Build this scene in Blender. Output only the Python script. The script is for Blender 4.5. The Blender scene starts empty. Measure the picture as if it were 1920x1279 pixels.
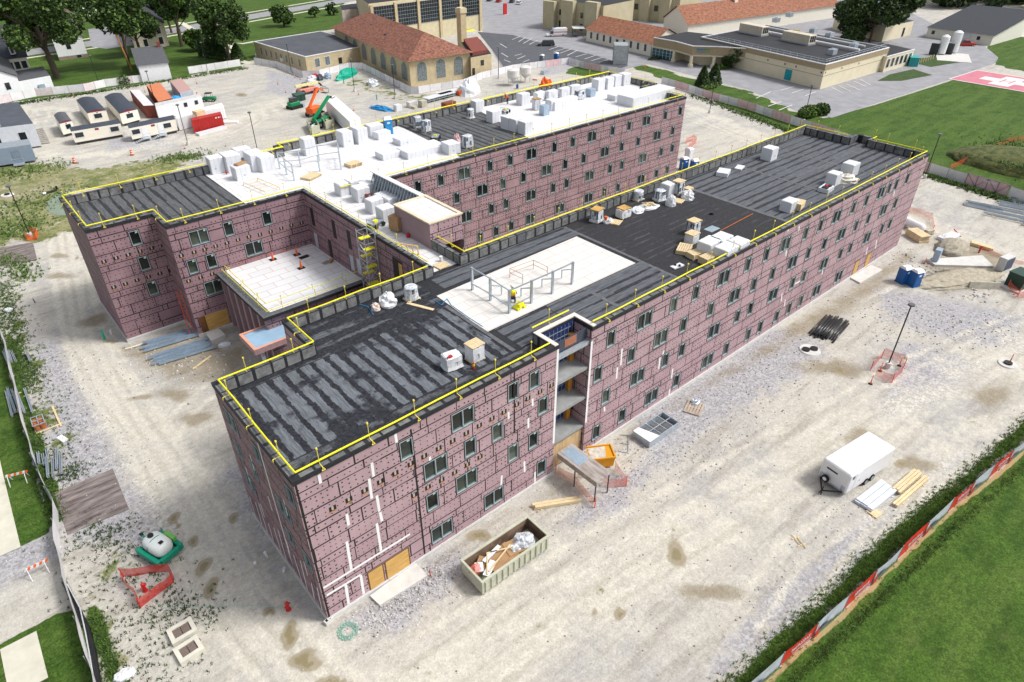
import bpy, math, random
import numpy as np
from mathutils import Vector, Matrix
random.seed(11)
RNG = np.random.default_rng(11)
S = bpy.context.scene
COL = S.collection
# ------------------------------------------------------------------ camera, world, sun, exposure
CAM = (-8.289, -28.819, 41.688)
RX, RZ, FPX = math.radians(55.986), math.radians(-40.954), 1248.05
cd = bpy.data.cameras.new('camera'); cd.sensor_width = 36; cd.lens = 36 * FPX / 1920
cd.clip_start = .5; cd.clip_end = 4000
co = bpy.data.objects.new('camera', cd); COL.objects.link(co)
co.location = CAM; co.rotation_euler = (RX, 0, RZ); S.camera = co
SUN_EL, SUN_AZ = math.radians(52), math.radians(-42)   # azimuth: direction the light comes from, measured from +X
w = bpy.data.worlds.new('World'); S.world = w; w.use_nodes = True
nt = w.node_tree; nt.nodes.clear()
sk = nt.nodes.new('ShaderNodeTexSky'); sk.sky_type = 'NISHITA'; sk.sun_disc = False
sk.sun_elevation = SUN_EL; sk.sun_rotation = math.pi / 2 - SUN_AZ
sk.air_density = 1.0; sk.dust_density = 4.0; sk.ozone_density = 1.0
hs = nt.nodes.new('ShaderNodeHueSaturation'); hs.inputs['Saturation'].default_value = .3
bg = nt.nodes.new('ShaderNodeBackground'); bg.inputs[1].default_value = .125
wo = nt.nodes.new('ShaderNodeOutputWorld')
nt.links.new(sk.outputs[0], hs.inputs['Color']); nt.links.new(hs.outputs[0], bg.inputs[0]); nt.links.new(bg.outputs[0], wo.inputs[0])
sd = bpy.data.lights.new('sun', 'SUN'); sd.energy = 1.95; sd.angle = math.radians(13); sd.color = (1, .965, .91)
so = bpy.data.objects.new('sun', sd); COL.objects.link(so)
sv = Vector((math.cos(SUN_EL) * math.cos(SUN_AZ), math.cos(SUN_EL) * math.sin(SUN_AZ), math.sin(SUN_EL)))
so.rotation_euler = sv.to_track_quat('Z', 'Y').to_euler(); so.location = (0, 0, 120)
S.view_settings.view_transform = 'Standard'; S.view_settings.look = 'None'
S.view_settings.exposure = .52; S.view_settings.gamma = 1
# ------------------------------------------------------------------ helpers
Rm = Matrix.Rotation(RZ, 3, 'Z') @ Matrix.Rotation(RX, 3, 'X')
C0 = Vector(CAM)
def ray(px, py): return Rm @ Vector(((px - 960) / FPX, -(py - 639.5) / FPX, -1))
def at(px, py, z=0.):
    d = ray(px, py); p = C0 + d * ((z - C0.z) / d.z); return Vector((p.x, p.y, z))
def aty(px, py, y):
    d = ray(px, py); return C0 + d * ((y - C0.y) / d.y)
def atx(px, py, x):
    d = ray(px, py); return C0 + d * ((x - C0.x) / d.x)
def hgt(b, t, z=0.):
    g = at(*b, z); d = ray(*t); k = ((g.x - C0.x) * d.x + (g.y - C0.y) * d.y) / (d.x * d.x + d.y * d.y)
    return (C0 + d * k).z
def J(a): return random.uniform(-a, a)

MATS = {}
def M(name, col, rough=.8, var=.12, scale=1.5, bump=0., metal=0., col2=None, spec=.4, streak=None, alpha=1.):
    m = bpy.data.materials.new(name); m.use_nodes = True; MATS[name] = m
    n = m.node_tree; b = n.nodes['Principled BSDF']
    b.inputs['Roughness'].default_value = rough; b.inputs['Metallic'].default_value = metal
    b.inputs['Specular IOR Level'].default_value = spec
    tc = n.nodes.new('ShaderNodeTexCoord'); mp = n.nodes.new('ShaderNodeMapping')
    if streak: mp.inputs['Scale'].default_value = streak
    n.links.new(tc.outputs['Object'], mp.inputs[0])
    nz = n.nodes.new('ShaderNodeTexNoise'); nz.inputs['Scale'].default_value = scale; nz.inputs['Detail'].default_value = 6; nz.inputs['Roughness'].default_value = .65
    n.links.new(mp.outputs[0], nz.inputs['Vector'])
    cr = n.nodes.new('ShaderNodeValToRGB'); cr.color_ramp.elements[0].position = .32; cr.color_ramp.elements[1].position = .68
    a = [max(0, c * (1 - var)) for c in col]; c2 = col2 or [min(1, c * (1 + var)) for c in col]
    cr.color_ramp.elements[0].color = (*a, 1); cr.color_ramp.elements[1].color = (*c2, 1)
    n.links.new(nz.outputs['Fac'], cr.inputs[0]); n.links.new(cr.outputs[0], b.inputs['Base Color'])
    if bump:
        bp = n.nodes.new('ShaderNodeBump'); bp.inputs['Strength'].default_value = bump; bp.inputs['Distance'].default_value = .05
        n.links.new(nz.outputs['Fac'], bp.inputs['Height']); n.links.new(bp.outputs[0], b.inputs['Normal'])
    if alpha < 1: b.inputs['Alpha'].default_value = alpha
    return m

class MB:
    def __init__(s, fr=None): s.v = []; s.f = []; s.m = []; s.fr = fr
    def add(s, pts):
        i = len(s.v)
        if s.fr: pts = [s.fr(*p) for p in pts]
        s.v += [tuple(p) for p in pts]; return i
    def q(s, pts, m=0):
        i = s.add(pts); s.f.append(tuple(range(i, i + len(pts)))); s.m.append(m)
    def hexa(s, p, m=0, mt=None):
        i = s.add(p)
        for k, f in enumerate(((3, 2, 1, 0), (4, 5, 6, 7), (0, 1, 5, 4), (1, 2, 6, 5), (2, 3, 7, 6), (3, 0, 4, 7))):
            s.f.append(tuple(i + a for a in f)); s.m.append(mt if (mt is not None and k == 1) else m)
    def box(s, x0, x1, y0, y1, z0, z1, m=0, mt=None):
        s.hexa([(x0, y0, z0), (x1, y0, z0), (x1, y1, z0), (x0, y1, z0), (x0, y0, z1), (x1, y0, z1), (x1, y1, z1), (x0, y1, z1)], m, mt)
    def ob(s, cx, cy, z0, lx, ly, h, a=0, m=0, tx=1, ty=1, mt=None):
        c, n = math.cos(a), math.sin(a); P = []
        for z, kx, ky in ((z0, 1, 1), (z0 + h, tx, ty)):
            for sx, sy in ((-1, -1), (1, -1), (1, 1), (-1, 1)):
                x, y = sx * lx / 2 * kx, sy * ly / 2 * ky
                P.append((cx + x * c - y * n, cy + x * n + y * c, z))
        s.hexa(P, m, mt)
    def rbox(s, x0, x1, y0, y1, z0, z1, b=.05, m=0):
        # box with chamfered vertical and top edges
        def ring(d, z): return [(x0 + d + b, y0 + d, z), (x1 - d - b, y0 + d, z), (x1 - d, y0 + d + b, z), (x1 - d, y1 - d - b, z), (x1 - d - b, y1 - d, z), (x0 + d + b, y1 - d, z), (x0 + d, y1 - d - b, z), (x0 + d, y0 + d + b, z)]
        R = [ring(0, z0), ring(0, z1 - b), ring(b * .7, z1 - b * .25), ring(b * 1.3, z1)]
        i = s.add([p for r in R for p in r])
        for k in range(3):
            for j in range(8):
                s.f.append((i + k * 8 + j, i + k * 8 + (j + 1) % 8, i + k * 8 + 8 + (j + 1) % 8, i + k * 8 + 8 + j)); s.m.append(m)
        s.f.append(tuple(i + 24 + j for j in range(8))); s.m.append(m)
    def cyl(s, x, y, z0, z1, r, r2=None, n=10, m=0, mt=None):
        r2 = r if r2 is None else r2
        i = s.add([(x + r * math.cos(2 * math.pi * k / n), y + r * math.sin(2 * math.pi * k / n), z0) for k in range(n)] + [(x + r2 * math.cos(2 * math.pi * k / n), y + r2 * math.sin(2 * math.pi * k / n), z1) for k in range(n)])
        for k in range(n): s.f.append((i + k, i + (k + 1) % n, i + n + (k + 1) % n, i + n + k)); s.m.append(m)
        s.f.append(tuple(i + n + k for k in range(n))); s.m.append(m if mt is None else mt)
        s.f.append(tuple(i + n - 1 - k for k in range(n))); s.m.append(m)
    def tube(s, pts, r, n=6, m=0):
        pts = [Vector(p) for p in pts]
        for a, b in zip(pts, pts[1:]):
            d = (b - a)
            if d.length < 1e-6: continue
            d.normalize(); u = d.orthogonal().normalized(); v = d.cross(u)
            ring = [u * (r * math.cos(2 * math.pi * k / n)) + v * (r * math.sin(2 * math.pi * k / n)) for k in range(n)]
            i = s.add([a + o for o in ring] + [b + o for o in ring])
            for k in range(n): s.f.append((i + k, i + (k + 1) % n, i + n + (k + 1) % n, i + n + k)); s.m.append(m)
            s.f.append(tuple(i + n - 1 - k for k in range(n))); s.m.append(m)
            s.f.append(tuple(i + n + k for k in range(n))); s.m.append(m)
    def bar(s, p, q, w=.05, h=None, m=0):
        h = h or w
        p, q = Vector(p), Vector(q); d = (q - p).normalized(); u = d.cross(Vector((0, 0, 1)))
        u = Vector((1, 0, 0)) if u.length < 1e-4 else u.normalized(); v = u.cross(d)
        s.hexa([p - u * w / 2 - v * h / 2, p + u * w / 2 - v * h / 2, p + u * w / 2 + v * h / 2, p - u * w / 2 + v * h / 2,
                q - u * w / 2 - v * h / 2, q + u * w / 2 - v * h / 2, q + u * w / 2 + v * h / 2, q - u * w / 2 + v * h / 2], m)
    def prism(s, poly, z0, z1, m=0, mt=None, cap=True):
        n = len(poly); i = s.add([(x, y, z0) for x, y in poly] + [(x, y, z1) for x, y in poly])
        for k in range(n): s.f.append((i + k, i + (k + 1) % n, i + n + (k + 1) % n, i + n + k)); s.m.append(m)
        if cap: s.f.append(tuple(i + n + k for k in range(n))); s.m.append(m if mt is None else mt)
    def ball(s, x, y, z, rx, ry, rz, m=0, n=8, jit=0., half=False):
        k = n // 2; i = None; R = []
        for a in range(k + 1):
            t = (math.pi / 2 if half else math.pi) * a / k
            for b in range(n):
                p = 2 * math.pi * b / n; j = 1 + (J(jit) if 0 < a < k or b == 0 else 0)
                R.append((x + rx * math.sin(t) * math.cos(p) * j, y + ry * math.sin(t) * math.sin(p) * j, z + rz * math.cos(t) * j))
        i = s.add(R)
        for a in range(k):
            for b in range(n):
                s.f.append((i + a * n + b, i + (a + 1) * n + b, i + (a + 1) * n + (b + 1) % n, i + a * n + (b + 1) % n)); s.m.append(m)
    def build(s, name, mats, par=None, smooth=False, w=False):
        me = bpy.data.meshes.new(name); me.from_pydata(s.v, [], s.f)
        for x in (mats if isinstance(mats, (list, tuple)) else [mats]): me.materials.append(x)
        me.polygons.foreach_set('material_index', s.m)
        if smooth: me.polygons.foreach_set('use_smooth', [True] * len(s.f))
        me.update(); o = bpy.data.objects.new(name, me); COL.objects.link(o)
        if par is not None:
            o.parent = par
            if w: o.location = -par.location
        return o
def tag(o, label=None, cat=None, group=None, kind=None):
    if label: o['label'] = label
    if cat: o['category'] = cat
    if group: o['group'] = group
    if kind: o['kind'] = kind
    return o
def thing(name, label, cat, loc=(0, 0, 0), rz=0., group=None):
    o = bpy.data.objects.new(name, None); COL.objects.link(o); o.empty_display_size = .3
    o.location = loc; o.rotation_euler = (0, 0, rz); return tag(o, label, cat, group)
def dup(root, loc, rz=0., label=None, group=None, sc=None):
    r = root.copy(); COL.objects.link(r); r.location = loc; r.rotation_euler = (0, 0, rz)
    if sc: r.scale = sc
    if label: r['label'] = label
    if group: r['group'] = group
    for ch in list(root.children):
        c = ch.copy(); COL.objects.link(c); c.parent = r
        for g in list(ch.children):
            d = g.copy(); COL.objects.link(d); d.parent = c
    return r
def edge(pa, pb, z=0.):
    a, b = at(*pa, z), at(*pb, z); d = b - a; return a, math.atan2(d.y, d.x), d.length
def each(n, mats, par, boxes, w=False):
    for q in boxes:
        b = MB(); b.box(*q); b.build(n, mats, par, w=w)
def sheet(name, polys, z, mat, kind='structure', w=None):
    b = MB()
    for p in polys: b.q([(x, y, z) for x, y in p])
    o = b.build(name, mat); 
    if kind: o['kind'] = kind
    return o
# ------------------------------------------------------------------ materials
pink = M('pink_foam_board', (.385, .260, .288), .75, .09, .35, bump=.05, col2=(.455, .322, .350))
pinkd = M('darker_mauve_board', (.26, .165, .19), .75, .1, .5, bump=.05, col2=(.32, .205, .23))  # same board in a darker tone; end walls use it as painted sun shade
tape = M('black_sealant', (.012, .01, .012), .6, .2)
dotm = M('fastener_washer', (.02, .015, .018), .6, .2)
whitem = M('white_tape', (.78, .78, .80), .6, .05)
felt = M('roofing_felt', (.018, .019, .024), .75, .4, 3, bump=.2)
feltg = M('grey_granule_felt', (.11, .115, .125), .85, .35, 4, bump=.2)
foamw = M('white_foam', (.64, .655, .69), .7, .05, 1.2)
foamw2 = M('white_wrap', (.63, .65, .68), .35, .08, 5, bump=.3)
yel = M('yellow_rail_paint', (.78, .72, .01), .45, .08, 3)
yelp = M('pale_yellow_strap', (.72, .60, .10), .6, .15, 5)
alu = M('grey_window_frame', (.30, .36, .39), .4, .08)
glassm = M('dark_glass', (.008, .013, .012), .12, .4, .5, spec=.35, col2=(.035, .045, .04))
_n = glassm.node_tree; _b = _n.nodes['Principled BSDF']; _s = _b.inputs['Base Color'].links[0].from_socket; _oi = _n.nodes.new('ShaderNodeObjectInfo'); _cr = _n.nodes.new('ShaderNodeValToRGB'); _cr.color_ramp.interpolation = 'CONSTANT'; _cr.color_ramp.elements[0].color = (.5, .5, .5, 1); _cr.color_ramp.elements[1].position = .5; _cr.color_ramp.elements[1].color = (1.3, 1.3, 1.3, 1)
for _p, _c in ((.75, (2.2, 2.1, 1.8, 1)), (.93, (3.4, 3.2, 2.8, 1))): _e = _cr.color_ramp.elements.new(_p); _e.color = _c
_mx = _n.nodes.new('ShaderNodeMix'); _mx.data_type = 'RGBA'; _mx.blend_type = 'MULTIPLY'; _mx.inputs[0].default_value = 1; _n.links.new(_oi.outputs['Random'], _cr.inputs[0]); _n.links.new(_s, _mx.inputs[6]); _n.links.new(_cr.outputs[0], _mx.inputs[7]); _n.links.new(_mx.outputs[2], _b.inputs['Base Color'])
sticker = M('pale_sticker', (.55, .70, .68), .6, .05)
conc = M('concrete', (.56, .55, .53), .85, .12, 1.3, bump=.1)
concd = M('old_concrete', (.42, .40, .33), .9, .2, 1.3, bump=.15)
ply = M('plywood', (.55, .33, .10), .7, .25, 2.2, streak=(.4, .4, 3))
lum = M('lumber', (.64, .51, .31), .75, .2, 2, streak=(1, 6, 6))
galv = M('galvanized_steel', (.46, .52, .58), .35, .15, 2.5, metal=.55)
galvb = M('blue_grey_steel', (.34, .44, .55), .4, .15, 2.5, metal=.3)
blackp = M('black_paint', (.012, .012, .014), .4, .2)
rubber = M('tyre_rubber', (.015, .015, .016), .85, .2)
white = M('white_paint', (.72, .73, .75), .4, .04)
cream = M('cream_siding', (.76, .72, .62), .6, .05, streak=(.3, .3, 4))
orange = M('safety_orange', (.80, .13, .02), .55, .08)
orangen = M('orange_netting', (.75, .12, .06), .6, .2, 6, alpha=.42)
redn = M('red_netting', (.60, .04, .03), .6, .25, 6, alpha=.7)
red = M('red_paint', (.50, .022, .02), .45, .12, 2)
rust = M('rusty_red_steel', (.20, .05, .035), .7, .3, 2)
blue = M('blue_plastic', (.01, .10, .33), .45, .12, 2)
bluel = M('light_blue_plastic', (.02, .25, .55), .45, .12, 2)
green = M('green_paint', (.0, .20, .07), .45, .12, 2)
teal = M('teal_plastic', (.0, .33, .22), .45, .12, 2)
dkgreen = M('dark_green_enamel', (.012, .045, .03), .45, .15)
card = M('cardboard', (.36, .22, .11), .8, .12, 2)
mud = M('brown_timber_mat', (.10, .072, .07), .9, .4, .8, streak=(.5, 3, 1), bump=.3, col2=(.29, .25, .24))
wrapc = M('clear_plastic_wrap', (.50, .56, .63), .2, .55, 4, bump=.5, col2=(.80, .83, .87))
load = M('dark_bundle', (.05, .065, .10), .55, .5, 5, col2=(.22, .26, .33))
tanw = M('tan_brick', (.49, .41, .26), .85, .12, .9, bump=.1)
tanl = M('pale_brick', (.56, .50, .34), .85, .1, .8)
shingle = M('dark_shingle', (.035, .04, .05), .9, .3, 2.5)
shinglel = M('grey_shingle', (.085, .09, .10), .9, .25, 2.5)
asph = M('light_asphalt', (.265, .265, .285), .9, .16, .3, bump=.05)
asphd = M('dark_asphalt', (.085, .09, .105), .9, .18, .4)
stripe = M('white_stripe', (.62, .62, .62), .8, .15, 2)
skin = M('skin', (.55, .33, .23), .6, .05)
jean = M('navy_cloth', (.012, .02, .06), .85, .3, 6)
hivis = M('hi_vis_yellow', (.70, .80, .02), .6, .12, 6)
shirt = M('pale_shirt', (.55, .58, .62), .8, .1, 6)
bark = M('tree_bark', (.09, .07, .05), .95, .3, 3, streak=(3, 3, .6), bump=.4)
# ------------------------------------------------------------------ ground sheet with painted soil kinds
def lin(a, b, st): return list(np.arange(a, b, st))
gx = np.array(lin(-1500, -200, 130) + lin(-200, -40, 8) + lin(-40, 60, .34) + lin(60, 132, .6) + lin(132, 300, 3) + lin(300, 1900, 160))
gy = np.array(lin(-1500, -200, 130) + lin(-200, -36, 8) + lin(-36, 50, .34) + lin(50, 120, .7) + lin(120, 300, 3) + lin(300, 2000, 170))
GX, GY = np.meshgrid(gx, gy); VX, VY = GX.ravel(), GY.ravel()
nx, ny = len(gx), len(gy)
def wpoly(px): return [tuple(at(*p)[:2]) for p in px]
def sdist(poly):
    d = np.full(VX.shape, 1e9); ins = np.zeros(VX.shape, bool)
    n = len(poly)
    for i in range(n):
        (ax, ay), (bx, by) = poly[i], poly[(i + 1) % n]
        ex, ey = bx - ax, by - ay
        t = np.clip(((VX - ax) * ex + (VY - ay) * ey) / (ex * ex + ey * ey + 1e-12), 0, 1)
        d = np.minimum(d, np.hypot(VX - ax - t * ex, VY - ay - t * ey))
        c = ((ay > VY) != (by > VY)) & (VX < (bx - ax) * (VY - ay) / (by - ay + 1e-12) + ax)
        ins ^= c
    return np.where(ins, d, -d)
def pmask(polys, soft):
    m = np.zeros(VX.shape)
    for p in polys: m = np.maximum(m, np.clip(.5 + sdist(p) / (2 * soft), 0, 1))
    return m
def lmask(lines, wd):
    m = np.zeros(VX.shape)
    for L in lines:
        d = np.full(VX.shape, 1e9)
        for (ax, ay), (bx, by) in zip(L, L[1:]):
            ex, ey = bx - ax, by - ay
            t = np.clip(((VX - ax) * ex + (VY - ay) * ey) / (ex * ex + ey * ey + 1e-12), 0, 1)
            d = np.minimum(d, np.hypot(VX - ax - t * ex, VY - ay - t * ey))
        m = np.maximum(m, np.exp(-(d / wd) ** 2))
    return m
def spots(L):
    m = np.zeros(VX.shape)
    for px, py, rx, ry in L:
        c = at(px, py); dx, dy = VX - c.x, VY - c.y
        ca, sa = math.cos(RZ), math.sin(RZ)
        u, v = dx * ca + dy * sa, -dx * sa + dy * ca
        a = np.arctan2(v, u); k = 1 + .18 * np.sin(2 * a + px) + .12 * np.sin(3 * a + py)
        m = np.maximum(m, np.clip(1.25 - .75 * np.hypot(u / rx, v / ry) / k, 0, 1))
    return m
grass = pmask([[tuple(Vector(q) + Vector((0, -.35))) for q in ([(-20, -19), (2, -20.6)] + wpoly([(1460, 1252), (1580, 1145), (1680, 1052), (1775, 962), (1920, 842)]))] + [(75, -27.0), (100, -29.6), (100, -90), (400, -90), (400, -200), (-60, -200), (-60, -23)],
    [(-200, -60), (-12.6, -60), (-12.9, 12.4), (-14, 13), (-40, 12)], [(-200, 21), (-12.8, 21), (-11.8, 38), (-11.0, 56), (-9, 70), (-60, 75)],
    wpoly([(1545, 222), (1640, 197), (1782, 152), (1830, 133), (1920, 148), (2100, 170), (2300, 480), (1990, 420), (1880, 358), (1740, 314), (1690, 302), (1480, 238)]),
    wpoly([(1850, 88), (1900, 68), (2300, 100), (2300, 175), (1920, 135), (1868, 122)]),
    wpoly([(1175, 122), (1215, 122), (1310, 152), (1400, 170), (1500, 213), (1560, 223), (1480, 240), (1380, 205), (1290, 165)]),
    wpoly([(1070, 125), (1160, 132), (1110, 145), (1060, 138)]),
    [(-300, 176.5), (5, 176.5), (28, 175.5), (52, 174.5), (66, 177), (73, 183), (75.5, 188), (84, 206), (118, 216), (130, 230), (145, 240), (160, 300), (300, 500), (-300, 600)],
    wpoly([(1690, -6), (1740, 18), (1920, 34), (2100, 30), (2100, -60), (1690, -60)])], .5)
dry = pmask([wpoly([(-200, 330), (40, 300), (110, 310), (170, 318), (330, 290), (380, 285), (300, 340), (130, 360), (150, 430), (60, 458), (-100, 470)]),
    wpoly([(120, 120), (160, 128), (100, 150)])], 1.5)
dry = np.maximum(dry, .58 * pmask([wpoly([(10, 500), (45, 560), (80, 640), (95, 720), (130, 790), (165, 870), (190, 900), (110, 920), (90, 860), (50, 740), (10, 620)]),
    wpoly([(150, 1010), (230, 1000), (260, 1060), (200, 1150), (280, 1200), (330, 1279), (190, 1279), (160, 1150)]),
    wpoly([(660, 135), (760, 175), (860, 170), (840, 190), (740, 190), (650, 160)]), wpoly([(1320, 190), (1480, 250), (1530, 262), (1400, 220)])], 1.5))
edge_g = pmask([[(5, -19.9), (13, -20.6), (22, -20.7), (30, -21.7), (36, -21.6), (45, -23.0), (57, -24.0), (85, -26.5), (85, -27.5), (57, -25.2), (30, -22.6), (13, -21.6), (5, -21)],
    [(-3, 173.4), (6, 174), (28, 172), (45, 171), (52, 174), (66, 173.5), (66, 177), (28, 176), (-3, 178)],
    wpoly([(1290, 172), (1480, 250), (1700, 320), (1920, 388), (1920, 372), (1690, 306), (1480, 238)]), [(-12.6, -10), (-11.9, 4), (-11.6, 12), (-12.6, 12.4)], [(-12.6, 22), (-11.2, 22), (-10.6, 40), (-9.6, 54), (-10.9, 55), (-12, 36)]], .7)
grass = np.maximum(grass, edge_g * .85)
grass *= 1 - pmask([[(-16.6, 13.6), (-12, 13.2), (-12, 21), (-60, 24), (-60, 12)]], .4)
gravel = pmask([wpoly([(1180, 760), (1330, 690), (1430, 610), (1560, 640), (1510, 700), (1330, 800), (1230, 880)]), wpoly([(1640, 540), (1760, 560), (1920, 590), (1920, 660), (1780, 640), (1660, 600)]),
    wpoly([(60, 640), (110, 640), (190, 780), (240, 880), (250, 950), (180, 990), (100, 900)]), wpoly([(-200, 925), (90, 915), (112, 1040), (40, 1075), (-200, 1180)]),
    wpoly([(100, 900), (240, 900), (330, 950), (360, 1030), (250, 1030), (110, 1010)]), wpoly([(425, 880), (480, 880), (560, 1010), (540, 1040), (450, 960)]),
    wpoly([(1810, 850), (1700, 930), (1560, 1100), (1430, 1230), (1330, 1279), (1420, 1130), (1560, 1010), (1650, 930)]), wpoly([(655, 1160), (700, 1120), (830, 1035), (900, 1040), (850, 1090), (740, 1190), (690, 1190)]),
    wpoly([(1090, 930), (1240, 850), (1180, 960), (1060, 990)]), wpoly([(500, 130), (620, 160), (560, 200), (500, 170)]), wpoly([(1020, 120), (1060, 115), (1090, 130), (1010, 145)]),
    wpoly([(200, 250), (350, 250), (330, 275), (200, 285)]), wpoly([(1690, 640), (1860, 680), (1760, 760), (1640, 790)])], 2.2)
damp = pmask([wpoly([(220, 650), (370, 625), (470, 650), (470, 690), (400, 720), (330, 720), (250, 690)]), wpoly([(500, 1080), (620, 1150), (610, 1170), (480, 1060), (470, 1000)]),
    wpoly([(640, 1158), (1042, 905), (1060, 925), (930, 990), (860, 1030), (700, 1145)]), wpoly([(1110, 850), (1690, 470), (1730, 480), (1600, 590), (1430, 680), (1250, 775), (1180, 830)]),
    wpoly([(1720, 490), (1820, 450), (1900, 480), (1860, 540), (1760, 560)]), wpoly([(1800, 730), (1900, 700), (1920, 740), (1860, 790)])], 1.6)
damp = np.maximum(damp * .8, spots([(1620, 820, 2.2, 1.2), (1720, 870, 2, 1), (330, 740, 2, 1), (370, 785, 2, .9), (115, 517, 2, 1), (110, 480, 1.6, .8), (180, 600, 2, 1.5), (270, 745, 1.2, .5), (1340, 1110, 2.2, .8), (1560, 690, 3.2, 1.8), (285, 665, 3, .7)]))
wet = spots([(a_, b_, c_ * .52, d_ * .52) for a_, b_, c_, d_ in [(1268, 1040, 1.25, 1.5), (1162, 1151, .7, .6), (545, 1200, .9, .9), (566, 1236, 1.2, 1.3), (325, 972, .8, .9), (362, 1015, .8, .8), (382, 1062, .8, 1.), (394, 1104, .8, 1.2), (437, 972, .55, .9), (504, 1146, .7, .7), (900, 1003, 1.4, .9),
    (625, 1278, 2, .5), (437, 95, 3, 2), (455, 178, 4, 1.6), (1575, 695, 1.2, .8), (1112, 1148, .4, .4), (1690, 870, 1.2, .7), (147, 484, 1.1, .5), (335, 985, .4, .5), (210, 640, 1.5, .5), (540, 1185, .6, 1.2), (575, 1245, 1.4, .8)]])
pale = lmask([wpoly(p) for p in ([(130, 440), (150, 560), (190, 700), (270, 840), (350, 980), (430, 1130), (600, 1279)], [(1990, 610), (1800, 700), (1560, 850), (1300, 1010), (1000, 1200), (760, 1300)],
    [(-60, 200), (120, 205), (350, 265), (520, 190), (640, 150)], [(1990, 520), (1760, 430), (1500, 290), (1300, 200)], [(-50, 290), (200, 290), (420, 250)])], 3.4) * .8
trk = []
for p, o in (([(1990, 630), (1800, 720), (1560, 870), (1330, 1010), (1000, 1200)], 1.0), ([(1990, 660), (1840, 720), (1640, 790), (1420, 900), (1100, 1100), (900, 1230)], 1.), ([(1820, 830), (1740, 900), (1600, 960), (1480, 1040), (1400, 1160)], 1.),
    ([(160, 560), (200, 690), (300, 850), (400, 1010), (520, 1200)], 1.), ([(150, 470), (130, 600), (230, 800), (330, 950)], 1.), ([(0, 215), (300, 270), (500, 210)], 1.), ([(1700, 960), (1800, 860), (1900, 790)], .9), ([(1230, 180), (1500, 310), (1800, 440)], 1.), ([(1900, 500), (1800, 470), (1600, 560)], 1.)):
    W = [Vector(q) for q in wpoly(p)]
    for sgn in (-1, 1):
        L = []
        for i, q in enumerate(W):
            d = (W[min(i + 1, len(W) - 1)] - W[max(i - 1, 0)]).normalized(); L.append((q.x - d.y * o * sgn, q.y + d.x * o * sgn))
        trk.append(L)
def para(p, offs):
    W = [Vector(q) for q in wpoly(p)]; R = []
    for o in offs:
        L = []
        for i, q in enumerate(W):
            d = (W[min(i + 1, len(W) - 1)] - W[max(i - 1, 0)]).normalized(); k_ = o + J(.35); L.append((q.x - d.y * k_, q.y + d.x * k_))
        for _ in range(2): L = [L[0]] + [p_ for a_, b_ in zip(L, L[1:]) for p_ in ((a_[0] * .75 + b_[0] * .25, a_[1] * .75 + b_[1] * .25), (a_[0] * .25 + b_[0] * .75, a_[1] * .25 + b_[1] * .75))] + [L[-1]]
        R.append(L)
    return R
LANE1 = [(120, 400), (135, 500), (150, 600), (190, 700), (270, 810), (340, 920), (410, 1060), (500, 1190), (640, 1330)]
LANE2 = [(2000, 600), (1860, 650), (1720, 720), (1580, 810), (1400, 920), (1200, 1040), (1000, 1170), (800, 1310)]
LANE3 = [(2000, 560), (1850, 480), (1760, 420), (1600, 340), (1400, 260), (1280, 215)]
LANE4 = [(-60, 205), (120, 212), (300, 268), (420, 262), (520, 200), (600, 160)]
trk += para(LANE1, (-2.3, -.5, .4, 2.2)) + para(LANE2, (-3.6, -1.8, 1.1, 3.0)) + para(LANE3, (-1.6, .2, 1.7)) + para(LANE4, (-2, 0, 1.8))
trk += para([(430, 700), (330, 780), (300, 860), (340, 960)], (-.9, .9)) + para([(1960, 770), (1830, 800), (1740, 880), (1690, 960), (1590, 1010)], (-1.2, .8)) + para([(1500, 1279), (1560, 1120), (1680, 980), (1790, 880), (1900, 800)], (-.5, 1.1))
rut = lmask(para(LANE1, (-1.5, -.05, 1.3)) + para(LANE2, (-2.6, .2, 2.2)) + para(LANE3, (-.7, 1.)) + para(LANE4, (-1, .9)) + para([(1960, 775), (1840, 805), (1750, 885), (1700, 965)], (-.3, 1.7)) + para([(1330, 1279), (1420, 1150), (1540, 1060), (1650, 940)], (-.8, .8)), .34)
pale = np.maximum(pale, np.maximum(lmask(trk, .5) * .8, lmask(para(LANE1, (-2, -.9, .5, 1.8)), .5) * 1.15))
fo = [(Vector(q) + Vector((-.08, -1)) * .35) for q in wpoly([(1460, 1252), (1580, 1145), (1680, 1052), (1775, 962), (1920, 842)])]; fo = [fo[0] + (fo[0] - fo[1])] + fo + [fo[-1] + (fo[-1] - fo[-2]) * 2]
straw = lmask([[tuple(q) for q in fo]], .36)
gme = bpy.data.meshes.new('ground')
gme.vertices.add(nx * ny); zz = np.zeros(nx * ny)
core = (VX > -39) & (VX < 131) & (VY > -35) & (VY < 118)
gme.vertices.foreach_set('co', np.stack([VX, VY, zz], 1).ravel())
ii, jj = np.meshgrid(np.arange(nx - 1), np.arange(ny - 1)); a = (jj * nx + ii).ravel()
fc = np.stack([a, a + 1, a + nx + 1, a + nx], 1)
gme.loops.add(fc.size); gme.polygons.add(len(fc))
gme.loops.foreach_set('vertex_index', fc.ravel()); gme.polygons.foreach_set('loop_start', np.arange(0, fc.size, 4)); gme.polygons.foreach_set('loop_total', np.full(len(fc), 4))
gme.update(); gme.validate()
for nm, arr in (('grass', grass), ('dry', dry), ('gravel', gravel), ('damp', damp), ('wet', wet), ('pale', pale), ('rut', rut), ('straw', straw)):
    at_ = gme.attributes.new(nm, 'FLOAT', 'POINT'); at_.data.foreach_set('value', arr.astype(np.float32))
gm = bpy.data.materials.new('site_soil'); gm.use_nodes = True; n = gm.node_tree; L = n.links.new; pb = n.nodes['Principled BSDF']
pb.inputs['Specular IOR Level'].default_value = .25
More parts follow.
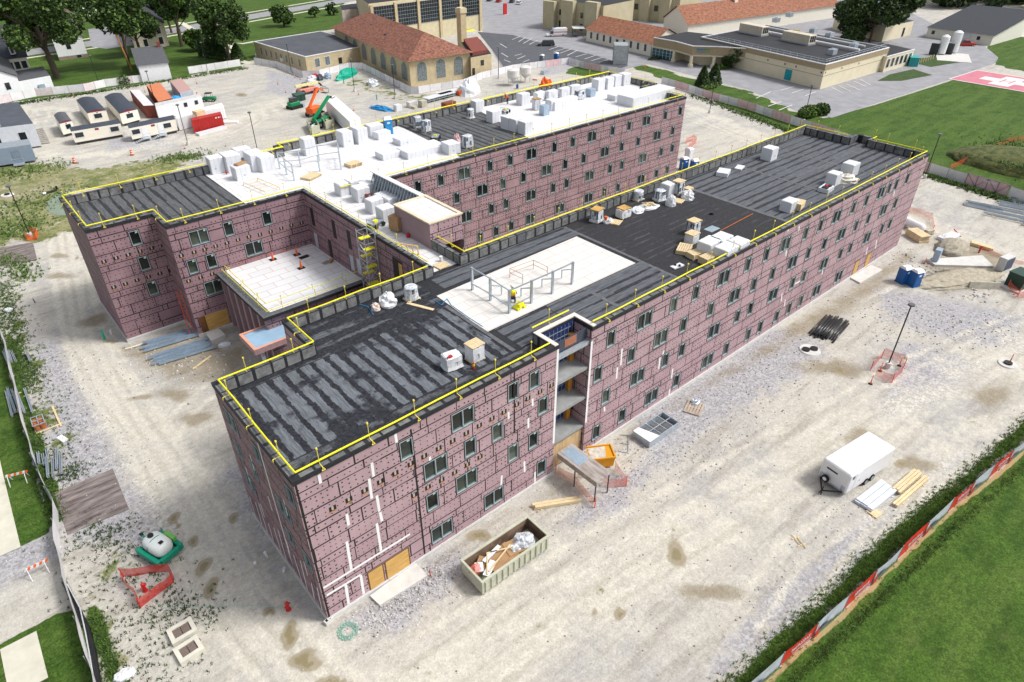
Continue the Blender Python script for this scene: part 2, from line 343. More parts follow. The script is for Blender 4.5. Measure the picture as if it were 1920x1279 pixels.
tc = n.nodes.new('ShaderNodeTexCoord')
def nz(scale, det=5, rough=.6, vec=None):
    t = n.nodes.new('ShaderNodeTexNoise'); t.inputs['Scale'].default_value = scale; t.inputs['Detail'].default_value = det; t.inputs['Roughness'].default_value = rough
    L(vec or tc.outputs['Object'], t.inputs['Vector']); return t.outputs['Fac']
def mth(op, a, b):
    t = n.nodes.new('ShaderNodeMath'); t.operation = op
    for k, x in enumerate((a, b)):
        if isinstance(x, (int, float)): t.inputs[k].default_value = x
        else: L(x, t.inputs[k])
    return t.outputs[0]
def rng(v, a, b, c=0., d=1.):
    t = n.nodes.new('ShaderNodeMapRange'); t.interpolation_type = 'SMOOTHSTEP'
    for k, x in enumerate((v, a, b, c, d)):
        if isinstance(x, (int, float)): t.inputs[k].default_value = x
        else: L(x, t.inputs[k])
    return t.outputs[0]
def mix(f, a, b, mode='MIX'):
    t = n.nodes.new('ShaderNodeMix'); t.data_type = 'RGBA'; t.blend_type = mode
    for k, x in ((0, f), (6, a), (7, b)):
        if isinstance(x, (int, float)): t.inputs[k].default_value = x
        elif isinstance(x, tuple): t.inputs[k].default_value = (*x, 1)
        else: L(x, t.inputs[k])
    return t.outputs[2]
def attr(nm):
    t = n.nodes.new('ShaderNodeAttribute'); t.attribute_name = nm; return t.outputs['Fac']
big, mid, fine, vfine = nz(.06, 6), nz(.35, 7, .65), nz(2.2, 6, .7), nz(7, 3, .7)
mpn = n.nodes.new('ShaderNodeMapping'); mpn.inputs['Rotation'].default_value = (0, 0, math.radians(20)); mpn.inputs['Scale'].default_value = (.12, 1, 1); L(tc.outputs['Object'], mpn.inputs[0])
strk = nz(.9, 6, .6, mpn.outputs[0])
c = mix(rng(big, .40, .60), (.39, .378, .36), (.465, .44, .39))
c = mix(mth('MULTIPLY', rng(mid, .44, .60), .75), c, (.50, .48, .43))
c = mix(mth('MULTIPLY', rng(strk, .5, .64), .5), c, (.30, .275, .235))
def fac(nm, amp, lo=.42, hi=.58): return rng(mth('ADD', attr(nm), mth('MULTIPLY', mth('SUBTRACT', mid, .5), amp)), lo, hi)
c = mix(mth('MULTIPLY', fac('gravel', 1.6, .3, .75), .88), c, (.345, .34, .362))
c = mix(mth('MULTIPLY', fac('pale', 1.9, .3, .95), .62), c, (.60, .57, .49))
c = mix(mth('MULTIPLY', mth('MULTIPLY', fac('rut', 2.8, .4, 1.0), .36), rng(big, .36, .56)), c, (.31, .28, .225))
c = mix(mth('MULTIPLY', fac('damp', 1.3, .3, .9), .8), c, (.245, .205, .14))
vo = n.nodes.new('ShaderNodeTexVoronoi'); vo.inputs['Scale'].default_value = 5.5; L(tc.outputs['Object'], vo.inputs['Vector']); vb = n.nodes.new('ShaderNodeSeparateColor'); L(vo.outputs['Color'], vb.inputs[0])
peb = rng(vb.outputs[0], 0, 1, .80, 1.2); c = mix(mth('ADD', mth('MULTIPLY', fac('gravel', 1.6, .3, .75), .75), .2), c, mix(1, c, peb, 'MULTIPLY'))
sp = rng(fine, .25, .75, .84, 1.13); c = mix(1, c, sp, 'MULTIPLY')
sp2 = rng(vfine, .25, .75, .86, 1.13); c = mix(1, c, sp2, 'MULTIPLY')
c = mix(mth('MULTIPLY', fac('wet', 1.2, .1, .5), .8), c, (.27, .225, .145)); c = mix(fac('wet', .4, .62, .85), c, (.235, .20, .115))
dg = mix(rng(fine, .35, .65), (.13, .155, .045), (.34, .31, .18))
dg = mix(mth('MULTIPLY', rng(mid, .46, .6), .7), dg, (.075, .115, .025)); dg = mix(mth('MULTIPLY', rng(big, .5, .62), .6), dg, (.33, .29, .20))
c = mix(fac('dry', 3.2, .5, .75), c, dg)
c = mix(fac('straw', .8, .35, .6), c, mix(fine, (.30, .22, .11), (.42, .32, .17)))
gmow = n.nodes.new('ShaderNodeMapping'); gmow.inputs['Rotation'].default_value = (0, 0, math.radians(-20)); gmow.inputs['Scale'].default_value = (.15, 1, 1); L(tc.outputs['Object'], gmow.inputs[0])
g = mix(rng(mid, .3, .7), (.030, .066, .008), (.056, .112, .014))
g = mix(mth('MULTIPLY', rng(nz(.5, 4, .6, gmow.outputs[0]), .42, .62), .65), g, (.075, .125, .022))
g = mix(1, g, rng(fine, .25, .75, .62, 1.4), 'MULTIPLY'); g = mix(1, g, rng(vfine, .2, .8, .45, 1.55), 'MULTIPLY')
g = mix(mth('MULTIPLY', rng(nz(.22, 5, .65), .58, .72), .45), g, (.10, .12, .035))
gf = fac('grass', .9, .44, .56)
c = mix(gf, c, g)
L(c, pb.inputs['Base Color'])
L(rng(fac('wet', .5, .46, .6), 0, 1, .95, .4), pb.inputs['Roughness'])
bp = n.nodes.new('ShaderNodeBump'); bp.inputs['Strength'].default_value = .55; bp.inputs['Distance'].default_value = .12
L(mth('ADD', fine, mth('MULTIPLY', vfine, .5)), bp.inputs['Height']); L(bp.outputs[0], pb.inputs['Normal'])
gme.materials.append(gm)
go = bpy.data.objects.new('ground', gme); COL.objects.link(go); go['kind'] = 'structure'
# ------------------------------------------------------------------ roads, car parks, pavements
def psheet(name, pxs, z, mat): return sheet(name, [wpoly(p) if not isinstance(p[0], Vector) else p for p in pxs], z, mat)
psheet('road', [[(868, -14), (905, 58), (925, 100), (940, 128), (962, 128), (1068, 117), (1168, 131), (1215, 120), (1312, 146), (1402, 168), (1500, 211), (1560, 221), (1640, 195), (1780, 150), (1832, 130), (1866, 119), (1872, 108), (1848, 88), (1760, 50), (1700, 20), (1690, -14)]], .02, asph)
psheet('parking_lot', [[(896, 60), (962, 66), (1000, 77), (1120, 105), (1178, 124), (1165, 128), (1068, 115), (962, 125), (944, 126), (926, 98)]], .05, asphd)
st_ = MB()
def sline(a, b, wd=.13, z=.085):
    p, q = at(*a), at(*b); d = (q - p).normalized(); o = Vector((-d.y, d.x, 0)) * wd
    st_.q([(*(p - o)[:2], z), (*(q - o)[:2], z), (*(q + o)[:2], z), (*(p + o)[:2], z)])
def z4(x0, y0, *prs):
    for a, b, c_, d in prs: sline((x0 + a / 4, y0 + b / 4), (x0 + c_ / 4, y0 + d / 4))
z4(960, 0, (0, 300, 60, 275), (50, 315, 100, 283), (85, 328, 150, 290), (130, 335, 190, 305), (280, 375, 350, 350), (310, 392, 410, 362), (360, 402, 445, 370), (415, 418, 490, 380), (475, 430, 560, 405), (545, 445, 625, 418), (595, 458, 680, 432), (645, 470, 720, 450), (20, 420, 75, 405), (40, 445, 100, 420), (80, 470, 130, 450), (-90, 330, -40, 360), (-80, 400, -30, 430), (-60, 450, -10, 470))
z4(1440, 0, (95, 680, 200, 650), (180, 700, 270, 670), (280, 720, 360, 690), (480, 660, 560, 700), (530, 645, 620, 690), (585, 630, 690, 680), (640, 610, 730, 650), (690, 598, 770, 640), (0, 800, 100, 765), (80, 830, 180, 790), (-150, 700, -50, 720), (-90, 740, 20, 690))
tag(st_.build('parking_stripes', stripe), kind='structure')
def ribbon(name, pts, wd, z, mat):
    b = MB(); P = [Vector(p) for p in pts]; O = []
    for i, q in enumerate(P):
        d = (P[min(i + 1, len(P) - 1)] - P[max(i - 1, 0)]).normalized(); O.append((q + Vector((-d.y, d.x)) * wd / 2, q - Vector((-d.y, d.x)) * wd / 2))
    for (a, b_), (c_, d_) in zip(O, O[1:]): b.q([(*a, z), (*b_, z), (*d_, z), (*c_, z)])
    return tag(b.build(name, mat), kind='structure')
walkm = M('pavement_concrete', (.56, .54, .45), .9, .1, .8)
psheet('lawn', [[(1645, 152), (1668, 140), (1712, 130), (1748, 141), (1690, 152)], [(1690, 112), (1740, 108), (1760, 100), (1812, 108), (1818, 114), (1745, 126)]], .06, M('lawn_green', (.035, .07, .012), .95, .35, .8))
ribbon('street', [(-250, 215), (-60, 232), (10, 236), (60, 246), (106, 263), (166, 284), (260, 318)], 10, .03, asph)
ribbon('pavement', [(-250, 206), (10, 227), (60, 237), (106, 253), (166, 274), (260, 308)], 1.6, .035, walkm)
ribbon('pavement', [(-250, 224), (10, 245.5), (60, 256), (106, 273), (166, 294), (260, 328)], 1.6, .035, walkm)
ribbon('footpath', [tuple(at(*p)[:2]) for p in ((338, 42), (370, 60), (420, 92), (444, 112), (470, 120))], 2.2, .04, walkm)
ribbon('footpath', [tuple(at(*p)[:2]) for p in ((444, 98), (430, 80), (455, 82), (478, 78))], 2., .044, walkm)
psheet('driveway', [[(165, 55), (225, 48), (250, 85), (200, 92), (172, 88)]], .05, asph)
hp = MB(); H = [at(*p, .1) for p in ((1778, 148), (1832, 131), (2010, 165), (1960, 187))]
H[2] = H[1] + (at(1920, 145) - at(1832, 131)).normalized() * 22; H[3] = H[0] + (H[2] - H[1])
def hq(u0, u1, v0, v1, m, z):
    f = lambda u, v: H[0] + (H[1] - H[0]) * v + (H[3] - H[0]) * u
    hp.q([(*f(u, v)[:2], z) for u, v in ((u0, v0), (u1, v0), (u1, v1), (u0, v1))], m)
hq(0, 1, 0, 1, 1, .09); hq(.015, .985, .03, .97, 0, .094)
hq(.22, .78, .38, .62, 1, .098); hq(.39, .61, .15, .85, 1, .102)
hq(.44, .46, .36, .64, 0, .106); hq(.54, .56, .36, .64, 0, .106); hq(.46, .54, .485, .515, 0, .106)
tag(hp.build('helipad_pavement', [M('pink_paving', (.50, .17, .22), .85, .12, .4), stripe]), kind='structure')
tag(ribbon('sidewalk', [(-14.2, 62), (-15.2, 40), (-15.6, 30), (-15.9, 21.2)], 2.2, .05, walkm), kind='structure')
ribbon('sidewalk', [(-16.4, 12.4), (-16.5, 8.2)], 2.1, .05, walkm)
pond = sheet('pond_water', [[tuple(at(115 + 26 * math.cos(t) * (1 + .15 * math.sin(3 * t)), 383 + 24 * math.sin(t) * (1 + .1 * math.cos(2 * t)))[:2]) for t in np.linspace(0, 6.28, 22)[:-1]]], .03, M('murky_green_water', (.20, .25, .18), .12, .1, .3))
mo = MB(); mo.ball(0, 0, -.6, 13, 8, 3.2, n=36, half=True, jit=.035); mc = at(1925, 312)
mo_ = mo.build('mound_terrain', M('overgrown_mound', (.045, .075, .014), .95, .5, .9, bump=.8, col2=(.14, .15, .05)), smooth=True); mo_.location = (mc.x, mc.y, 0); mo_.rotation_euler = (0, 0, -1.3); mo_['kind'] = 'structure'
# ------------------------------------------------------------------ main building
def strips(name, ax, per, gcol, bcol, cover=.5, rag=.5, patch=.35, gain=3.2):
    m = bpy.data.materials.new(name); m.use_nodes = True; n = m.node_tree; L = n.links.new; b = n.nodes['Principled BSDF']
    b.inputs['Roughness'].default_value = .8; b.inputs['Specular IOR Level'].default_value = .25
    tc = n.nodes.new('ShaderNodeTexCoord'); sx = n.nodes.new('ShaderNodeSeparateXYZ'); L(tc.outputs['Object'], sx.inputs[0])
    def N(op, a, b2=0.):
        t = n.nodes.new('ShaderNodeMath'); t.operation = op
        for k, x in enumerate((a, b2)):
            if isinstance(x, (int, float)): t.inputs[k].default_value = x
            else: L(x, t.inputs[k])
        return t.outputs[0]
    def nz(sc, det=5, st=None):
        t = n.nodes.new('ShaderNodeTexNoise'); t.inputs['Scale'].default_value = sc; t.inputs['Detail'].default_value = det; t.inputs['Roughness'].default_value = .7
        if st:
            mp = n.nodes.new('ShaderNodeMapping'); mp.inputs['Scale'].default_value = st; L(tc.outputs['Object'], mp.inputs[0]); L(mp.outputs[0], t.inputs['Vector'])
        else: L(tc.outputs['Object'], t.inputs['Vector'])
        return t.outputs['Fac']
    u = sx.outputs[ax]; v = sx.outputs[1 - ax]
    n1 = nz(1.3, 6)
    uu = N('ADD', N('DIVIDE', u, per), N('MULTIPLY', N('SUBTRACT', n1, .5), rag))
    fr = N('ABSOLUTE', N('SUBTRACT', N('FRACT', uu), .5))
    # cross joints: strips stop and start
    cell = N('FLOOR', uu); wn = n.nodes.new('ShaderNodeTexWhiteNoise'); wn.noise_dimensions = '2D'
    cmb = n.nodes.new('ShaderNodeCombineXYZ'); L(cell, cmb.inputs[0]); L(N('FLOOR', N('ADD', N('DIVIDE', v, 4.6), N('MULTIPLY', cell, .37))), cmb.inputs[1]); L(cmb.outputs[0], wn.inputs['Vector'])
    thr = N('ADD', N('MULTIPLY', wn.outputs['Value'], .22), cover * .5 - .16)
    edge = n.nodes.new('ShaderNodeMapRange'); edge.interpolation_type = 'SMOOTHSTEP'
    L(N('SUBTRACT', thr, fr), edge.inputs[0]); edge.inputs[1].default_value = -.015; edge.inputs[2].default_value = .015
    pt = n.nodes.new('ShaderNodeMapRange'); L(nz(.35, 6), pt.inputs[0]); pt.inputs[1].default_value = patch - .04; pt.inputs[2].default_value = patch + .06
    f = N('MULTIPLY', edge.outputs[0], pt.outputs[0])
    st = nz(3, 5, (.25, 2.5, 1) if ax == 1 else (2.5, .25, 1))
    cr = n.nodes.new('ShaderNodeValToRGB'); cr.color_ramp.elements[0].position = .34; cr.color_ramp.elements[1].position = .62
    cr.color_ramp.elements[0].color = (*[k * .45 for k in gcol], 1); cr.color_ramp.elements[1].color = (*gcol, 1); L(st, cr.inputs[0])
    cb = n.nodes.new('ShaderNodeValToRGB'); cb.color_ramp.elements[0].position = .4; cb.color_ramp.elements[1].position = .72
    cb.color_ramp.elements[0].color = (*bcol, 1); cb.color_ramp.elements[1].color = (*[k * gain + .01 for k in bcol], 1); L(nz(4, 8), cb.inputs[0])
    mx = n.nodes.new('ShaderNodeMix'); mx.data_type = 'RGBA'; L(f, mx.inputs[0]); L(cb.outputs[0], mx.inputs[6]); L(cr.outputs[0], mx.inputs[7]); L(mx.outputs[2], b.inputs['Base Color'])
    bp = n.nodes.new('ShaderNodeBump'); bp.inputs['Strength'].default_value = .4; bp.inputs['Distance'].default_value = .04; L(f, bp.inputs['Height']); L(bp.outputs[0], b.inputs['Normal'])
    return m
roofA = strips('torn_granule_strips', 0, 1.12, (.16, .175, .20), (.011, .012, .016), .64, .55, .44)
roofX = strips('lengthwise_felt_strips', 1, 1.15, (.125, .135, .155), (.016, .017, .021), .84, .13, .30)
roofXd = strips('worn_felt_streaks', 1, 1.5, (.12, .13, .145), (.012, .013, .017), .4, .6, .47)
roofC = strips('crosswise_felt_strips', 0, 1.1, (.125, .13, .14), (.018, .019, .022), .8, .16, .29)
roofB = strips('plain_black_felt', 1, .9, (.075, .077, .085), (.024, .024, .028), .3, .3, .5, gain=1.35)
def boards(name, col, line, bw, rh, ms=.02):
    m = M(name, col, .65, .05, .4); n = m.node_tree; L = n.links.new; b = n.nodes['Principled BSDF']
    tc = n.nodes.new('ShaderNodeTexCoord'); br = n.nodes.new('ShaderNodeTexBrick'); br.inputs['Scale'].default_value = 1
    br.inputs['Brick Width'].default_value = bw; br.inputs['Row Height'].default_value = rh; br.inputs['Mortar Size'].default_value = ms
    src = b.inputs['Base Color'].links[0].from_socket
    L(tc.outputs['Object'], br.inputs['Vector']); L(src, br.inputs['Color1']); br.inputs['Color2'].default_value = (*[c * .93 for c in col], 1); br.inputs['Mortar'].default_value = (*line, 1)
    L(br.outputs['Color'], b.inputs['Base Color']); return m
roofW = boards('white_board_roof', (.67, .68, .70), (.50, .40, .36), 2.44, 1.22, .04)
roofWd = boards('stained_board_roof', (.66, .645, .62), (.50, .40, .35), 2.44, 1.22, .03)
HT = 13.5
BR = thing('building', 'long four storey building under construction clad in pink foam boards with black seams', 'building', (0, 0, 0))
ZR = [11.45, 8.45, 5.4, 1.75]
# window prototypes
def mk_window(kind, wd, h=1.62):
    f = MB(); a = .06
    x0, x1 = -wd / 2, wd / 2; y0, y1 = -.035, .16
    f.box(x0, x1, y0, y1, -h / 2, -h / 2 + a); f.box(x0, x1, y0, y1, h / 2 - a, h / 2)
    f.box(x0, x0 + a, y0 + .002, y1, -h / 2 + a, h / 2 - a); f.box(x1 - a, x1, y0 + .002, y1, -h / 2 + a, h / 2 - a)
    if kind == 'double_window': f.box(-.04, .04, y0 + .002, y1, -h / 2 + a, h / 2 - a)
    [f.box(*q, 1) for q in ((x0 - .08, x1 + .08, -.012, .02, h / 2, h / 2 + .08), (x0 - .08, x1 + .08, -.012, .02, -h / 2 - .08, -h / 2), (x0 - .08, x0, -.012, .02, -h / 2, h / 2), (x1, x1 + .08, -.012, .02, -h / 2, h / 2))]
    o = f.build(kind, [alu, tape], BR)
    g = MB(); 
    for p, q in (((x0 + a, -.04), (-.04, x1 - a)) if False else ([(x0 + a, -.04), (.04, x1 - a)] if kind == 'double_window' else [(x0 + a, x1 - a)])):
        g.q([(p, .085, -h / 2 + a), (q, .085, -h / 2 + a), (q, .085, h / 2 - a), (p, .085, h / 2 - a)])
    g.q([(x1 - a - .3, .08, h / 2 - a - .28), (x1 - a - .06, .08, h / 2 - a - .28), (x1 - a - .06, .08, h / 2 - a - .06), (x1 - a - .3, .08, h / 2 - a - .06)], 1)
    g.q([(x0 + a, .078, -h / 2 + a), (x1 - a, .078, -h / 2 + a), (x1 - a, .078, -h / 2 + a + .13), (x0 + a, .078, -h / 2 + a + .13)], 2)
    p = g.build('glass_pane', [glassm, sticker, M('inner_sill', (.10, .16, .15), .3, .1)], o); return o
PROTO = {'D': mk_window('double_window', 1.92), 'N': mk_window('single_window', .98)}
USED = set()
def put_window(kind, loc, ang):
    src = PROTO[kind]
    if kind not in USED: USED.add(kind); src.location = loc; src.rotation_euler = (0, 0, ang); return
    c = src.copy(); COL.objects.link(c); c.parent = BR; c.location = loc; c.rotation_euler = (0, 0, ang)
    for g in src.children: d = g.copy(); COL.objects.link(d); d.parent = c
pocket0 = None
def put_pocket(loc, ang):
    global pocket0
    if pocket0 is None:
        b = MB(); b.box(-.24, .24, -.012, .02, -.2, .2, 0); b.box(-.08, .06, -.02, -.012, -.12, .2, 1); b.box(-.24, .24, -.04, -.012, -.24, -.2, 2)
        pocket0 = b.build('wall_pocket', [tape, M('pocket_grey', (.4, .38, .35), .7), M('pocket_orange', (.5, .2, .05), .7)], BR); o = pocket0
    else: o = pocket0.copy(); COL.objects.link(o); o.parent = BR
    o.location = loc; o.rotation_euler = (0, 0, ang)
def facade(p0, p1, wins=(), detail=2, zt=HT, zb=.42, strips=(), rects=(), pockets=(), dens=1., par=BR, heavy=(), wm=None, dsz=1.):
    p0, p1 = Vector(p0), Vector(p1); d = (p1 - p0); Ln = d.length; d.normalize(); nv = Vector((d.y, -d.x)); ang = math.atan2(d.y, d.x)
    b = MB(); P = lambda u, z, o=0.: (p0.x + d.x * u + nv.x * o, p0.y + d.y * u + nv.y * o, z)
    def quad(u0, u1, z0, z1, o, m): b.q([P(u0, z0, o), P(u1, z0, o), P(u1, z1, o), P(u0, z1, o)], m)
    HW = [(u - (.94 if k == 'D' else .47), u + (.94 if k == 'D' else .47), z - .79, z + .79) for k, u, z in wins]
    us = sorted({0, Ln} | {round(x, 4) for h in HW for x in h[:2] if 0 < x < Ln}); zs_ = sorted({zb, zt} | {round(x, 4) for h in HW for x in h[2:]})
    for u0, u1 in zip(us, us[1:]):
        z0_ = None
        for z0, z1 in zip(zs_, zs_[1:]):
            hole = any(a0 - .001 <= u0 and u1 <= a1 + .001 and b0 - .001 <= z0 and z1 <= b1 + .001 for a0, a1, b0, b1 in HW)
            if hole:
                if z0_ is not None: quad(u0, u1, z0_, z0, 0, 0); z0_ = None
            elif z0_ is None: z0_ = z0
        if z0_ is not None: quad(u0, u1, z0_, zt, 0, 0)
    ex = [(u - (1.06 if k == 'D' else .6), u + (1.06 if k == 'D' else .6), z - .9, z + .9) for k, u, z in wins] + list(rects)
    for k, u, z in wins: put_window(k, P(u, z), ang)
    if detail:
        zs = [zt]; z = zt - 1.05; k = 0; pat = [.66, 1.22, 1.24]
        while z > zb + .25: zs.append(z); z -= pat[k % 3]; k += 1
        zs.append(zb)
        T = .042
        for ci, (za, zl) in enumerate(zip(zs, zs[1:])):
            if zl > zb + .01:
                u = 0.
                while u < Ln:
                    e = min(Ln, u + random.uniform(1.2, 3.4)); j = J(.010); t = T * random.uniform(.75, 1.35)
                    segs = [(u, e)]
                    for (a0, a1, b0, b1) in ex:
                        if b0 < zl + .04 and b1 > zl - .04:
                            ns = []
                            for s0, s1 in segs:
                                if a1 <= s0 or a0 >= s1: ns.append((s0, s1))
                                else:
                                    if a0 > s0: ns.append((s0, a0))
                                    if a1 < s1: ns.append((a1, s1))
                            segs = ns
                    for s0, s1 in segs:
                        if s1 - s0 > .05: quad(s0, s1, zl + j - t, zl + j + t, .005, 1)
                    u = e
            # vertical joints and washers, board by board
            u = -random.uniform(.3, 2.3); H_ = za - zl
            while u < Ln:
                wdt = 2.44 if random.random() < .95 else random.uniform(.5, 1.6); e = u + wdt
                if 0.1 < e < Ln - .1:
                    if not any(a0 < e < a1 and b0 < (za + zl) / 2 < b1 for a0, a1, b0, b1 in ex):
                        t = T * random.uniform(.7, 1.3); quad(e - t, e + t, zl, za, .007, 1)
                if detail > 1 and random.random() < .96 * min(1, dens):
                    sp = random.choice((.38, .42, .48)) / max(dens, 1) ** .5; s = random.choice((.042, .052, .062)) * dsz
                    rws = max(1, int(H_ / .4))
                    for r_ in range(rws):
                        zz = zl + H_ * (r_ + .5) / rws
                        uu = u + sp / 2
                        while uu < e - .1:
                            x = uu + J(.05); y = zz + J(.04)
                            if .06 < x < Ln - .06 and not any(a0 < x < a1 and b0 < y < b1 for a0, a1, b0, b1 in ex) and random.random() < .93:
                                quad(x - s, x + s, y - s, y + s, .005, 2)
                            uu += sp
                u = e
    for kind, s, wd in strips:
        (u0, z0), (u1, z1) = s; dd = Vector((u1 - u0, z1 - z0)).normalized(); o = Vector((-dd.y, dd.x)) * wd / 2
        b.q([P(u0 - o.x, z0 - o.y, .012), P(u0 + o.x, z0 + o.y, .012), P(u1 + o.x, z1 + o.y, .012), P(u1 - o.x, z1 - o.y, .012)], 3)
    for u, z0_, z1_ in heavy: quad(u - .07, u + .07, z0_, z1_, .009, 1)
    for u, z in pockets: put_pocket(P(u, z), ang)
    return b.build('wall', [wm or pink, tape, dotm, whitem], par)
def rowz(z): return min(ZR, key=lambda a: abs(a - z))
def parse(s, plane, val, u0, sg):
    out = []
    for t in s.split(';'):
        k, a, b_ = t.split(); p = aty(float(a), float(b_), val) if plane == 'y' else atx(float(a), float(b_), val)
        out.append((k, (p.x if plane == 'y' else p.y) * sg - u0 * sg, rowz(p.z)))
    return out
FW = "N 762.5 844.5;D 868 787.5;N 932.5 811;N 962 735;N 1002 713;N 1018 762;N 1000 826;N 962 850;N 1015 875;D 817 877;N 881.7 840;N 811 939;D 875 901;D 926 931;D 829 995;D 1208.7 601;N 1263 571;N 1304.5 549.5;D 1357.5 519;N 1402 495;N 1438 473;D 1239.5 630;N 1281 610;N 1332 580.5;D 1377 554.5;N 1413 534;N 1146 631;D 1338 621;N 1407 578;N 1382 594.5;N 1402.5 627.5;N 1424 617;N 1183 667;N 1277.5 659;N 1121 701;N 1247 676;D 1195 707.5;N 1135.5 745;N 1267.5 715;D 1221 745;N 1166 780;N 1117.5 811;N 1361 655;D 1326 677.5;D 1473 456;N 1511 435.5;N 1539.5 419;D 1569.5 404;N 1601 386;N 1626 371;D 1652.5 359;N 1669 347.5;N 1682 341;N 1703 329;D 1486 491;N 1516 472.5;N 1546 456;D 1578 437.5;N 1605.5 421;N 1629 407.5;D 1657.5 391;N 1679.5 379;N 1448 514;D 1544.5 494;N 1576 475;N 1594 465;D 1626 444;N 1654 427;N 1669 417.5;N 1486 530;N 1507 517;D 1449.5 552.5;N 1479.5 577.5;N 1501 564.5;D 1530.5 545;D 1572 519;N 1456 592.5"
fw = parse(FW, 'y', 0, 0, 1)
CW = "D 870 313;N 918.4 300.8;N 956.7 291.6;D 996.8 280.8;N 1039.9 269.8;N 1074.3 260.2;D 1110.3 251.5;N 1148.8 241.4;N 1179.7 233.2;D 1212.2 225.8;N 1247.3 216.7;N 1275.3 209.3;D 904.2 347.3;N 943 336.5;N 981.5 326;D 1025 314;N 1060 304.2;N 1094.4 295;D 1133.9 283.8;N 1165.5 275.1;N 1196.2 267;D 1231.7 258;N 1260.6 249.4;D 873.5 397.6;N 921.2 384;N 948.7 375.5;D 995.7 362.6;N 1037.1 349.6;N 1062.4 341.6;D 1105.2 329.6;N 1143.5 318.2;N 1165.5 311.8;D 1204.2 300.8;N 1238.6 291.1;N 1259.2 285.4;N 900 436.7;N 930 427.5;N 958.5 418.3;D 994.7 408;D 1049.5 390.8;D 1103 373.6;N 1132.7 363.3;N 1158 355.3;D 1201 340.4;N 1230 330;N 1250 323;N 782.7 336;N 825.6 325;N 812.6 369;N 856 360.3;N 865 449"
cw = parse(CW, 'y', 38.4, 28.4, 1)
w1 = parse("N 255 449;N 272 497.5;N 287 543", 'y', 45.7, -.3, 1)
w2 = parse("D 374 446;N 429 430;D 477 468;N 362 502;N 397.5 491;D 402 540.5;N 501 410.5", 'y', 41.5, 6.1, 1)
we = parse("D 438 802.5;N 483 854;N 450 850;N 480 892;D 472.5 916;N 544.7 930;D 532.7 954;N 541 995;N 575.6 1046", 'x', 0, 12.4, -1)
def fp(px, py): p = aty(px, py, 0); return (p.x, p.z)
FS = [(480, 640, x) for x in ((470, 1000, 485, 1065), (1043, 680, 1055, 760), (868, 910, 882, 1015), (848, 1030, 868, 1180), (905, 1155, 925, 1275), (1303, 865, 1308, 905), (1893, 530, 1895, 580), (1843, 1005, 1838, 1085))] + \
     [(480, 960, x) for x in ((680, 15, 695, 100), (930, 0, 945, 70), (905, 85, 938, 290), (680, 220, 715, 430), (505, 570, 1155, 165), (530, 625, 785, 470), (672, 545, 695, 690), (785, 475, 808, 615))] + \
     [(960, 640, x) for x in ((825, 55, 815, 180), (790, 195, 783, 280), (1138, 70, 1130, 105), (1110, 120, 1100, 205), (1205, 205, 1195, 280), (1183, 355, 1175, 415), (692, 490, 694, 525), (153, 430, 155, 485), (122, 575, 122, 650), (92, 900, 95, 980), (172, 980, 172, 1070), (345, 60, 310, 765), (600, 0, 553, 610))] + \
     [(1440, 320, x) for x in ((105, 920, 98, 980), (130, 965, 120, 1020), (200, 850, 245, 825), (235, 415, 230, 450), (155, 420, 150, 455), (138, 595, 133, 640), (410, 740, 405, 780), (815, 520, 805, 585), (745, 575, 735, 630), (948, 150, 942, 190))]
def conv(lst): return [('w', (fp(x0 + a / 4, y0 + b_ / 4), fp(x0 + c_ / 4, y0 + d_ / 4)), .22 if (a == 345 or a == 600) else .2) for x0, y0, (a, b_, c_, d_) in lst]
fs = conv(FS)
pk = [fp(480 + a / 4, 640 + b_ / 4) for a, b_ in ((1160, 920), (1262, 862), (1370, 803), (1475, 748), (1577, 690), (1675, 632), (1770, 580), (1860, 530), (575, 1253), (697, 1187), (815, 1120), (932, 1053), (1045, 990), (1185, 1155), (1290, 1095), (1393, 1040), (1490, 985), (1585, 925), (1680, 868))] + [fp(960 + a / 4, 640 + b_ / 4) for a, b_ in ((120, 428), (210, 378), (297, 330), (35, 475))]
d1 = [fp(x, y) for x, y in ((705, 1078), (745, 1051))]; d2 = [fp(x, y) for x, y in ((1605, 500), (1626, 490))]
dr = [(d1[0][0] - .62, d1[0][0] + .62, 0, 2.35), (d1[1][0] - 1.0, d1[1][0] + 1.0, 0, 2.35)]
dr2 = [(d2[0][0] - .6, d2[0][0] + .6, 0, 2.3), (d2[1][0] - .6, d2[1][0] + .6, 0, 2.3)]
facade((0, 0), (21.35, 0), [w for w in fw if w[1] < 21], 2, strips=[s for s in fs if s[1][0][0] < 21.6], pockets=pk, rects=dr, heavy=((8.05, .5, 12.9), (16.95, 7.3, 13.2), (.12, .4, 13.2)))
facade((21.35, 0), (21.35, 2), (), 2)
facade((25.05, 2), (25.05, 0), (), 2)
facade((25.05, 0), (88.5, 0), [(k, u - 25.05, z) for k, u, z in fw if u > 21], 2, strips=[(k, ((a[0] - 25.05, a[1]), (b_[0] - 25.05, b_[1])), w_) for k, (a, b_), w_ in fs if a[0] > 21.6], rects=[(a - 25.05, b_ - 25.05, c_, d_) for a, b_, c_, d_ in dr2])
for e in (((88.5, 0), (88.5, 7.6)), ((88.5, 7.6), (89.8, 7.6)), ((89.8, 7.6), (89.8, 10.2)), ((89.8, 10.2), (87.4, 10.2)), ((87.4, 10.2), (87.4, 16.9)), ((88.3, 38.4), (88.3, 47.6)), ((88.3, 47.6), (92, 47.6)), ((92, 47.6), (92, 58.8)), ((25.5, 58.8), (25.5, 57)), ((7.2, 16.8), (7.2, 12.4)), ((25, 16.9), (25, 21.1)), ((28.4, 21.1), (28.4, 38.4))): facade(*e, (), 1)
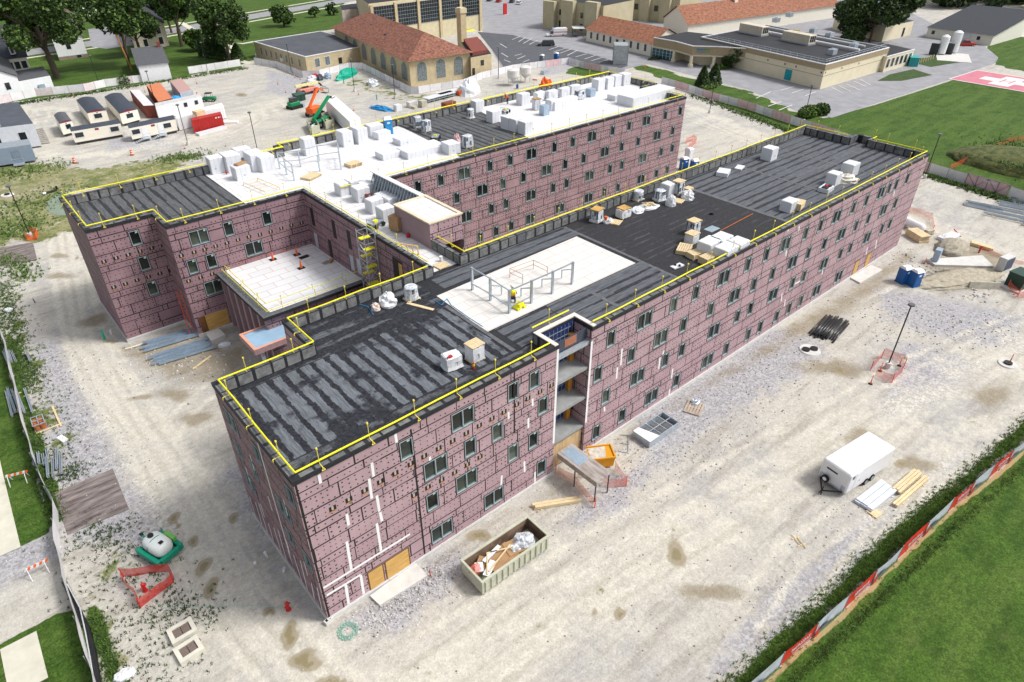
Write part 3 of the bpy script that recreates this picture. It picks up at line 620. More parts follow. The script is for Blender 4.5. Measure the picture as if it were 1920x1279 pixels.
facade((87.4, 16.9), (25, 16.9), (), 1); facade((92, 58.8), (25.5, 58.8), (), 1); facade((25.5, 57), (-.3, 57), (), 1); facade((7.2, 12.4), (0, 12.4), (), 1)
facade((21.1, 16.8), (7.2, 16.8), (), 1); facade((-.3, 57), (-.3, 45.7), (), 2, wm=pinkd); facade((6.1, 45.7), (6.1, 41.5), (), 2, wm=pinkd)  # rear left end wall also has its sun shade painted into the board colour
facade((28.4, 38.4), (88.3, 38.4), cw, 2, dens=1.2, dsz=1.3, wm=M('mid_mauve_board', (.33, .215, .23), .75, .1, .5, col2=(.39, .265, .28)))  # board tone between the pink and the darker mauve
pk2 = [(aty(a / 4, 320 + b_ / 4, 45.7).x + .3, aty(a / 4, 320 + b_ / 4, 45.7).z) for a, b_ in ((780, 683), (872, 657), (962, 632), (1052, 607), (1138, 583), (1225, 560), (853, 875), (942, 850), (1028, 822), (1115, 797), (1200, 772), (1285, 747))]
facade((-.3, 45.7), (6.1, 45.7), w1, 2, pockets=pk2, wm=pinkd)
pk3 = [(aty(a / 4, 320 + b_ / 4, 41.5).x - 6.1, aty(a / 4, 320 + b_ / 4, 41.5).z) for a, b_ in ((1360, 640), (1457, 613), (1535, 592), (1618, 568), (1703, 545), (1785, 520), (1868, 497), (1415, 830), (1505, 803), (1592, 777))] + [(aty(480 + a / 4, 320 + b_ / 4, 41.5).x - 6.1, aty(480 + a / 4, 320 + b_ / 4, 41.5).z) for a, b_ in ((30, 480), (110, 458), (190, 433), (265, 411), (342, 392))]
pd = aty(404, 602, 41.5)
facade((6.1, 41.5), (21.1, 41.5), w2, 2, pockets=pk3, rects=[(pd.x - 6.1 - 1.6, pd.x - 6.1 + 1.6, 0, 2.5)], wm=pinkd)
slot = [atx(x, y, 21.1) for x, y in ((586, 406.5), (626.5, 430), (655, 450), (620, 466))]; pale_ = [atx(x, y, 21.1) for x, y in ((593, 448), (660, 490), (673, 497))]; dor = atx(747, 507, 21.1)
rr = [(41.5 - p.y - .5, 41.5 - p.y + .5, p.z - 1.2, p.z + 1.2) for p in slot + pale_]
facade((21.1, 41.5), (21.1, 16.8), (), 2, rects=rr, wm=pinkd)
each('dark_opening', tape, BR, [(21.085, 21.12, p.y - .38, p.y + .38, p.z - 1.1, p.z + 1.1) for p in slot] + [(21.085, 21.12, dor.y - .9, dor.y + .9, dor.z - 1.2, dor.z + 1.2)])
each('covered_opening', M('pale_blue_sheet', (.42, .48, .52), .5, .1), BR, [(21.08, 21.12, p.y - .36, p.y + .36, p.z - 1.1, p.z + .7) for p in pale_])
b = MB(); b.box(21.05, 21.08, dor.y - .85, dor.y - .2, dor.z - 1.1, dor.z + .9); b.build('plywood_panel', ply, BR)
et = atx(483.5, 831.7, 0); es = [('w', ((12.4 - et.y, 13.2), (12.4 - et.y, .6)), .2)]
for k in range(11): es.append(('w', ((.6 + k * 1.12 + J(.2), 2.6 + (k % 3) * .6), (.6 + k * 1.12 + J(.2), .5)), .15))
for u, z in ((2.2, 7.1), (4.5, 10), (6.1, 7.3), (9.6, 9.8), (10.4, 4.5), (3.3, 4.2), (7.5, 4.1)): es.append(('w', ((u, z), (u, z - 1.5)), .15))
facade((0, 12.4), (0, 0), we, 2, strips=es, dens=.6, wm=pinkd)  # end wall turned from the sun, shade put into its board colour
# doors boarded with plywood, foundation, thresholds
each('boarded_doorway', ply, BR, [(r_[0] + .06, r_[1] - .06, -.03, .02, .12, 2.25) for r_ in dr + dr2] + [(pd.x - .95, pd.x + 1.5, 41.46, 41.52, .2, 2.4)])
each('doorway_lining', M('dark_brown_board', (.14, .06, .02), .8, .2), BR, [(r_[0] - .04, r_[1] + .04, -.015, .01, .0, 2.34) for r_ in dr + dr2] + [(pd.x - 1.6, pd.x - .95, 41.44, 41.52, .2, 2.4)])
OUT = [(0, 0), (21.35, 0), (21.35, 2), (25.05, 2), (25.05, 0), (88.5, 0), (88.5, 7.6), (89.8, 7.6), (89.8, 10.2), (87.4, 10.2), (87.4, 16.9), (25, 16.9), (25, 21.1), (28.4, 21.1), (28.4, 38.4), (88.3, 38.4), (88.3, 47.6), (92, 47.6), (92, 58.8), (25.5, 58.8), (25.5, 57), (-.3, 57), (-.3, 45.7), (6.1, 45.7), (6.1, 41.5), (21.1, 41.5), (21.1, 16.8), (7.2, 16.8), (7.2, 12.4), (0, 12.4)]
def inset(poly, d):
    n = len(poly); R = []
    for i in range(n):
        a, b_, c_ = Vector(poly[i - 1]), Vector(poly[i]), Vector(poly[(i + 1) % n])
        e1, e2 = (b_ - a).normalized(), (c_ - b_).normalized(); n1, n2 = Vector((-e1.y, e1.x)), Vector((-e2.y, e2.x))
        R.append(tuple(b_ + n1 * d + n2 * d))
    return R
b = MB(); b.prism(inset(OUT, -.07), -.1, .42, 0, cap=False)
o1, o2 = inset(OUT, -.07), inset(OUT, 0)
for i in range(len(OUT)):
    k = (i + 1) % len(OUT); b.q([(*o1[i], .42), (*o1[k], .42), (*o2[k], .42), (*o2[i], .42)])
    e = Vector(OUT[k]) - Vector(OUT[i]); L_ = e.length; e.normalize(); nv = Vector((e.y, -e.x)); u = .2
    while u < L_ - .6:
        a = Vector(OUT[i]) + e * u + nv * .09; c_ = a + e * min(2.2, L_ - u - .2); b.q([(*a, .3), (*c_, .3), (*c_, .43), (*a, .43)], 1); u += 2.35
b.build('foundation', [conc, white], BR)
# stair recess on the front
each('stair_landing', M('grey_landing', (.27, .28, .28), .85, .15), BR, [(21.4, 25., .12, 1.95, z - .12, z + .14) for z in (3.35, 6.5, 9.6)])
b = MB(); b.box(21.36, 25.04, 1.93, 1.99, .4, 13.4, 0)
for i in range(9): b.box(21.4 + i * .42, 21.43 + i * .42, 1.90, 1.93, 3.5, 13.3, 1)
for k in range(16): b.box(21.4, 24.6, 1.895, 1.925, 3.6 + k * .62, 3.64 + k * .62, 1)
b.build('stair_glazing', [M('blue_wrap', (.012, .03, .12), .4, .3), galv], BR)
b = MB(); b.box(24.35, 24.8, 1.55, 1.9, .4, 12.3, 0); b.build('timber_post', M('orange_timber', (.50, .22, .03), .7, .2, 2), BR)
b = MB(); b.box(21.4, 25., .15, .45, 11.9, 12.25, 0); b.build('steel_lintel', galv, BR)
b = MB(); b.box(21.42, 24.98, .5, .56, 12.3, 13.3, 0); b.box(22.5, 23.8, .47, .5, 12.5, 13.2, 1); b.build('header_panel', [M('header_dark', (.05, .06, .09), .6), M('header_rust', (.35, .14, .08), .7)], BR)
b = MB(); b.box(21.42, 24.98, .3, 1.85, .42, 2.9, 0); b.build('plywood_hoarding', M('pale_plywood', (.50, .36, .20), .75, .25, 1.5, streak=(3, 3, .6)), BR)
b = MB(); b.box(20.95, 21.33, -.02, 2.4, 13.56, 13.64); b.box(21.33, 25.07, 2.02, 2.4, 13.563, 13.643); b.box(25.07, 25.45, -.02, 2.4, 13.566, 13.646); b.build('recess_coping', M('pale_coping', (.66, .60, .56), .6, .08), BR)
# roof deck and parapet
RF = 12.6
b = MB(); b.q([(x, y, RF - .02) for x, y in OUT]); 
import bmesh
ro = b.build('roof_deck', felt, BR); bm = bmesh.new(); bm.from_mesh(ro.data); bmesh.ops.triangulate(bm, faces=bm.faces); bm.to_mesh(ro.data); bm.free()
def patch(mat, *polys, z=RF):
    for p in polys: b = MB(); b.q([(x, y, z) for x, y in p]); b.build('roof_membrane', mat, BR)
R4 = lambda x0, x1, y0, y1: [(x0, y0), (x1, y0), (x1, y1), (x0, y1)]
patch(roofA, R4(.45, 19.2, 2.7, 11.3)); patch(roofXd, R4(.45, 20.9, .45, 2.6), R4(7.7, 19.5, 11.4, 16.3), R4(.45, 7.6, 11.4, 11.95))
patch(roofX, R4(25.5, 38, .45, 5.9), R4(20.9, 38, 13.95, 16.4), R4(20, 25.4, 2.5, 5.9), R4(57, 87, .45, 16.4), R4(87.1, 89.3, 8, 9.8), R4(87.1, 88.1, .5, 7.9))
patch(roofB, R4(38.1, 56.9, .45, 16.4)); patch(roofC, R4(.2, 15.3, 46.1, 56.6), R4(6.6, 15.3, 41.9, 46), [(43.4, 38.8), (55, 38.8), (59.5, 58.4), (44.9, 58.4)])
WPATCH = [(19.3, 6.0), (37.4, 6.0), (37.4, 13.8), (19.6, 13.3)]
patch(roofWd, WPATCH, z=RF + .012)
patch(roofW, R4(21.5, 24.6, 17, 21.1), R4(21.5, 28, 21.1, 41.9), R4(15.4, 43.3, 41.9, 56.6), [(25.9, 56.6), (44.8, 56.6), (44.8, 58.4), (25.9, 58.4)], [(43.3, 41.9), (43.6, 41.9), (44.8, 56.6), (43.3, 56.6)], R4(28, 43.3, 38.8, 41.9),
      [(55.1, 38.8), (87.9, 38.8), (87.9, 48), (91.6, 48), (91.6, 58.4), (59.6, 58.4)], z=RF + .004)
# seams lapping over the felt
for p, q, w_ in (((57, .6), (57, 16.3), .5), ((25.6, 5.75), (38, 5.75), .3), ((38.05, .5), (38.05, 16.2), .35), ((19.2, 2.6), (19.2, 11.4), .35), ((68, .8), (68, 16), .35), ((78, 1), (78, 15.6), .3), ((30.2, .6), (30.2, 4.8), .4), ((70, 8), (87, 8), .25)):
    p, q = Vector(p), Vector(q); d = (q - p).normalized(); o = Vector((-d.y, d.x)) * w_ / 2; z = RF + .02 + J(.004)
    b = MB(); b.q([(*(p - o), z), (*(q - o), z), (*(q + o), z), (*(p + o), z)]); b.build('felt_lap', feltg, BR)
b = MB(); iO, oO, n_ = inset(OUT, .42), inset(OUT, -.06), len(OUT)
for i in range(n_):
    k = (i + 1) % n_
    b.q([(*oO[i], 13.55), (*oO[k], 13.55), (*iO[k], 13.55), (*iO[i], 13.55)]); b.q([(*oO[i], 13.22), (*oO[k], 13.22), (*oO[k], 13.55), (*oO[i], 13.55)])
    b.q([(*iO[k], RF - .02), (*iO[i], RF - .02), (*iO[i], 13.55), (*iO[k], 13.55)])
    p, q = Vector(iO[i]), Vector(iO[k]); e = q - p; L_ = e.length; e.normalize(); nv = Vector((-e.y, e.x)); u = .1
    while u < L_ - .5:
        l_ = min(random.uniform(.8, 1.15), L_ - u - .1); a, c_ = p + e * u + nv * .008, p + e * (u + l_) + nv * .008; m = 1 if random.random() < .86 else 2
        b.q([(*c_, RF + .06 + J(.03)), (*a, RF + .06 + J(.03)), (*a, 13.5), (*c_, 13.5)], m)
        a2, c2 = p + e * u - nv * .40, p + e * (u + l_) - nv * .40
        b.q([(*a2, 13.556), (*c2, 13.556), (*(c_ - nv * .05), 13.556), (*(a - nv * .05), 13.556)], m if random.random() < .7 else 2)
        u += l_ + random.uniform(.12, .3)
b.build('parapet', [felt, M('grey_parapet_felt', (.16, .165, .165), .85, .45, 1.8, bump=.3), feltg], BR)
# stair head on the connecting wing
b = MB(); b.box(24.5, 28.36, 21.06, 27.3, RF, 15.25, 0); b.build('stair_head_wall', M('plain_mauve_board', (.30, .215, .235), .8, .06, .6), BR)
facade((24.5, 21.02), (28.36, 21.02), (), 2, zt=15.25, zb=RF + .0)
b = MB(); z = 15.25
b.box(24.42, 24.78, 20.94, 27.36, z, z + .13); b.box(28.1, 28.46, 20.94, 27.36, z, z + .132); b.box(24.78, 28.1, 20.94, 21.3, z, z + .131); b.box(24.78, 28.1, 27.0, 27.36, z, z + .131); b.build('stair_head_coping', M('cream_board', (.66, .56, .42), .7, .1), BR)
b = MB(); b.q([(24.7, 21.2, z + .03), (28.2, 21.2, z + .03), (28.2, 27.1, z + .03), (24.7, 27.1, z + .03)]); b.build('stair_head_roof', roofW, BR)
b = MB(); b.box(28.02, 28.3, 27.37, 37.3, RF, 15.2, 0); b.build('screen_panel', M('corrugated_steel', (.26, .29, .32), .5, .35, 3, metal=.3, streak=(.3, .3, 5)), BR)
b = MB(); b.box(27.85, 28.46, 27.37, 37.5, 15.2, 15.3); b.build('screen_cap', white, BR)
st0 = MB(); st0.bar((0, 0, 2.5), (-1.15, 0, .05), .09); st0.bar((-.02, 0, .05), (-.02, 0, 2.55), .07); s0 = st0.build('screen_brace', galv, BR)
for k in range(18):
    o = s0 if k == 0 else s0.copy()
    if k: COL.objects.link(o); o.parent = BR
    o.location = (28.0, 27.7 + k * .55, RF)
b = MB(); b.bar((25.6, 37.9, 12.95), (28.1, 37.6, 12.95), .1, .7); b.build('plywood_upstand', ply, BR)
# low courtyard block
BK = thing('building', 'low flat roofed pink board block tucked into the courtyard', 'building', (9.9, 29.4, 0))
ZB = 6.9
def bk(mb, nm, mt): return mb.build(nm, mt, BK, w=True)
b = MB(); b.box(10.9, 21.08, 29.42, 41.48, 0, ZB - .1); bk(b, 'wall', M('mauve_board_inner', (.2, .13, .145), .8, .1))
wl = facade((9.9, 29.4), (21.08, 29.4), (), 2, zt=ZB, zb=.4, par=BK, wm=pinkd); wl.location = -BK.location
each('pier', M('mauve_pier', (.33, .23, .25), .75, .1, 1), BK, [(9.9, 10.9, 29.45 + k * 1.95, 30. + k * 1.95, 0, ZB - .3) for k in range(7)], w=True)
b = MB(); b.q([(9.9, 29.4, ZB), (21.08, 29.4, ZB), (21.08, 41.48, ZB), (9.9, 41.48, ZB)]); bk(b, 'roof_deck', roofW)
b = MB()
b.box(9.6, 10.6, 29.0, 41.4, ZB - .28, ZB + .06, 0, 1); b.box(10.6, 21.05, 29.0, 29.7, ZB - .27, ZB + .05, 0, 1); bk(b, 'parapet', [felt, feltg])
# blue covered canopy
cz = 5.3; a, b_, c_ = at(448, 628, cz), at(475, 659, cz), at(527, 643, cz)
CN = thing('entrance_canopy', 'small canopy with blue membrane top and orange timber rim by the courtyard block', 'canopy', (a.x, b_.y, 0))
xw, yw = 5.2, a.y - b_.y
b = MB(); b.box(.25, xw, .25, yw - .25, cz - .1, cz - .02); b.build('canopy_roof', M('blue_membrane', (.28, .42, .56), .5, .12, .8), CN)
b = MB(); b.box(0, xw, 0, .28, cz - .55, cz + .06, 0, 1); b.box(0, xw, yw - .28, yw, cz - .55, cz + .06, 0, 1); b.box(0, .28, .28, yw - .28, cz - .55, cz + .06, 0, 1); b.build('rim', [M('mauve_fascia', (.36, .23, .24), .8), M('salmon_timber', (.68, .32, .20), .7, .1)], CN)
for x in (.7, 3.4):
    b = MB(); b.box(x, x + .3, .35, .65, 0, cz - .1); b.build('post', galv, CN)
# ------------------------------------------------------------------ yellow guard rails
railp = None
def rail(pts, label, z=13.85, post=3.5, r=.062, clamp=True, hpost=1.0):
    pts = [Vector((x, y, z)) for x, y in pts]
    t = thing('guard_rail', label, 'guard rail', pts[0] - Vector((0, 0, z - (z - .3))), 0, 'yellow guard rails round the roof edges')
    b = MB(); fine_ = []
    for a, c in zip(pts, pts[1:]):
        n_ = max(1, round((c - a).length / 3.2)); fine_ += [a.lerp(c, k / n_) + (Vector((J(.03), J(.03), J(.05))) if 0 < k else Vector()) for k in range(n_)]
    b.tube(fine_ + [pts[-1]], r, 8); b.build('rail_pipe', yel, t, w=True)
    pm = MB(); pm.tube([(0, 0, -.3), (0, 0, hpost - .1)], .026, 5); pm.box(-.05, .05, -.05, .05, hpost - .14, hpost - .02)
    if clamp: pm.bar((0, 0, -.28), (.0, -.42, -.3), .05); pm.bar((-.1, -.45, -.45), (0, -.42, -.28), .04); pm.bar((.1, -.45, -.45), (0, -.42, -.28), .04); pm.bar((-.12, -.46, -.46), (.12, -.46, -.46), .04)
    p0 = None
    for a, c in zip(pts, pts[1:]):
        L_ = (c - a).length; d = (c - a).normalized(); n_ = max(1, round(L_ / post)); an = math.atan2(d.y, d.x)
        for k in range(n_):
            q = a + d * (L_ * (k + .45) / n_)
            if p0 is None: p0 = pm.build('post', yelp, t); o = p0
            else: o = p0.copy(); COL.objects.link(o); o.parent = t
            o.location = q - t.location; o.rotation_euler = (0, 0, an)
    return t
rail([(.35, 12.0), (.35, .3), (20.7, .3)], 'yellow rail round the near corner of the black front roof')
rail([(21.1, 2.7), (25.1, 2.7)], 'short yellow rail along the back of the stair recess')
rail([(25.3, .3), (88.2, .3)], 'longest yellow rail running along the front eaves past the stair recess')
rail([(88.2, .3), (88.2, 7.4), (89.4, 7.4)], 'yellow rail at the far right end of the front roof', hpost=1.1)
rail([(87.2, 10.4), (87.2, 16.6), (25.3, 16.6)], 'yellow rail along the rear parapet of the front wing facing the inner court')
rail([(25.2, 16.6), (25.2, 20.9)], 'short yellow rail over the black upstand beside the stair head', hpost=1.1)
rail([(20.9, 16.4), (7.5, 16.4), (7.5, 12.0), (.35, 12.0)], 'yellow rail stepping along the courtyard side of the front roof')
rail([(21.4, 17.), (21.4, 41.8)], 'thin yellow rail on the courtyard edge of the white connecting roof', r=.05)
rail([(.0, 56.6), (0, 46), (6.4, 46), (6.4, 41.8), (21.2, 41.8)], 'yellow rail stepping round the rear left roof corner above the courtyard', r=.065)
rail([(.2, 56.7), (15.8, 56.7)], 'yellow rail along the far edge of the rear left black roof')
rail([(23, 56.7), (25.9, 56.7), (25.9, 58.5), (91.6, 58.5)], 'yellow rail along the far edge of the rear white roof', r=.09)
rail([(91.6, 58.5), (91.6, 48)], 'yellow rail at the far right corner of the rear white roof')
rail([(24.5, 38.8), (87.9, 38.8), (87.9, 47)], 'yellow rail along the inner court edge of the rear wing', r=.06)
rail([(10.2, 41.2), (10.2, 29.4), (21, 29.4)], 'outer low yellow cable rail on the courtyard block roof', z=ZB + .45, r=.035, clamp=False, hpost=.6)
rail([(10.6, 41.2), (10.6, 30.3), (21, 30.3)], 'inner low yellow cable rail on the courtyard block roof', z=ZB + .8, r=.035, clamp=False, hpost=.4)
# ------------------------------------------------------------------ goods on the roofs
foams = M('foam_joint', (.42, .44, .48), .8)
GF = 'white foam stacks on the roofs'
def foam(px, py, label, wd=1.3, d=1.25, h=1.35, rot=0., z=RF, mat=None, n=1):
    c = at(px, py, z + h / 2); b = MB()
    b.rbox(-wd / 2, wd / 2, -d / 2, d / 2, .0, h, .07)
    for k in range(1, max(2, round(wd / .62))): x = -wd / 2 + wd * k / max(2, round(wd / .62)); b.box(x - .012, x + .012, -d / 2 - .004, d / 2 + .004, .02, h + .004, 1)
    if random.random() < .5: x = random.uniform(-.3, .1) * wd; b.box(x, x + .25, -d / 2 - .008, -d / 2, h * .3, h * .3 + .16, 2)
    o = b.build('foam_stack', [mat or random.choice((foamw, foamw, foamw2)), foams, galvb]); o.location = (c.x, c.y, z + .01); o.rotation_euler = (0, 0, rot + J(.06))
    return tag(o, label, 'foam stack', GF)
def pallet(b, lx=1.2, ly=1.05, z=0., m=0):
    for k in range(6): y = -ly / 2 + k * ly / 6; b.box(-lx / 2, lx / 2, y, y + ly / 6 * .78, z + .1, z + .13, m)
    for x in (-lx / 2, -.06, lx / 2 - .12): b.box(x, x + .12, -ly / 2 + .02, ly / 2 - .02, z + .0, z + .1, m)
def sack(name, px, py, label, cat, r=(.8, .7, .6), mat=None, z=RF, jit=.18, group=None):
    c = at(px, py, z + r[2] * .5); b = MB()
    b.ball(0, 0, 0, r[0], r[1], r[2] * 1.5, n=14, jit=jit, half=True)
    o = b.build(name, mat or foamw2); o.location = (c.x, c.y, z); o.rotation_euler = (0, 0, J(3)); return tag(o, label, cat, group)
def wrapped(px, py, label, h=1.15, top=None, core=None, rot=0., wd=1.15, z=RF, rnd=False, skirt=False, extra=False):
    c = at(px, py, z + h / 2); t = thing('wrapped_pallet', label, 'wrapped pallet', (c.x, c.y, z), rot + J(.2), 'shrink wrapped pallets on the roofs')
    b = MB(); pallet(b); b.build('pallet', lum, t)
    b = MB(); 
    if rnd:
        for i in range(8):
            a = i * math.pi / 4; rr_ = .34
            b.cyl(math.cos(a) * rr_, math.sin(a) * rr_, .14, h - .04, .2, n=8)
        b.cyl(0, 0, .14, h - .03, .36, n=10)
    else:
        for i in range(3):
            for k in range(3): b.box(-wd / 2 + i * wd / 3 + .02, -wd / 2 + (i + 1) * wd / 3 - .02, -.5 + k / 3 + .02, -.5 + (k + 1) / 3 - .02, .14, h - J(.06))
    b.build('load', core or load, t)
    b = MB(); n_ = 16; R = []
    for zz, k in ((.1, 1.18 if skirt else 1.02), (.35, 1.03), (h * .6, 1.0), (h - .05, .98), (h + .03, .86)):
        for i in range(n_):
            a = 2 * math.pi * i / n_; q = max(abs(math.cos(a)), abs(math.sin(a))); q = 1 / q if not rnd else 1.06
            q = min(q, 1.28); R.append((math.cos(a) * q * wd / 2 * k * (1 + J(.035)), math.sin(a) * q * .53 * k * (1 + J(.035)), zz))
    i0 = b.add(R)
    for r_ in range(4):
        for i in range(n_):
            if r_ in (1, 2) and random.random() < .28: continue
            b.f.append((i0 + r_ * n_ + i, i0 + r_ * n_ + (i + 1) % n_, i0 + (r_ + 1) * n_ + (i + 1) % n_, i0 + (r_ + 1) * n_ + i)); b.m.append(0)
    b.f.append(tuple(i0 + 4 * n_ + i for i in range(n_))); b.m.append(0)
    b.build('plastic_wrap', wrapc if core is None else foamw2, t)
    if top: b = MB(); pallet(b, 1.2, 1.1, h + .03); b.build('top_board', top, t)
    return t
# front roof
wrapped(771, 549, 'blue banded rolls in clear wrap near the courtyard parapet of the front roof', 1.25, rnd=True)
sack('plastic_sheet_heap', 727, 563, 'large white crumpled plastic heap left of the blue wrapped rolls', 'plastic heap', (.95, .75, .62))
sack('plastic_sheet_heap', 704, 576, 'small white and brown plastic bundle at the left end of the heap', 'plastic heap', (.42, .4, .42), M('soiled_plastic', (.6, .5, .45), .6, .3, 4))
def slab(name, px, py, lx, ly, h, rot, mat, label, cat, z=RF, group=None):
    c = at(px, py, z + h); b = MB(); b.box(-lx / 2, lx / 2, -ly / 2, ly / 2, .012, h); o = b.build(name, mat); o.location = (c.x, c.y, z); o.rotation_euler = (0, 0, rot); return tag(o, label, cat, group)
slab('plank', 788, 574, 2.6, .3, .06, -1.15, lum, 'pale plank lying beside the blue wrapped rolls', 'plank')
wrapped(847, 676, 'white wrapped bale with a red tool lying on top near the front eaves', 1.1, core=foamw, wd=1.3, skirt=True)
wrapped(890, 660, 'white wrapped crate topped with timber slats beside the bale with the red tool', 1.3, top=lum, core=foamw)
def post_thing(name, px, py, h, r, mat, label, cat, z=0., band=None, base=None, group=None, lean=0):
    c = at(px, py, z); t = thing(name, label, cat, (c.x, c.y, z), 0, group); b = MB(); b.cyl(0, 0, 0.03, h, r, r * .8, 8); b.build('post', mat, t)
    if band:
        b = MB(); [b.cyl(0, 0, h * k, h * k + h * .09, r * 1.08, r * 1.05, 8) for k in (.55, .75)]; b.build('reflective_band', band, t)
    if base: b = MB(); b.cyl(0, 0, 0, .06, base, base * .9, 8); b.build('base', rubber, t)
    return t
ex = post_thing('fire_extinguisher', 888, 692, .55, .1, red, 'red fire extinguisher standing by the front eaves rail', 'extinguisher', RF, band=yel)
sw = at(843, 669, RF + 1.2); b = MB(); b.box(-.2, .2, -.06, .06, 0, .08); b.box(-.05, .2, -.12, .12, .0, .1); o = b.build('red_tool', red); o.location = (sw.x, sw.y, RF + 1.16); tag(o, 'red hand tool lying on the white wrapped bale', 'tool')
wrapped(1119, 404, 'clear wrapped rolls under a plywood lid, leftmost in the row by the inner parapet', 1.3, top=ply, skirt=True)
sack('plastic_sheet_heap', 1140, 414, 'white plastic heap beside the orange bucket on the black roof', 'plastic heap', (.55, .5, .35))
b = MB(); b.cyl(0, 0, .02, .4, .15, .18, 10); c = at(1136, 408, RF + .7); o = b.build('bucket', orange); o.location = (c.x, c.y, RF + .42); tag(o, 'orange bucket sitting on the white plastic heap', 'bucket')
def pallet_thing(px, py, label, rot=0., layers=1, z=RF, sz=(1.25, 1.1), mat=None):
    c = at(px, py, z + .13 * layers); b = MB()
    for k in range(layers): pallet(b, *sz, z=.135 * k)
    o = b.build('pallet', mat or lum); o.location = (c.x, c.y, z + .012); o.rotation_euler = (0, 0, rot + J(.15)); return tag(o, label, 'pallet', 'bare timber pallets')
pallet_thing(1155, 416, 'flat timber pallet lying just in front of the plywood topped crate', .3)
wrapped(1169, 399, 'low white crate with a plywood lid between a flat pallet and a sheet of plastic', .95, top=ply, core=foamw, wd=1.5)
sack('plastic_sheet_heap', 1196, 393, 'flat white plastic tray of scraps right of the plywood lidded crate', 'plastic heap', (.95, .7, .22))
wrapped(1197, 366, 'squat round bundle of dark rolls in clear wrap against the inner parapet', 1.1, rnd=True)
c = at(1216, 384, RF + .3); t = thing('rubble_pallet', 'pallet heaped with wood offcuts over white plastic', 'pallet', (c.x, c.y, RF), -.3); b = MB(); b.ball(0, 0, .0, 1.3, .8, .3, n=14, jit=.2, half=True); b.build('plastic_sheet', foamw2, t)
b = MB(); [b.ob(J(.6), J(.35), .22 + random.random() * .25, .5, .1, .06, J(3)) for _ in range(26)]; b.build('offcuts', lum, t)
wrapped(1237, 366, 'blue rolls under flared clear wrap left of the white draped stacks', 1.2, skirt=True)
foam(1252, 353, 'white foam stack standing behind the flared blue rolls', h=1.3)
sack('plastic_sheet_heap', 1258, 378, 'tall white draped heap in front of the white foam stack', 'plastic heap', (.62, .6, .8), jit=.1)
pallet_thing(1273, 376, 'flat pallet between the tall draped heap and the white sheeted mound', .2)
wrapped(1272, 351, 'tall grey wrapped bundle with timber lid behind the flat pallet', 1.35, top=lum)
pallet_thing(1291, 352, 'short pile of pallets right of the tall grey wrapped bundle', .1, 3, sz=(1., .8))
sack('plastic_sheet_heap', 1290, 367, 'white sheeted mound at the right end of the goods by the inner parapet', 'plastic heap', (.9, .75, .6))
wrapped(1300, 426, 'wrapped rolls topped with broken boards behind the block of four foam stacks', 1.3, top=lum)
wrapped(1297, 447, 'white crate with a timber lid between the broken boards and the foam block', .95, core=foamw, top=lum)
for k, (px, py, l) in enumerate(((1351, 455, 'rear white foam stack in the block of four by the front eaves'), (1383, 463, 'right hand white foam stack in the block of four by the front eaves'), (1329, 463, 'left hand white foam stack in the block of four by the front eaves'), (1360, 474, 'nearest white foam stack in the block of four by the front eaves'))): foam(px, py, l, 2.0 if k != 1 else 1.7, 1.5, 1.45, mat=foamw)
pallet_thing(1283, 464, 'fan of pale pallets left of the four foam stacks', .5, 3, sz=(1.9, 1.3)); pallet_thing(1303, 473, 'middle pile of pale pallets below the foam stacks', -.1, 4); pallet_thing(1328, 480, 'right pile of pale pallets under the nearest foam stack', 0, 5, sz=(1.5, 1.1))
slab('board', 1270, 498, 1.3, .6, .12, -.1, foamw, 'small white board with two dark pots near the eaves', 'board')
for q in ((1266, 497), (1274, 499)):
    c = at(*q, RF + .14); b = MB(); b.cyl(0, 0, 0, .14, .12, n=10); o = b.build('sealant_pot', blackp); o.location = (c.x, c.y, RF + .132); tag(o, 'small dark pot standing on the white board, one of two', 'pot', 'pots on the white board')
slab('metal_sheet', 1335, 429, 1.5, 1.0, .02, 0, M('blue_grey_sheet', (.26, .33, .38), .5, .15), 'blue grey metal sheet lying flat beside the rusty pipe', 'metal sheet')
a, b_ = at(1349, 434, RF + .06), at(1411, 401, RF + .06); b = MB(); b.tube([a, b_], .055, 7); o = b.build('rusty_pipe', M('orange_rust', (.33, .09, .02), .8, .3, 3)); tag(o, 'long orange rusty pipe lying on the black roof', 'pipe')
slab('sheet_stack', 1357, 320, 1.9, 1.4, .5, .4, foamw2, 'low white stack of sheets alone in the middle of the far felt roof', 'sheet stack')
slab('sheet_stack', 1387, 313, 1.6, .9, .2, .3, foamw2, 'thin pale pile of sheets right of the low white stack', 'sheet stack')
foam(1443, 287, 'large lone white foam stack at the inner side of the far felt roof', 1.7, 1.5, 1.6)
foam(1594, 316, 'white foam stack farthest right on the front roof', 1.8, 1.5, 1.55)
foam(1563, 334, 'white foam stack left of the red tool tray near the front eaves', 1.5, 1.3, 1.45)
sack('plastic_sheet_heap', 1585, 336, 'cream and white sheeted goods behind the tool tray', 'plastic heap', (1.5, .9, .6), M('cream_plastic', (.7, .66, .58), .6, .1, 3))
c = at(1550, 350, RF + .5); t = thing('tool_tray', 'white tray holding dark and red tools near the front eaves', 'tool tray', (c.x, c.y, RF), .1); b = MB(); b.box(-.9, .9, -.6, .6, .02, .5); b.build('tray', foamw2, t); b = MB(); [b.box(x, x + .5, -.4, .3, .5, .62) for x in (-.8, .1)]; b.build('tools', blackp, t); b = MB(); b.box(-.3, .3, -.1, .1, .62, .7); b.build('red_tool', red, t)
foam(1480, 384, 'white foam stack nearest the front eaves on the far felt roof', 1.7, 1.3, 1.2)
pallet_thing(1497, 378, 'pallet with boards right of the foam stack by the far eaves', .1, 6, sz=(1.6, 1.2))
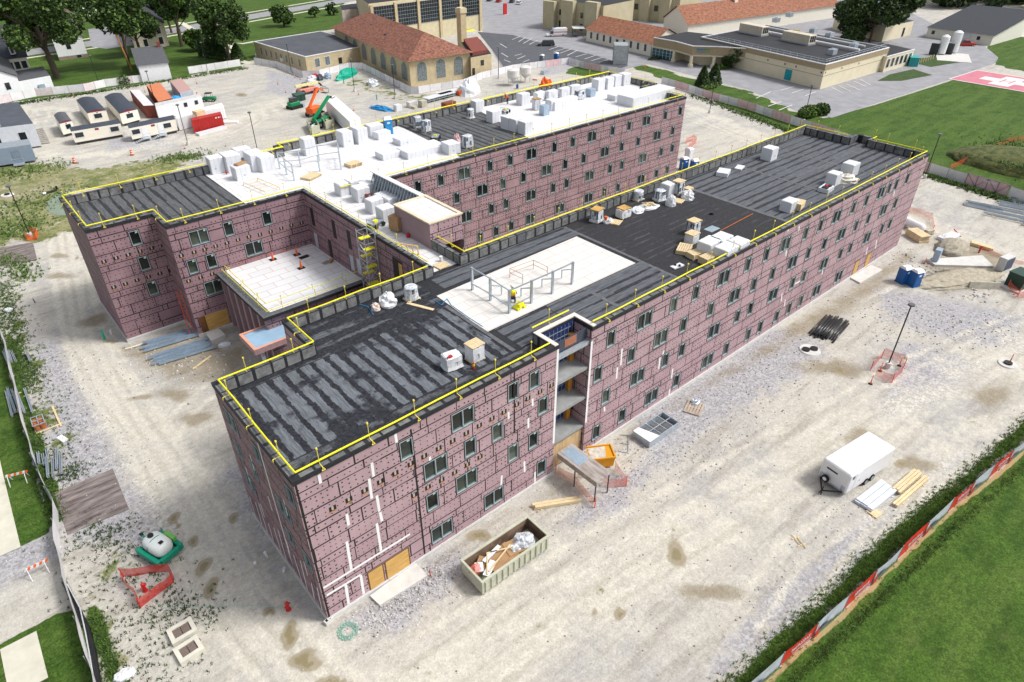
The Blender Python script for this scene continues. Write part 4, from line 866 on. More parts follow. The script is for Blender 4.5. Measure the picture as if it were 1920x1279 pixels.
c = at(1334, 402, RF); b = MB(); b.cyl(0, 0, 0, .22, .2, n=10, mt=0); o = b.build('roof_drain', blackp); o.location = (c.x, c.y, RF + .01); tag(o, 'round black roof drain alone on the black felt', 'drain')
# steel frame and worker on the white patch of the front roof
c0 = at(955, 587.5, RF); F = thing('steel_frame', 'galvanized steel screen frame standing on the white boards of the front roof', 'steel frame', (c0.x, c0.y, RF))
PB = [at(*p, RF) for p in ((886, 544), (919.7, 563.7), (955, 587.5), (996, 568.7), (1035, 551), (1072, 533))]
p0 = None; HF = 2.25
for p in PB:
    if p0 is None: b = MB(); b.box(-.09, .09, -.09, .09, .02, HF); p0 = b.build('post', galv, F); o = p0
    else: o = p0.copy(); COL.objects.link(o); o.parent = F
    o.location = p - c0
for hgt_, nm in ((HF - .08, 'top_beam'), (.65, 'low_beam')):
    b = MB()
    for i, (p, q) in enumerate(zip(PB, PB[1:])):
        if hgt_ < 1 and i > 2: continue
        b.bar(p - c0 + Vector((0, 0, hgt_)), q - c0 + Vector((0, 0, hgt_)), .09)
    b.build(nm, galv, F)
b = MB()
for i in (1, 3, 4, 5):
    d = Vector((0, 1, 0)) if i > 1 else Vector((1, .05, 0)); q = PB[i] - c0; b.bar(q + Vector((0, 0, 1.5)), q + d * 1.3 + Vector((0, 0, .9)), .09); b.bar(q + d * 1.3 + Vector((0, 0, .9)), q + d * 1.3 + Vector((0, 0, .1)), .09)
b.build('knee_brace', galv, F)
c1 = at(1000, 505, RF); F2 = thing('pipe_stand', 'thin rusty pipe frame behind the galvanized frame on the white boards', 'pipe frame', (c1.x, c1.y, RF))
Q = [at(*p, RF) - c1 for p in ((1000, 505), (1026, 518), (956, 521), (980, 532))]
b = MB()
for q in Q: b.tube([q, q + Vector((0, 0, .95))], .03, 5)
for i, k in ((0, 1), (2, 3), (0, 2)):
    for hh in (.5, .95): b.tube([Q[i] + Vector((0, 0, hh)), Q[k] + Vector((0, 0, hh))], .025, 5)
b.build('pipe_frame', M('thin_rusty_steel', (.42, .26, .18), .6, .2), F2)
def person(label, loc, joints, edges, radii, cloth, extra=(), rz=0., scale=1.):
    # one continuous body grown over a joint skeleton; hat, vest and the like are children
    me = bpy.data.meshes.new('person'); me.from_pydata(joints, edges, [])
    o = bpy.data.objects.new('person', me); COL.objects.link(o)
    md = o.modifiers.new('skin', 'SKIN'); md.use_smooth_shade = True
    for i, r_ in enumerate(radii): me.skin_vertices[0].data[i].radius = (r_, r_)
    me.skin_vertices[0].data[0].use_root = True
    sb = o.modifiers.new('sub', 'SUBSURF'); sb.levels = 1; sb.render_levels = 1
    me.materials.append(cloth); o.location = loc; o.rotation_euler = (0, 0, rz); o.scale = (scale,) * 3; tag(o, label, 'person')
    for nm, mb, mt in extra: mb.build(nm, mt, o, smooth=True)
    return o
def hand(Jn, E, R, wi, d):
    w = Vector(Jn[wi]); d = Vector(d).normalized(); s = d.orthogonal().normalized()
    pal = len(Jn); Jn.append(tuple(w + d * .06)); E.append((wi, pal)); R.append(.03)
    for k, ln in enumerate((.07, .085, .08, .065)):
        a = len(Jn); Jn.append(tuple(w + d * .1 + s * (k - 1.5) * .022)); E.append((pal, a)); R.append(.010)
        Jn.append(tuple(w + d * (.1 + ln * .5) + s * (k - 1.5) * .024)); E.append((a, a + 1)); R.append(.009)
        Jn.append(tuple(w + d * (.1 + ln * .85) + s * (k - 1.5) * .022 - Vector((0, 0, .02)))); E.append((a + 1, a + 2)); R.append(.008)
    a = len(Jn); Jn.append(tuple(w + d * .06 + s * .05)); E.append((pal, a)); R.append(.011); Jn.append(tuple(w + d * .10 + s * .065)); E.append((a, a + 1)); R.append(.009)
def worker(label, px, py, z, rz, hat, vest, bend=.9, kneel=True, scale=1.):
    # crouched, torso leaning forward (+y), hands down by the knees
    hip = .52 if kneel else .92
    Jn = [(0, 0, hip), (0, .14, hip + .2), (0, .30, hip + .42), (0, .36, hip + .53), (0, .44, hip + .66)]
    E = [(0, 1), (1, 2), (2, 3), (3, 4)]; R = [.15, .15, .16, .065, .105]
    for s in (-1, 1):
        i = len(Jn); Jn += [(s * .10, -.02, hip - .03), (s * .17, .36 if kneel else .08, .38 if kneel else .5), (s * .16, .05 if kneel else .0, .08), (s * .16, .24 if kneel else .14, .05)]
        E += [(0, i), (i, i + 1), (i + 1, i + 2), (i + 2, i + 3)]; R += [.10, .075, .05, .045]
        i = len(Jn); Jn += [(s * .21, .29, hip + .38), (s * .30, .42, hip + .12), (s * .22, .60, hip - .08)]
        E += [(2, i), (i, i + 1), (i + 1, i + 2)]; R += [.065, .048, .034]
        hand(Jn, E, R, i + 2, (0, .5, -.8))
    v = MB(); v.ball(0, .2, hip + .27, .245, .235, .33, n=12); 
    v2 = MB(); [v2.box(x, x + .06, -.055, -.015, hip + .1, hip + .5) for x in (-.12, .06)]
    hh = MB(); hh.ball(0, .46, hip + .72, .135, .15, .12, n=12, half=True); hh.cyl(0, .48, hip + .70, hip + .725, .16, n=12)
    hd = MB(); hd.ball(0, .46, hip + .66, .095, .105, .125, n=12); hd.box(-.015, .015, .55, .585, hip + .63, hip + .67); [hd.ball(x, .545, hip + .685, .014, .012, .012, n=6) for x in (-.035, .035)]; hd.box(-.03, .03, .548, .556, hip + .60, hip + .61); [hd.ball(x, .46, hip + .66, .015, .025, .035, n=6) for x in (-.1, .1)]
    c = at(px, py, z)
    return person(label, (c.x, c.y, z + .01), Jn, E, R, jean, [('vest', v, vest), ('vest_stripe', v2, orange), ('hard_hat', hh, hat), ('face', hd, skin)], rz, scale)
worker('person crouching in a yellow vest and white hard hat inside the steel frame', 962, 570, RF, -.6, white, hivis, scale=1.15)
worker('person in an orange vest bending over the far white roof near the back parapet', 952, 196, RF, .4, M('yellow_hat', (.7, .5, .1), .5), orange, kneel=False)
c = at(973, 577, RF); b = MB(); b.ob(0, 0, .12, .9, .6, .4, .4, 0, .8, .8); b.tube([(-.35, -.4, .12), (-.35, .4, .12)], .12, 10); b.tube([(.35, -.4, .12), (.35, .4, .12)], .12, 10); b.cyl(.1, 0, .5, .62, .12, n=8); o = b.build('generator', yel); o.location = (c.x, c.y, RF + .01); tag(o, 'small yellow machine on the white boards beside the crouching worker', 'machine')
# rear roofs and connecting wing
for a in ((404, 308, 'white foam stack at the corner where the rear black felt meets white boards', 1.7, 1.6, 2.0), (433, 303, 'white foam stack second along the rear parapet from the black felt', 1.9, 2.2, 2.1), (452, 322, 'low white foam stack with a brown box lying on top', 1.9, 1.5, 1.6),
    (455, 291, 'white foam stack behind the foam with the brown box', 2.0, 1.6, 1.9), (478, 300, 'long white foam stack right of the brown box', 1.9, 2.4, 2.1), (497, 304, 'white foam stack left of the grey pipe screen', 1.9, 1.9, 1.9),
    (577, 273, 'tall lone white foam stack behind the grey pipe screen', 1.6, 1.5, 2.2), (646, 258, 'left of two tall white foam stacks by the rear parapet', 1.6, 2.0, 2.0), (673, 252, 'right of two tall white foam stacks by the rear parapet', 1.6, 2.2, 2.1), (702, 243, 'long white foam stack beside the blue toilet on the roof', 2.2, 1.6, 1.6), (716, 252, 'low white foam stack touching the foot of the blue roof toilet', 2.2, 1.4, 1.0),
    (645, 352, 'white foam stack farthest left in the heap on the connecting wing', 1.8, 1.4, 1.4), (665, 347, 'white foam stack at the back of the heap on the connecting wing', 1.8, 1.5, 1.5), (676, 362, 'double white foam stack beside the steel screen on the connecting wing', 1.6, 1.6, 1.6), (690, 353, 'white foam stack right against the braced steel screen', 1.8, 1.5, 1.5),
    (702, 384, 'white foam stack next to the red tank on the connecting wing', 1.6, 1.4, 1.5), (719, 373, 'flat topped white foam stack close to the stair head', 1.6, 1.4, 1.3), (733, 379, 'white foam stack touching the stair head wall', 1.5, 1.3, 1.3), (723, 400, 'white foam stack beside the cardboard crate', 1.6, 1.5, 1.6),
    (895, 198, 'white foam stack at the far parapet where the dark felt ends', 1.7, 1.5, 1.7), (926, 217, 'white foam stack left of the wheeled cart on the far roof', 1.9, 1.5, 1.7), (952, 229, 'left of three white foam stacks on the edge of the dark felt', 1.5, 1.6, 1.8), (967, 233, 'middle of three white foam stacks on the edge of the dark felt', 1.5, 1.6, 1.8), (985, 238, 'right of three white foam stacks on the edge of the dark felt', 1.6, 1.6, 1.8),
    (981, 185, 'white foam stack alone in front of the far parapet past the orange worker', 1.8, 1.5, 1.8), (1034, 196, 'white foam stack right of the grey crate on the far roof', 1.5, 1.5, 1.6), (1122, 158, 'first of four white foam stacks leading to the far corner', 1.9, 1.6, 1.9), (1139, 155, 'second of four white foam stacks leading to the far corner', 1.8, 1.6, 1.9), (1154, 151, 'third of four white foam stacks leading to the far corner', 1.8, 1.6, 1.9), (1170, 148, 'last of four white foam stacks at the far corner of the roof', 1.9, 1.7, 2.0),
    (1155, 181, 'low white foam stack in the middle of the far roof', 2.6, 1.8, .9), (845, 258 + 18, 'white foam stack where the rear white boards meet the dark felt', 1.9, 2.0, 1.4), (760, 262, 'low white foam stack in the open middle of the rear roof', 3, 2, .8), (730, 288, 'low white foam stack close to the inner court edge of the rear roof', 3.2, 2, .8)):
    foam(*a[:3], *a[3:], mat=foamw)
for px, py, l, lx, ly, h in ((1212, 179, 'very long low white foam pile at the right end of the far roof', 11, 3.4, 1.5), (1056, 193, 'long white foam pile with dark joints in the middle of the far roof', 5.5, 1.5, 1.4), (790, 280, 'broad low white foam pile beside the inner court edge of the rear roof', 6, 3, .9)): foam(px, py, l, lx, ly, h, mat=foamw)
for a in ((1011, 181, 'left clear wrapped bale in the row before the far parapet'), (1034, 178, 'second clear wrapped bale in the row before the far parapet'), (1057, 173, 'third clear wrapped bale in the row before the far parapet'), (1077, 168, 'right clear wrapped bale in the row before the far parapet')): wrapped(*a, 1.5, core=foamw, wd=2.2)
wrapped(1006, 196, 'white crate heaped with brown wood scraps on the far roof', 1.6, core=foamw, top=M('brown_scraps', (.4, .25, .1), .8, .3, 4))
slab('grey_crate', 1021, 197, 1.2, 1.1, 1.5, 0, galvb, 'grey blue crate between the scrap crate and a foam stack', 'crate')
wrapped(1088, 178, 'dark machine half wrapped in plastic on the far roof', 1.4, wd=1.8); slab('grey_crate', 1108, 166, 1.2, 1.2, 1.3, 0, galvb, 'grey crate right of the plastic wrapped machine', 'crate')
wrapped(882, 213, 'dark roll in a flared plastic skirt on the dark felt by the far parapet', 1.4, skirt=True, rnd=True)
wrapped(783, 229, 'clear wrapped rolls with an orange cap, left of two on the dark rear felt', 1.6); wrapped(799, 236, 'clear wrapped rolls with orange cones, right of two on the dark rear felt', 1.6); wrapped(876, 265, 'clear wrapped box near the inner court edge of the dark rear felt', 1.6, wd=1.5)
sack('plastic_sheet_heap', 857, 262, 'pink and white bag beside the clear wrapped box', 'bag', (.5, .4, .8), M('pink_bag', (.7, .45, .45), .6, .3, 4))
def portaloo(loc, rz, label, mat=None, group=None):
    t = thing('portable_toilet', label, 'portable toilet', loc, rz, group); b = MB(); b.box(-.56, .56, -.56, .56, .08, 2.05); b.box(-.6, .6, -.6, .6, 0, .1); b.build('body', mat or blue, t)
    b = MB(); b.box(-.42, .42, -.585, -.56, .16, 1.95, 0); d = b.build('door', mat or blue, t); b = MB(); b.box(-.2, .2, -.595, -.587, 1.5, 1.75); b.build('sign', white, d); b = MB(); b.box(.3, .36, -.61, -.587, 1.0, 1.15); b.build('handle', galv, d)
    b = MB(); b.hexa([(-.62, -.62, 2.05), (.62, -.62, 2.05), (.62, .62, 2.05), (-.62, .62, 2.05), (-.5, -.3, 2.32), (.5, -.3, 2.32), (.5, .3, 2.32), (-.5, .3, 2.32)]); b.build('roof', white, t)
    b = MB(); b.box(-.3, .3, .56, .575, 1.6, 1.85); b.build('vent', white, t); return t
c = at(729, 250, RF); portaloo((c.x, c.y, RF), -.35, 'light blue portable toilet standing on the white rear roof', bluel)
c = at(441, 284, RF); portaloo((c.x, 57.9, 0), .2, 'blue and white cabin partly hidden behind the foam at the rear parapet', bluel)
# roof carts, cardboard crate, timber frame, pallets, pipe screens
c = at(746, 418, RF + .8); t = thing('cardboard_crate', 'tall brown cardboard crate on legs against the stair head', 'crate', (c.x, c.y, RF), .25); b = MB(); b.box(-.7, .7, -.65, .65, .25, 1.65); b.box(-.16, .16, -.665, -.65, 1.1, 1.2, 1); b.box(-.5, -.48, -.66, -.65, .3, 1.6, 1); b.build('box', [card, M('dark_card', (.18, .11, .06))], t)
for x in (-.55, .55):
    for y in (-.5, .5): b = MB(); b.box(x - .06, x + .06, y - .06, y + .06, 0, .25); b.build('leg', card, t)
def cart(px, py, label, rz=0., z=RF):
    c = at(px, py, z); t = thing('wheeled_cart', label, 'cart', (c.x, c.y, z), rz); b = MB(); b.box(-.8, .8, -.45, .45, .5, .58); b.bar((-.8, -.45, .55), (-.8, -.45, 1.0), .05); b.bar((-.8, .45, .55), (-.8, .45, 1.0), .05); b.bar((-.8, -.45, 1.), (-.8, .45, 1.), .05); b.bar((.8, 0, .5), (1.5, 0, .1), .05); b.build('deck', galv, t)
    for x in (-.5, .6):
        for y in (-.55, .55): b = MB(); b.tube([(x, y - .08, .24), (x, y + .08, .24)], .24, 12); b.build('wheel', rubber, t)
    b = MB(); b.box(-.3, .2, -.2, .2, .58, .75); b.build('yellow_tool', yel, t); return t
cart(705, 425, 'flat wheeled cart with a yellow tool near the foam stacks on the connecting wing', .3); cart(947, 212, 'wheeled cart with black tyres on the far white roof', .5); cart(817, 262, 'dark roofing trolley with handles on the dark rear felt', .8)
slab('fuel_can', 766, 438, .45, .3, .4, .4, red, 'red can on a dark mat beside the cardboard crate', 'can')
tk = at(684, 376, RF); b = MB(); b.box(-.1, .1, -.9, .9, .02, .9); b.box(-.1, .5, -.9, -.7, .9, 1.0); o = b.build('red_rack', rust); o.location = (tk.x, tk.y, RF); tag(o, 'low rusty red rack standing left of the foam near the stair head', 'rack')
c = at(766, 475, RF); t = MB()
for k in range(5): t.bar((-1.1 + k * .55, 0, .02), (-1.1 + k * .55, 0, 1.1), .09, .05)
t.bar((-1.1, 0, 1.1), (1.1, 0, 1.1), .09, .05); t.bar((-1.1, 0, .05), (1.1, 0, .05), .09, .05)
o = t.build('timber_trestle', M('orange_pine', (.72, .44, .14), .7, .12)); o.location = (c.x, c.y, RF); o.rotation_euler = (.25, 0, -1.0); tag(o, 'open orange timber frame standing on the connecting wing', 'timber frame')
pallet_thing(828, 497, 'pallet with a white pot where the white wing meets the front roof', .2, 1)
c = at(827, 490, RF); b = MB(); b.cyl(0, 0, 0, .38, .17, n=10); o = b.build('bucket', white); o.location = (c.x, c.y, RF + .15); tag(o, 'white bucket standing on the pallet at the end of the white wing', 'bucket')
pallet_thing(583, 329, 'pallet of timber lying inside the grey pipe screen', .3, 2, sz=(2.2, 1.6))
pallet_thing(662, 305, 'pallet of brown offcuts on the rear white roof behind the ladder', .2, 3, sz=(1.8, 1.5))
slab('board', 450, 305, 1.4, .7, .2, .3, card, 'brown box lying on the low white foam stack', 'box', z=RF + 1.63)
sc0 = at(525, 317, RF); SC = thing('pipe_screen', 'open grey steel post and rail screen on the rear white roof', 'steel frame', (sc0.x, sc0.y, RF))
PS = [at(*p, RF) - sc0 for p in ((525, 317), (538, 328), (552, 339), (564, 313), (599, 303), (637, 298), (600, 322), (640, 318))]
b = MB()
for p in PS: b.box(p.x - .07, p.x + .07, p.y - .07, p.y + .07, .02, 2.1)
b.build('post', galv, SC); b = MB()
for i, k in ((0, 1), (1, 2), (0, 3), (3, 4), (4, 5), (5, 7)):
    for hh in (.9, 2.05): b.bar(PS[i] + Vector((0, 0, hh)), PS[k] + Vector((0, 0, hh)), .08)
b.build('beam', galv, SC)
lf = at(490, 352, RF); LF = thing('timber_ladder_frame', 'thin timber ladder frame lying on the rear white roof', 'ladder frame', (lf.x, lf.y, RF), .15); b = MB(); [b.bar((-.9, y, .35), (1.0, y, .35), .06) for y in np.linspace(-2.3, 2.3, 5)]; b.bar((-.9, -2.3, .35), (-.9, 2.3, .35), .07); b.bar((1, -2.3, .35), (1, 2.3, .35), .07); [b.bar((x, y, 0), (x, y, .35), .06) for x in (-.9, 1) for y in (-2.3, 2.3)]; b.build('frame', lum, LF)
ex2 = post_thing('fire_extinguisher', 425, 327, .5, .09, red, 'small red extinguisher on white boards beside the rear black felt', 'extinguisher', RF)
# courtyard block roof: warning cones with flags, hatch, box
for px, py, l in ((419 + 93, 487, 'orange flag cone at the back left of the courtyard block roof'), (557, 478, 'orange flag cone at the back right of the courtyard block roof'), (565, 503, 'orange flag cone nearest the front of the courtyard block roof')):
    c = at(px, py, ZB); t = thing('warning_cone', l, 'cone', (c.x, c.y, ZB), 0, 'orange cones on the courtyard block roof'); b = MB(); b.cyl(0, 0, .05, 1.0, .16, .05, 8); b.build('cone', orange, t); b = MB(); b.box(-.38, .38, -.28, .28, .005, .06); b.build('base', rubber, t)
slab('board', 612, 492, .9, .7, .03, .2, M('grey_board', (.25, .25, .24)), 'grey board lying on the courtyard block roof by the wall', 'board', ZB); slab('box', 620, 487, .7, .35, .3, .6, card, 'small brown box by the wall on the courtyard block roof', 'box', ZB)
slab('roof_hatch', 570, 481, 1.1, .5, .12, .1, blackp, 'dark two hole roof hatch on the courtyard block', 'hatch', ZB)
b = MB(); P_ = at(512, 487, ZB), at(557, 478, ZB); [b.tube([p + Vector((0, 0, .8)), q + Vector((0, 0, .8))], .02, 4) for p, q in ((P_[0], P_[1]), (at(440, 507, ZB), P_[0]), (P_[1], at(600, 470, ZB)))]; tag(b.build('warning_line', M('red_line', (.6, .1, .05), .6)), 'thin red warning line strung between the orange cones', 'warning line')
# scaffold stair tower
c = atx(686, 432, 20.4); TW = thing('scaffold_tower', 'slim galvanized scaffold stair tower with yellow treads in the courtyard', 'scaffold', (20.3, c.y, 0))
b = MB()
for x in (-.6, .6):
    for y in (-.75, .75): b.tube([(x, y, 0), (x, y, 14.2)], .045, 6)
for k in range(15):
    z = .4 + k * .97
    for (x, y), (x2, y2) in (((-.6, -.75), (.6, -.75)), ((.6, -.75), (.6, .75)), ((.6, .75), (-.6, .75)), ((-.6, .75), (-.6, -.75))):
        b.tube([(x, y, z), (x2, y2, z)], .03, 4)
        if z < 13: b.tube([(x, y, z), (x2, y2, z + .97)] if k % 2 else [(x2, y2, z), (x, y, z + .97)], .025, 4)
b.build('lattice', galv, TW)
t0 = None
for k in range(14):
    if t0 is None: b = MB(); b.box(-.55, .55, -.28, .28, 0, .09); t0 = b.build('tread', yel, TW); o = t0
    else: o = t0.copy(); COL.objects.link(o); o.parent = TW
    o.location = (0, (-.35, .35)[k % 2], .6 + k * .97)
# ------------------------------------------------------------------ things on the site ground
def frame_of(pa, pb, z=0.): a, ang, L_ = edge(pa, pb, z); return (a.x, a.y, 0), ang, L_
# enclosed cargo trailer
A, B_, C_ = at(1584, 927, .45), at(1546, 886, .45), at(1665, 873, .45); d = C_ - A; ang = math.atan2(d.y, d.x); Ln = d.length * 1.02; Wd = (B_ - A).length; Ht = hgt((1584, 927), (1602, 884), .45) + .0
T = thing('cargo_trailer', 'white enclosed twin axle cargo trailer parked on the gravel', 'trailer', (A.x, A.y, 0), ang)
b = MB(); b.rbox(0, Ln, 0, Wd, .45, .45 + 2.05, .1); b.build('body', white, T)
b = MB(); b.box(.12, Ln - .12, .12, Wd - .12, 2.5, 2.515); [b.box(x, x + .06, .1, Wd - .1, 2.515, 2.53) for x in (.5, Ln * .35, Ln * .55, Ln - .4)]; b.build('roof_skin', M('trailer_roof', (.84, .84, .85), .4), T)
b = MB(); b.box(-.02, 0, .15, .5, .5, 1.1); b.box(-.02, .0, Wd - .5, Wd - .12, .5, 1.1); b.box(-.03, .0, .1, Wd - .1, .47, .62); b.build('stone_guard', galv, T)
b = MB(); b.box(-.015, 0, Wd * .42, Wd * .80, 1.75, 1.92); b.build('name_plate', M('dark_letters', (.05, .06, .09)), T)
b = MB(); b.box(Ln * .06, Ln * .10, -.03, 0, 1.9, 2.2); b.build('side_vent', blackp, T)
dr_ = MB(); dr_.box(.9, 1.65, -.02, 0, .55, 2.25); D_ = dr_.build('door', white, T); b = MB(); b.box(1.5, 1.56, -.05, -.02, 1.2, 1.4); b.build('handle', galv, D_)
for x in (Ln * .46, Ln * .60):
    for y in (.02, Wd - .02):
        b = MB(); b.tube([(x, y - .1, .34), (x, y + .1, .34)], .34, 14); w_ = b.build('wheel', rubber, T); b = MB(); b.tube([(x, y - .115, .34), (x, y + .115, .34)], .19, 10); b.build('rim', galv, w_)
b = MB(); b.bar((0, .25, .5), (-1.25, Wd / 2, .48), .1); b.bar((0, Wd - .25, .5), (-1.25, Wd / 2, .48), .1); b.bar((-1.2, Wd / 2, .48), (-1.65, Wd / 2, .48), .1); b.tube([(-1.2, Wd / 2, .0), (-1.2, Wd / 2, .95)], .05); b.build('drawbar', blackp, T)
b = MB(); b.tube([(-.35, Wd * .7, .9), (-.15, Wd * .7, .9)], .33, 14); w_ = b.build('spare_wheel', rubber, T); b = MB(); b.tube([(-.37, Wd * .7, .9), (-.13, Wd * .7, .9)], .18, 10); b.build('rim', white, w_)
# lumber and siding stacks
def boards_stack(name, pa, pb, wd, h, label, cat, mat, n=4, z=0., gap=.03, layers=2, group=None):
    loc, an, Ln = frame_of(pa, pb); b = MB()
    for k in range(layers):
        for i in range(n): o_ = J(.18); b.box(o_, Ln + o_ + J(.1), i * wd / n + gap / 2, (i + 1) * wd / n - gap / 2, .06 + k * h / layers, .06 + (k + 1) * h / layers - .012)
    for x in (.15 * Ln, .8 * Ln): b.box(x, x + .1, -.1, wd + .1, 0, .06)
    o = b.build(name, mat); o.location = (*loc[:2], z); o.rotation_euler = (0, 0, an); return tag(o, label, cat, group)
boards_stack('lumber_stack', (1686, 930), (1727, 894), .75, .35, 'yellow lumber planks stacked beside the white cargo trailer', 'lumber', lum, 3)
boards_stack('lumber_stack', (1682, 953), (1741, 901), .45, .25, 'long plank pair at the outer side of the yellow lumber stack', 'lumber', M('pale_lumber', (.68, .54, .32), .75, .15), 2)
boards_stack('siding_stack', (1634, 962), (1680, 925), 1.5, .3, 'pale grey panels stacked next to the yellow lumber', 'panel stack', M('grey_panel', (.58, .62, .70), .5, .1), 3, layers=3)
boards_stack('plank', (1621, 958), (1640, 972), .9, .06, 'short buff board under the end of the grey panels', 'plank', lum, 1, layers=1)
boards_stack('plank', (1484, 1007), (1500, 1027), .5, .06, 'two short loose boards alone on the open gravel', 'plank', lum, 2, layers=1, gap=.3)
boards_stack('lumber_stack', (1001, 958), (1086, 944), .55, .3, 'long timber bundle by the wall beside the roll off skip', 'lumber', lum, 2)
# roll-off skip
A, an, Ln = edge((905, 1118), (1028, 1030)); 
T = thing('skip', 'pale green roll off skip full of cardboard and plastic waste', 'skip', (A.x, A.y, 0), an); W_ = 2.45; H_ = 1.5
skm = M('pale_green_steel', (.46, .47, .37), .6, .15, 1.5)
b = MB(); t_ = .09
b.box(0, Ln, 0, t_, .2, H_); b.box(0, Ln, W_ - t_, W_, .2, H_); b.box(0, t_, t_, W_ - t_, .2, H_); b.box(Ln - t_, Ln, t_, W_ - t_, .2, H_); b.box(t_, Ln - t_, t_, W_ - t_, .2, .3)
for k in range(12): x = .25 + k * (Ln - .5) / 11; b.box(x, x + .1, -.09, 0, .25, H_ - .1); b.box(x, x + .1, W_, W_ + .09, .25, H_ - .1)
b.box(-.06, Ln + .06, -.07, .12, H_, H_ + .1); b.box(-.06, Ln + .06, W_ - .12, W_ + .07, H_, H_ + .1); b.box(-.06, .1, .12, W_ - .12, H_, H_ + .1); b.box(Ln - .1, Ln + .06, .12, W_ - .12, H_, H_ + .1)
[b.box(.1, Ln - .1, y, y + .15, 0.02, .2) for y in (.7, 1.6)]; b.build('body', skm, T)
b = MB(); b.box(t_ + .01, Ln - t_ - .01, t_, t_ + .02, .3, H_); b.box(t_ + .01, Ln - t_ - .01, W_ - t_ - .02, W_ - t_, .3, H_); b.box(Ln - t_ - .02, Ln - t_, t_ + .03, W_ - t_ - .03, .3, H_); b.build('rusty_lining', M('brown_rust', (.13, .08, .05), .85, .4, 1.5, col2=(.25, .17, .12)), T)
for nm, mt, items in (('cardboard_waste', card, [(2.6, 1.1, .75, 2.4, 1.6, .3, .1), (1.2, 1.5, .9, 1.3, .9, .2, .6), (4, 1.2, .8, 1.5, 1.3, .3, -.2)]), ('white_waste', white, [(1.3, .8, 1.15, 1.4, .5, .1, .5), (2.2, 1.7, 1.2, 1.8, .3, .08, .2), (.8, 1.4, 1.1, .8, .6, .1, 1)]), ('timber_waste', lum, [(2.4, 1.0, 1.25, 2.8, .1, .08, .3), (3, 1.5, 1.2, 2.2, .1, .08, -.4), (1.4, 1.2, 1.25, 1.9, .1, .08, .9)])):
    b = MB(); [b.ob(*i[:6], i[6]) for i in items]; b.build(nm, mt, T)
b = MB(); b.ball(Ln - 1.5, 1.2, .8, 1.0, .8, .75, n=12, jit=.2, half=True); b.ball(Ln - 2.4, 1.1, .8, .6, .5, .5, n=10, jit=.2, half=True); b.build('plastic_waste', wrapc, T)
b = MB(); b.ball(.5, 1.5, 1.0, .5, .45, .45, n=10, jit=.2, half=True); b.build('orange_waste', orangen, T)
# loading ramp canopy, netting, hopper
A, an, Ln = edge((1048, 893), (1128, 948)); zr = 2.35
T = thing('ramp_canopy', 'grey boarded entrance canopy on steel posts outside the stair recess', 'canopy', (21.7, -.1, 0))
b = MB(); Y1 = -4.6
for k in range(5): b.box(.0 + k * .35, .34 + k * .35, Y1, .0, zr + J(.006), zr + .07)
b.build('deck', M('weathered_boards', (.30, .25, .22), .85, .3, 1.5, streak=(2, .4, 1), col2=(.46, .42, .40)), T)
b = MB(); b.box(.25, 1.45, -2.3, -.3, zr + .075, zr + .09); b.build('metal_sheet', galvb, T)
b = MB(); b.box(-.05, .0, Y1, -.05, zr - .45, zr + .06); b.build('side_board', M('worn_board', (.32, .28, .24), .85, .3, 2), T)
for x, y in ((.1, Y1 + .2), (1.65, Y1 + .2), (.05, -2.1), (1.65, -2.1)): b = MB(); b.tube([(x, y, 0), (x, y, zr)], .06, 6); b.build('post', M('dark_post', (.06, .05, .06), .6), T)
def netting(label, pts, h=1.05, mat=None, posts=None, sag=.1, group='orange safety netting'):
    P = [Vector(p) for p in pts]; t = thing('safety_netting', label, 'netting', P[0], 0, group); b = MB()
    for p, q in zip(P, P[1:]):
        n_ = max(2, int((q - p).length / .8))
        prev = None
        for i in range(n_ + 1):
            k = i / n_; r_ = p.lerp(q, k) - P[0]; s_ = math.sin(math.pi * k) * sag; o = Vector((J(.05), J(.05), 0)) if 0 < k < 1 else Vector((0, 0, 0))
            cur = (r_ + o + Vector((0, 0, .02)), r_ + o + Vector((0, 0, h - s_ + J(.04))))
            if prev: b.q([prev[0], cur[0], cur[1], prev[1]])
            prev = cur
    b.build('net', mat or orangen, t)
    for p in (posts if posts is not None else P):
        b = MB(); r_ = Vector(p) - P[0]; b.bar(r_, r_ + Vector((J(.06), J(.06), h + .15)), .06); b.build('stake', mat and redn or orange, t)
    return t
G = lambda *ps: [at(*p) for p in ps]
netting('orange netting fence along both sides of the boarded ramp by the stair recess', G((1045, 890), (1075, 905), (1112, 950)), posts=G((1042, 888), (1115, 952)))
netting('orange netting fence right of the boarded ramp below the orange hopper', G((1128, 905), (1142, 915), (1174, 912), (1152, 880)), posts=G((1174, 912),))
netting('ring of orange netting around the light pole in the front yard', G((1632, 695), (1655, 668), (1692, 680), (1690, 700), (1670, 718), (1640, 705)), posts=G((1632, 695), (1652, 672), (1694, 690), (1672, 718)), mat=M('faded_orange_net', (.70, .10, .06), .6, .2, 6, alpha=.45))
netting('red netting draped round the hydrant in the lower left weeds', G((232, 1082), (322, 1072), (327, 1092), (300, 1112), (264, 1140), (258, 1118), (236, 1100), (232, 1084)), mat=redn, h=.95, posts=G((232, 1082), (264, 1140), (325, 1090)))
netting('orange netting bunched round the light pole at the left edge', G((50, 442), (52, 452), (70, 450), (72, 438), (58, 436)), h=.9, mat=M('bright_orange_net', (.8, .12, .02), .6, .2, alpha=.75), posts=[])
netting('pale orange netting by the white tank behind the far end of the front wing', G((1690, 398), (1720, 402), (1745, 412), (1748, 436)), posts=G((1747, 436),))
netting('orange netting lying along the trench in the right yard', G((1835, 468), (1860, 478), (1905, 495), (1935, 500)), h=.6, posts=G((1838, 470),), mat=orangen)
netting('orange netting round the dark green transformer at the right edge', G((1888, 540), (1908, 560), (1960, 555)), posts=G((1888, 540), (1908, 556)))
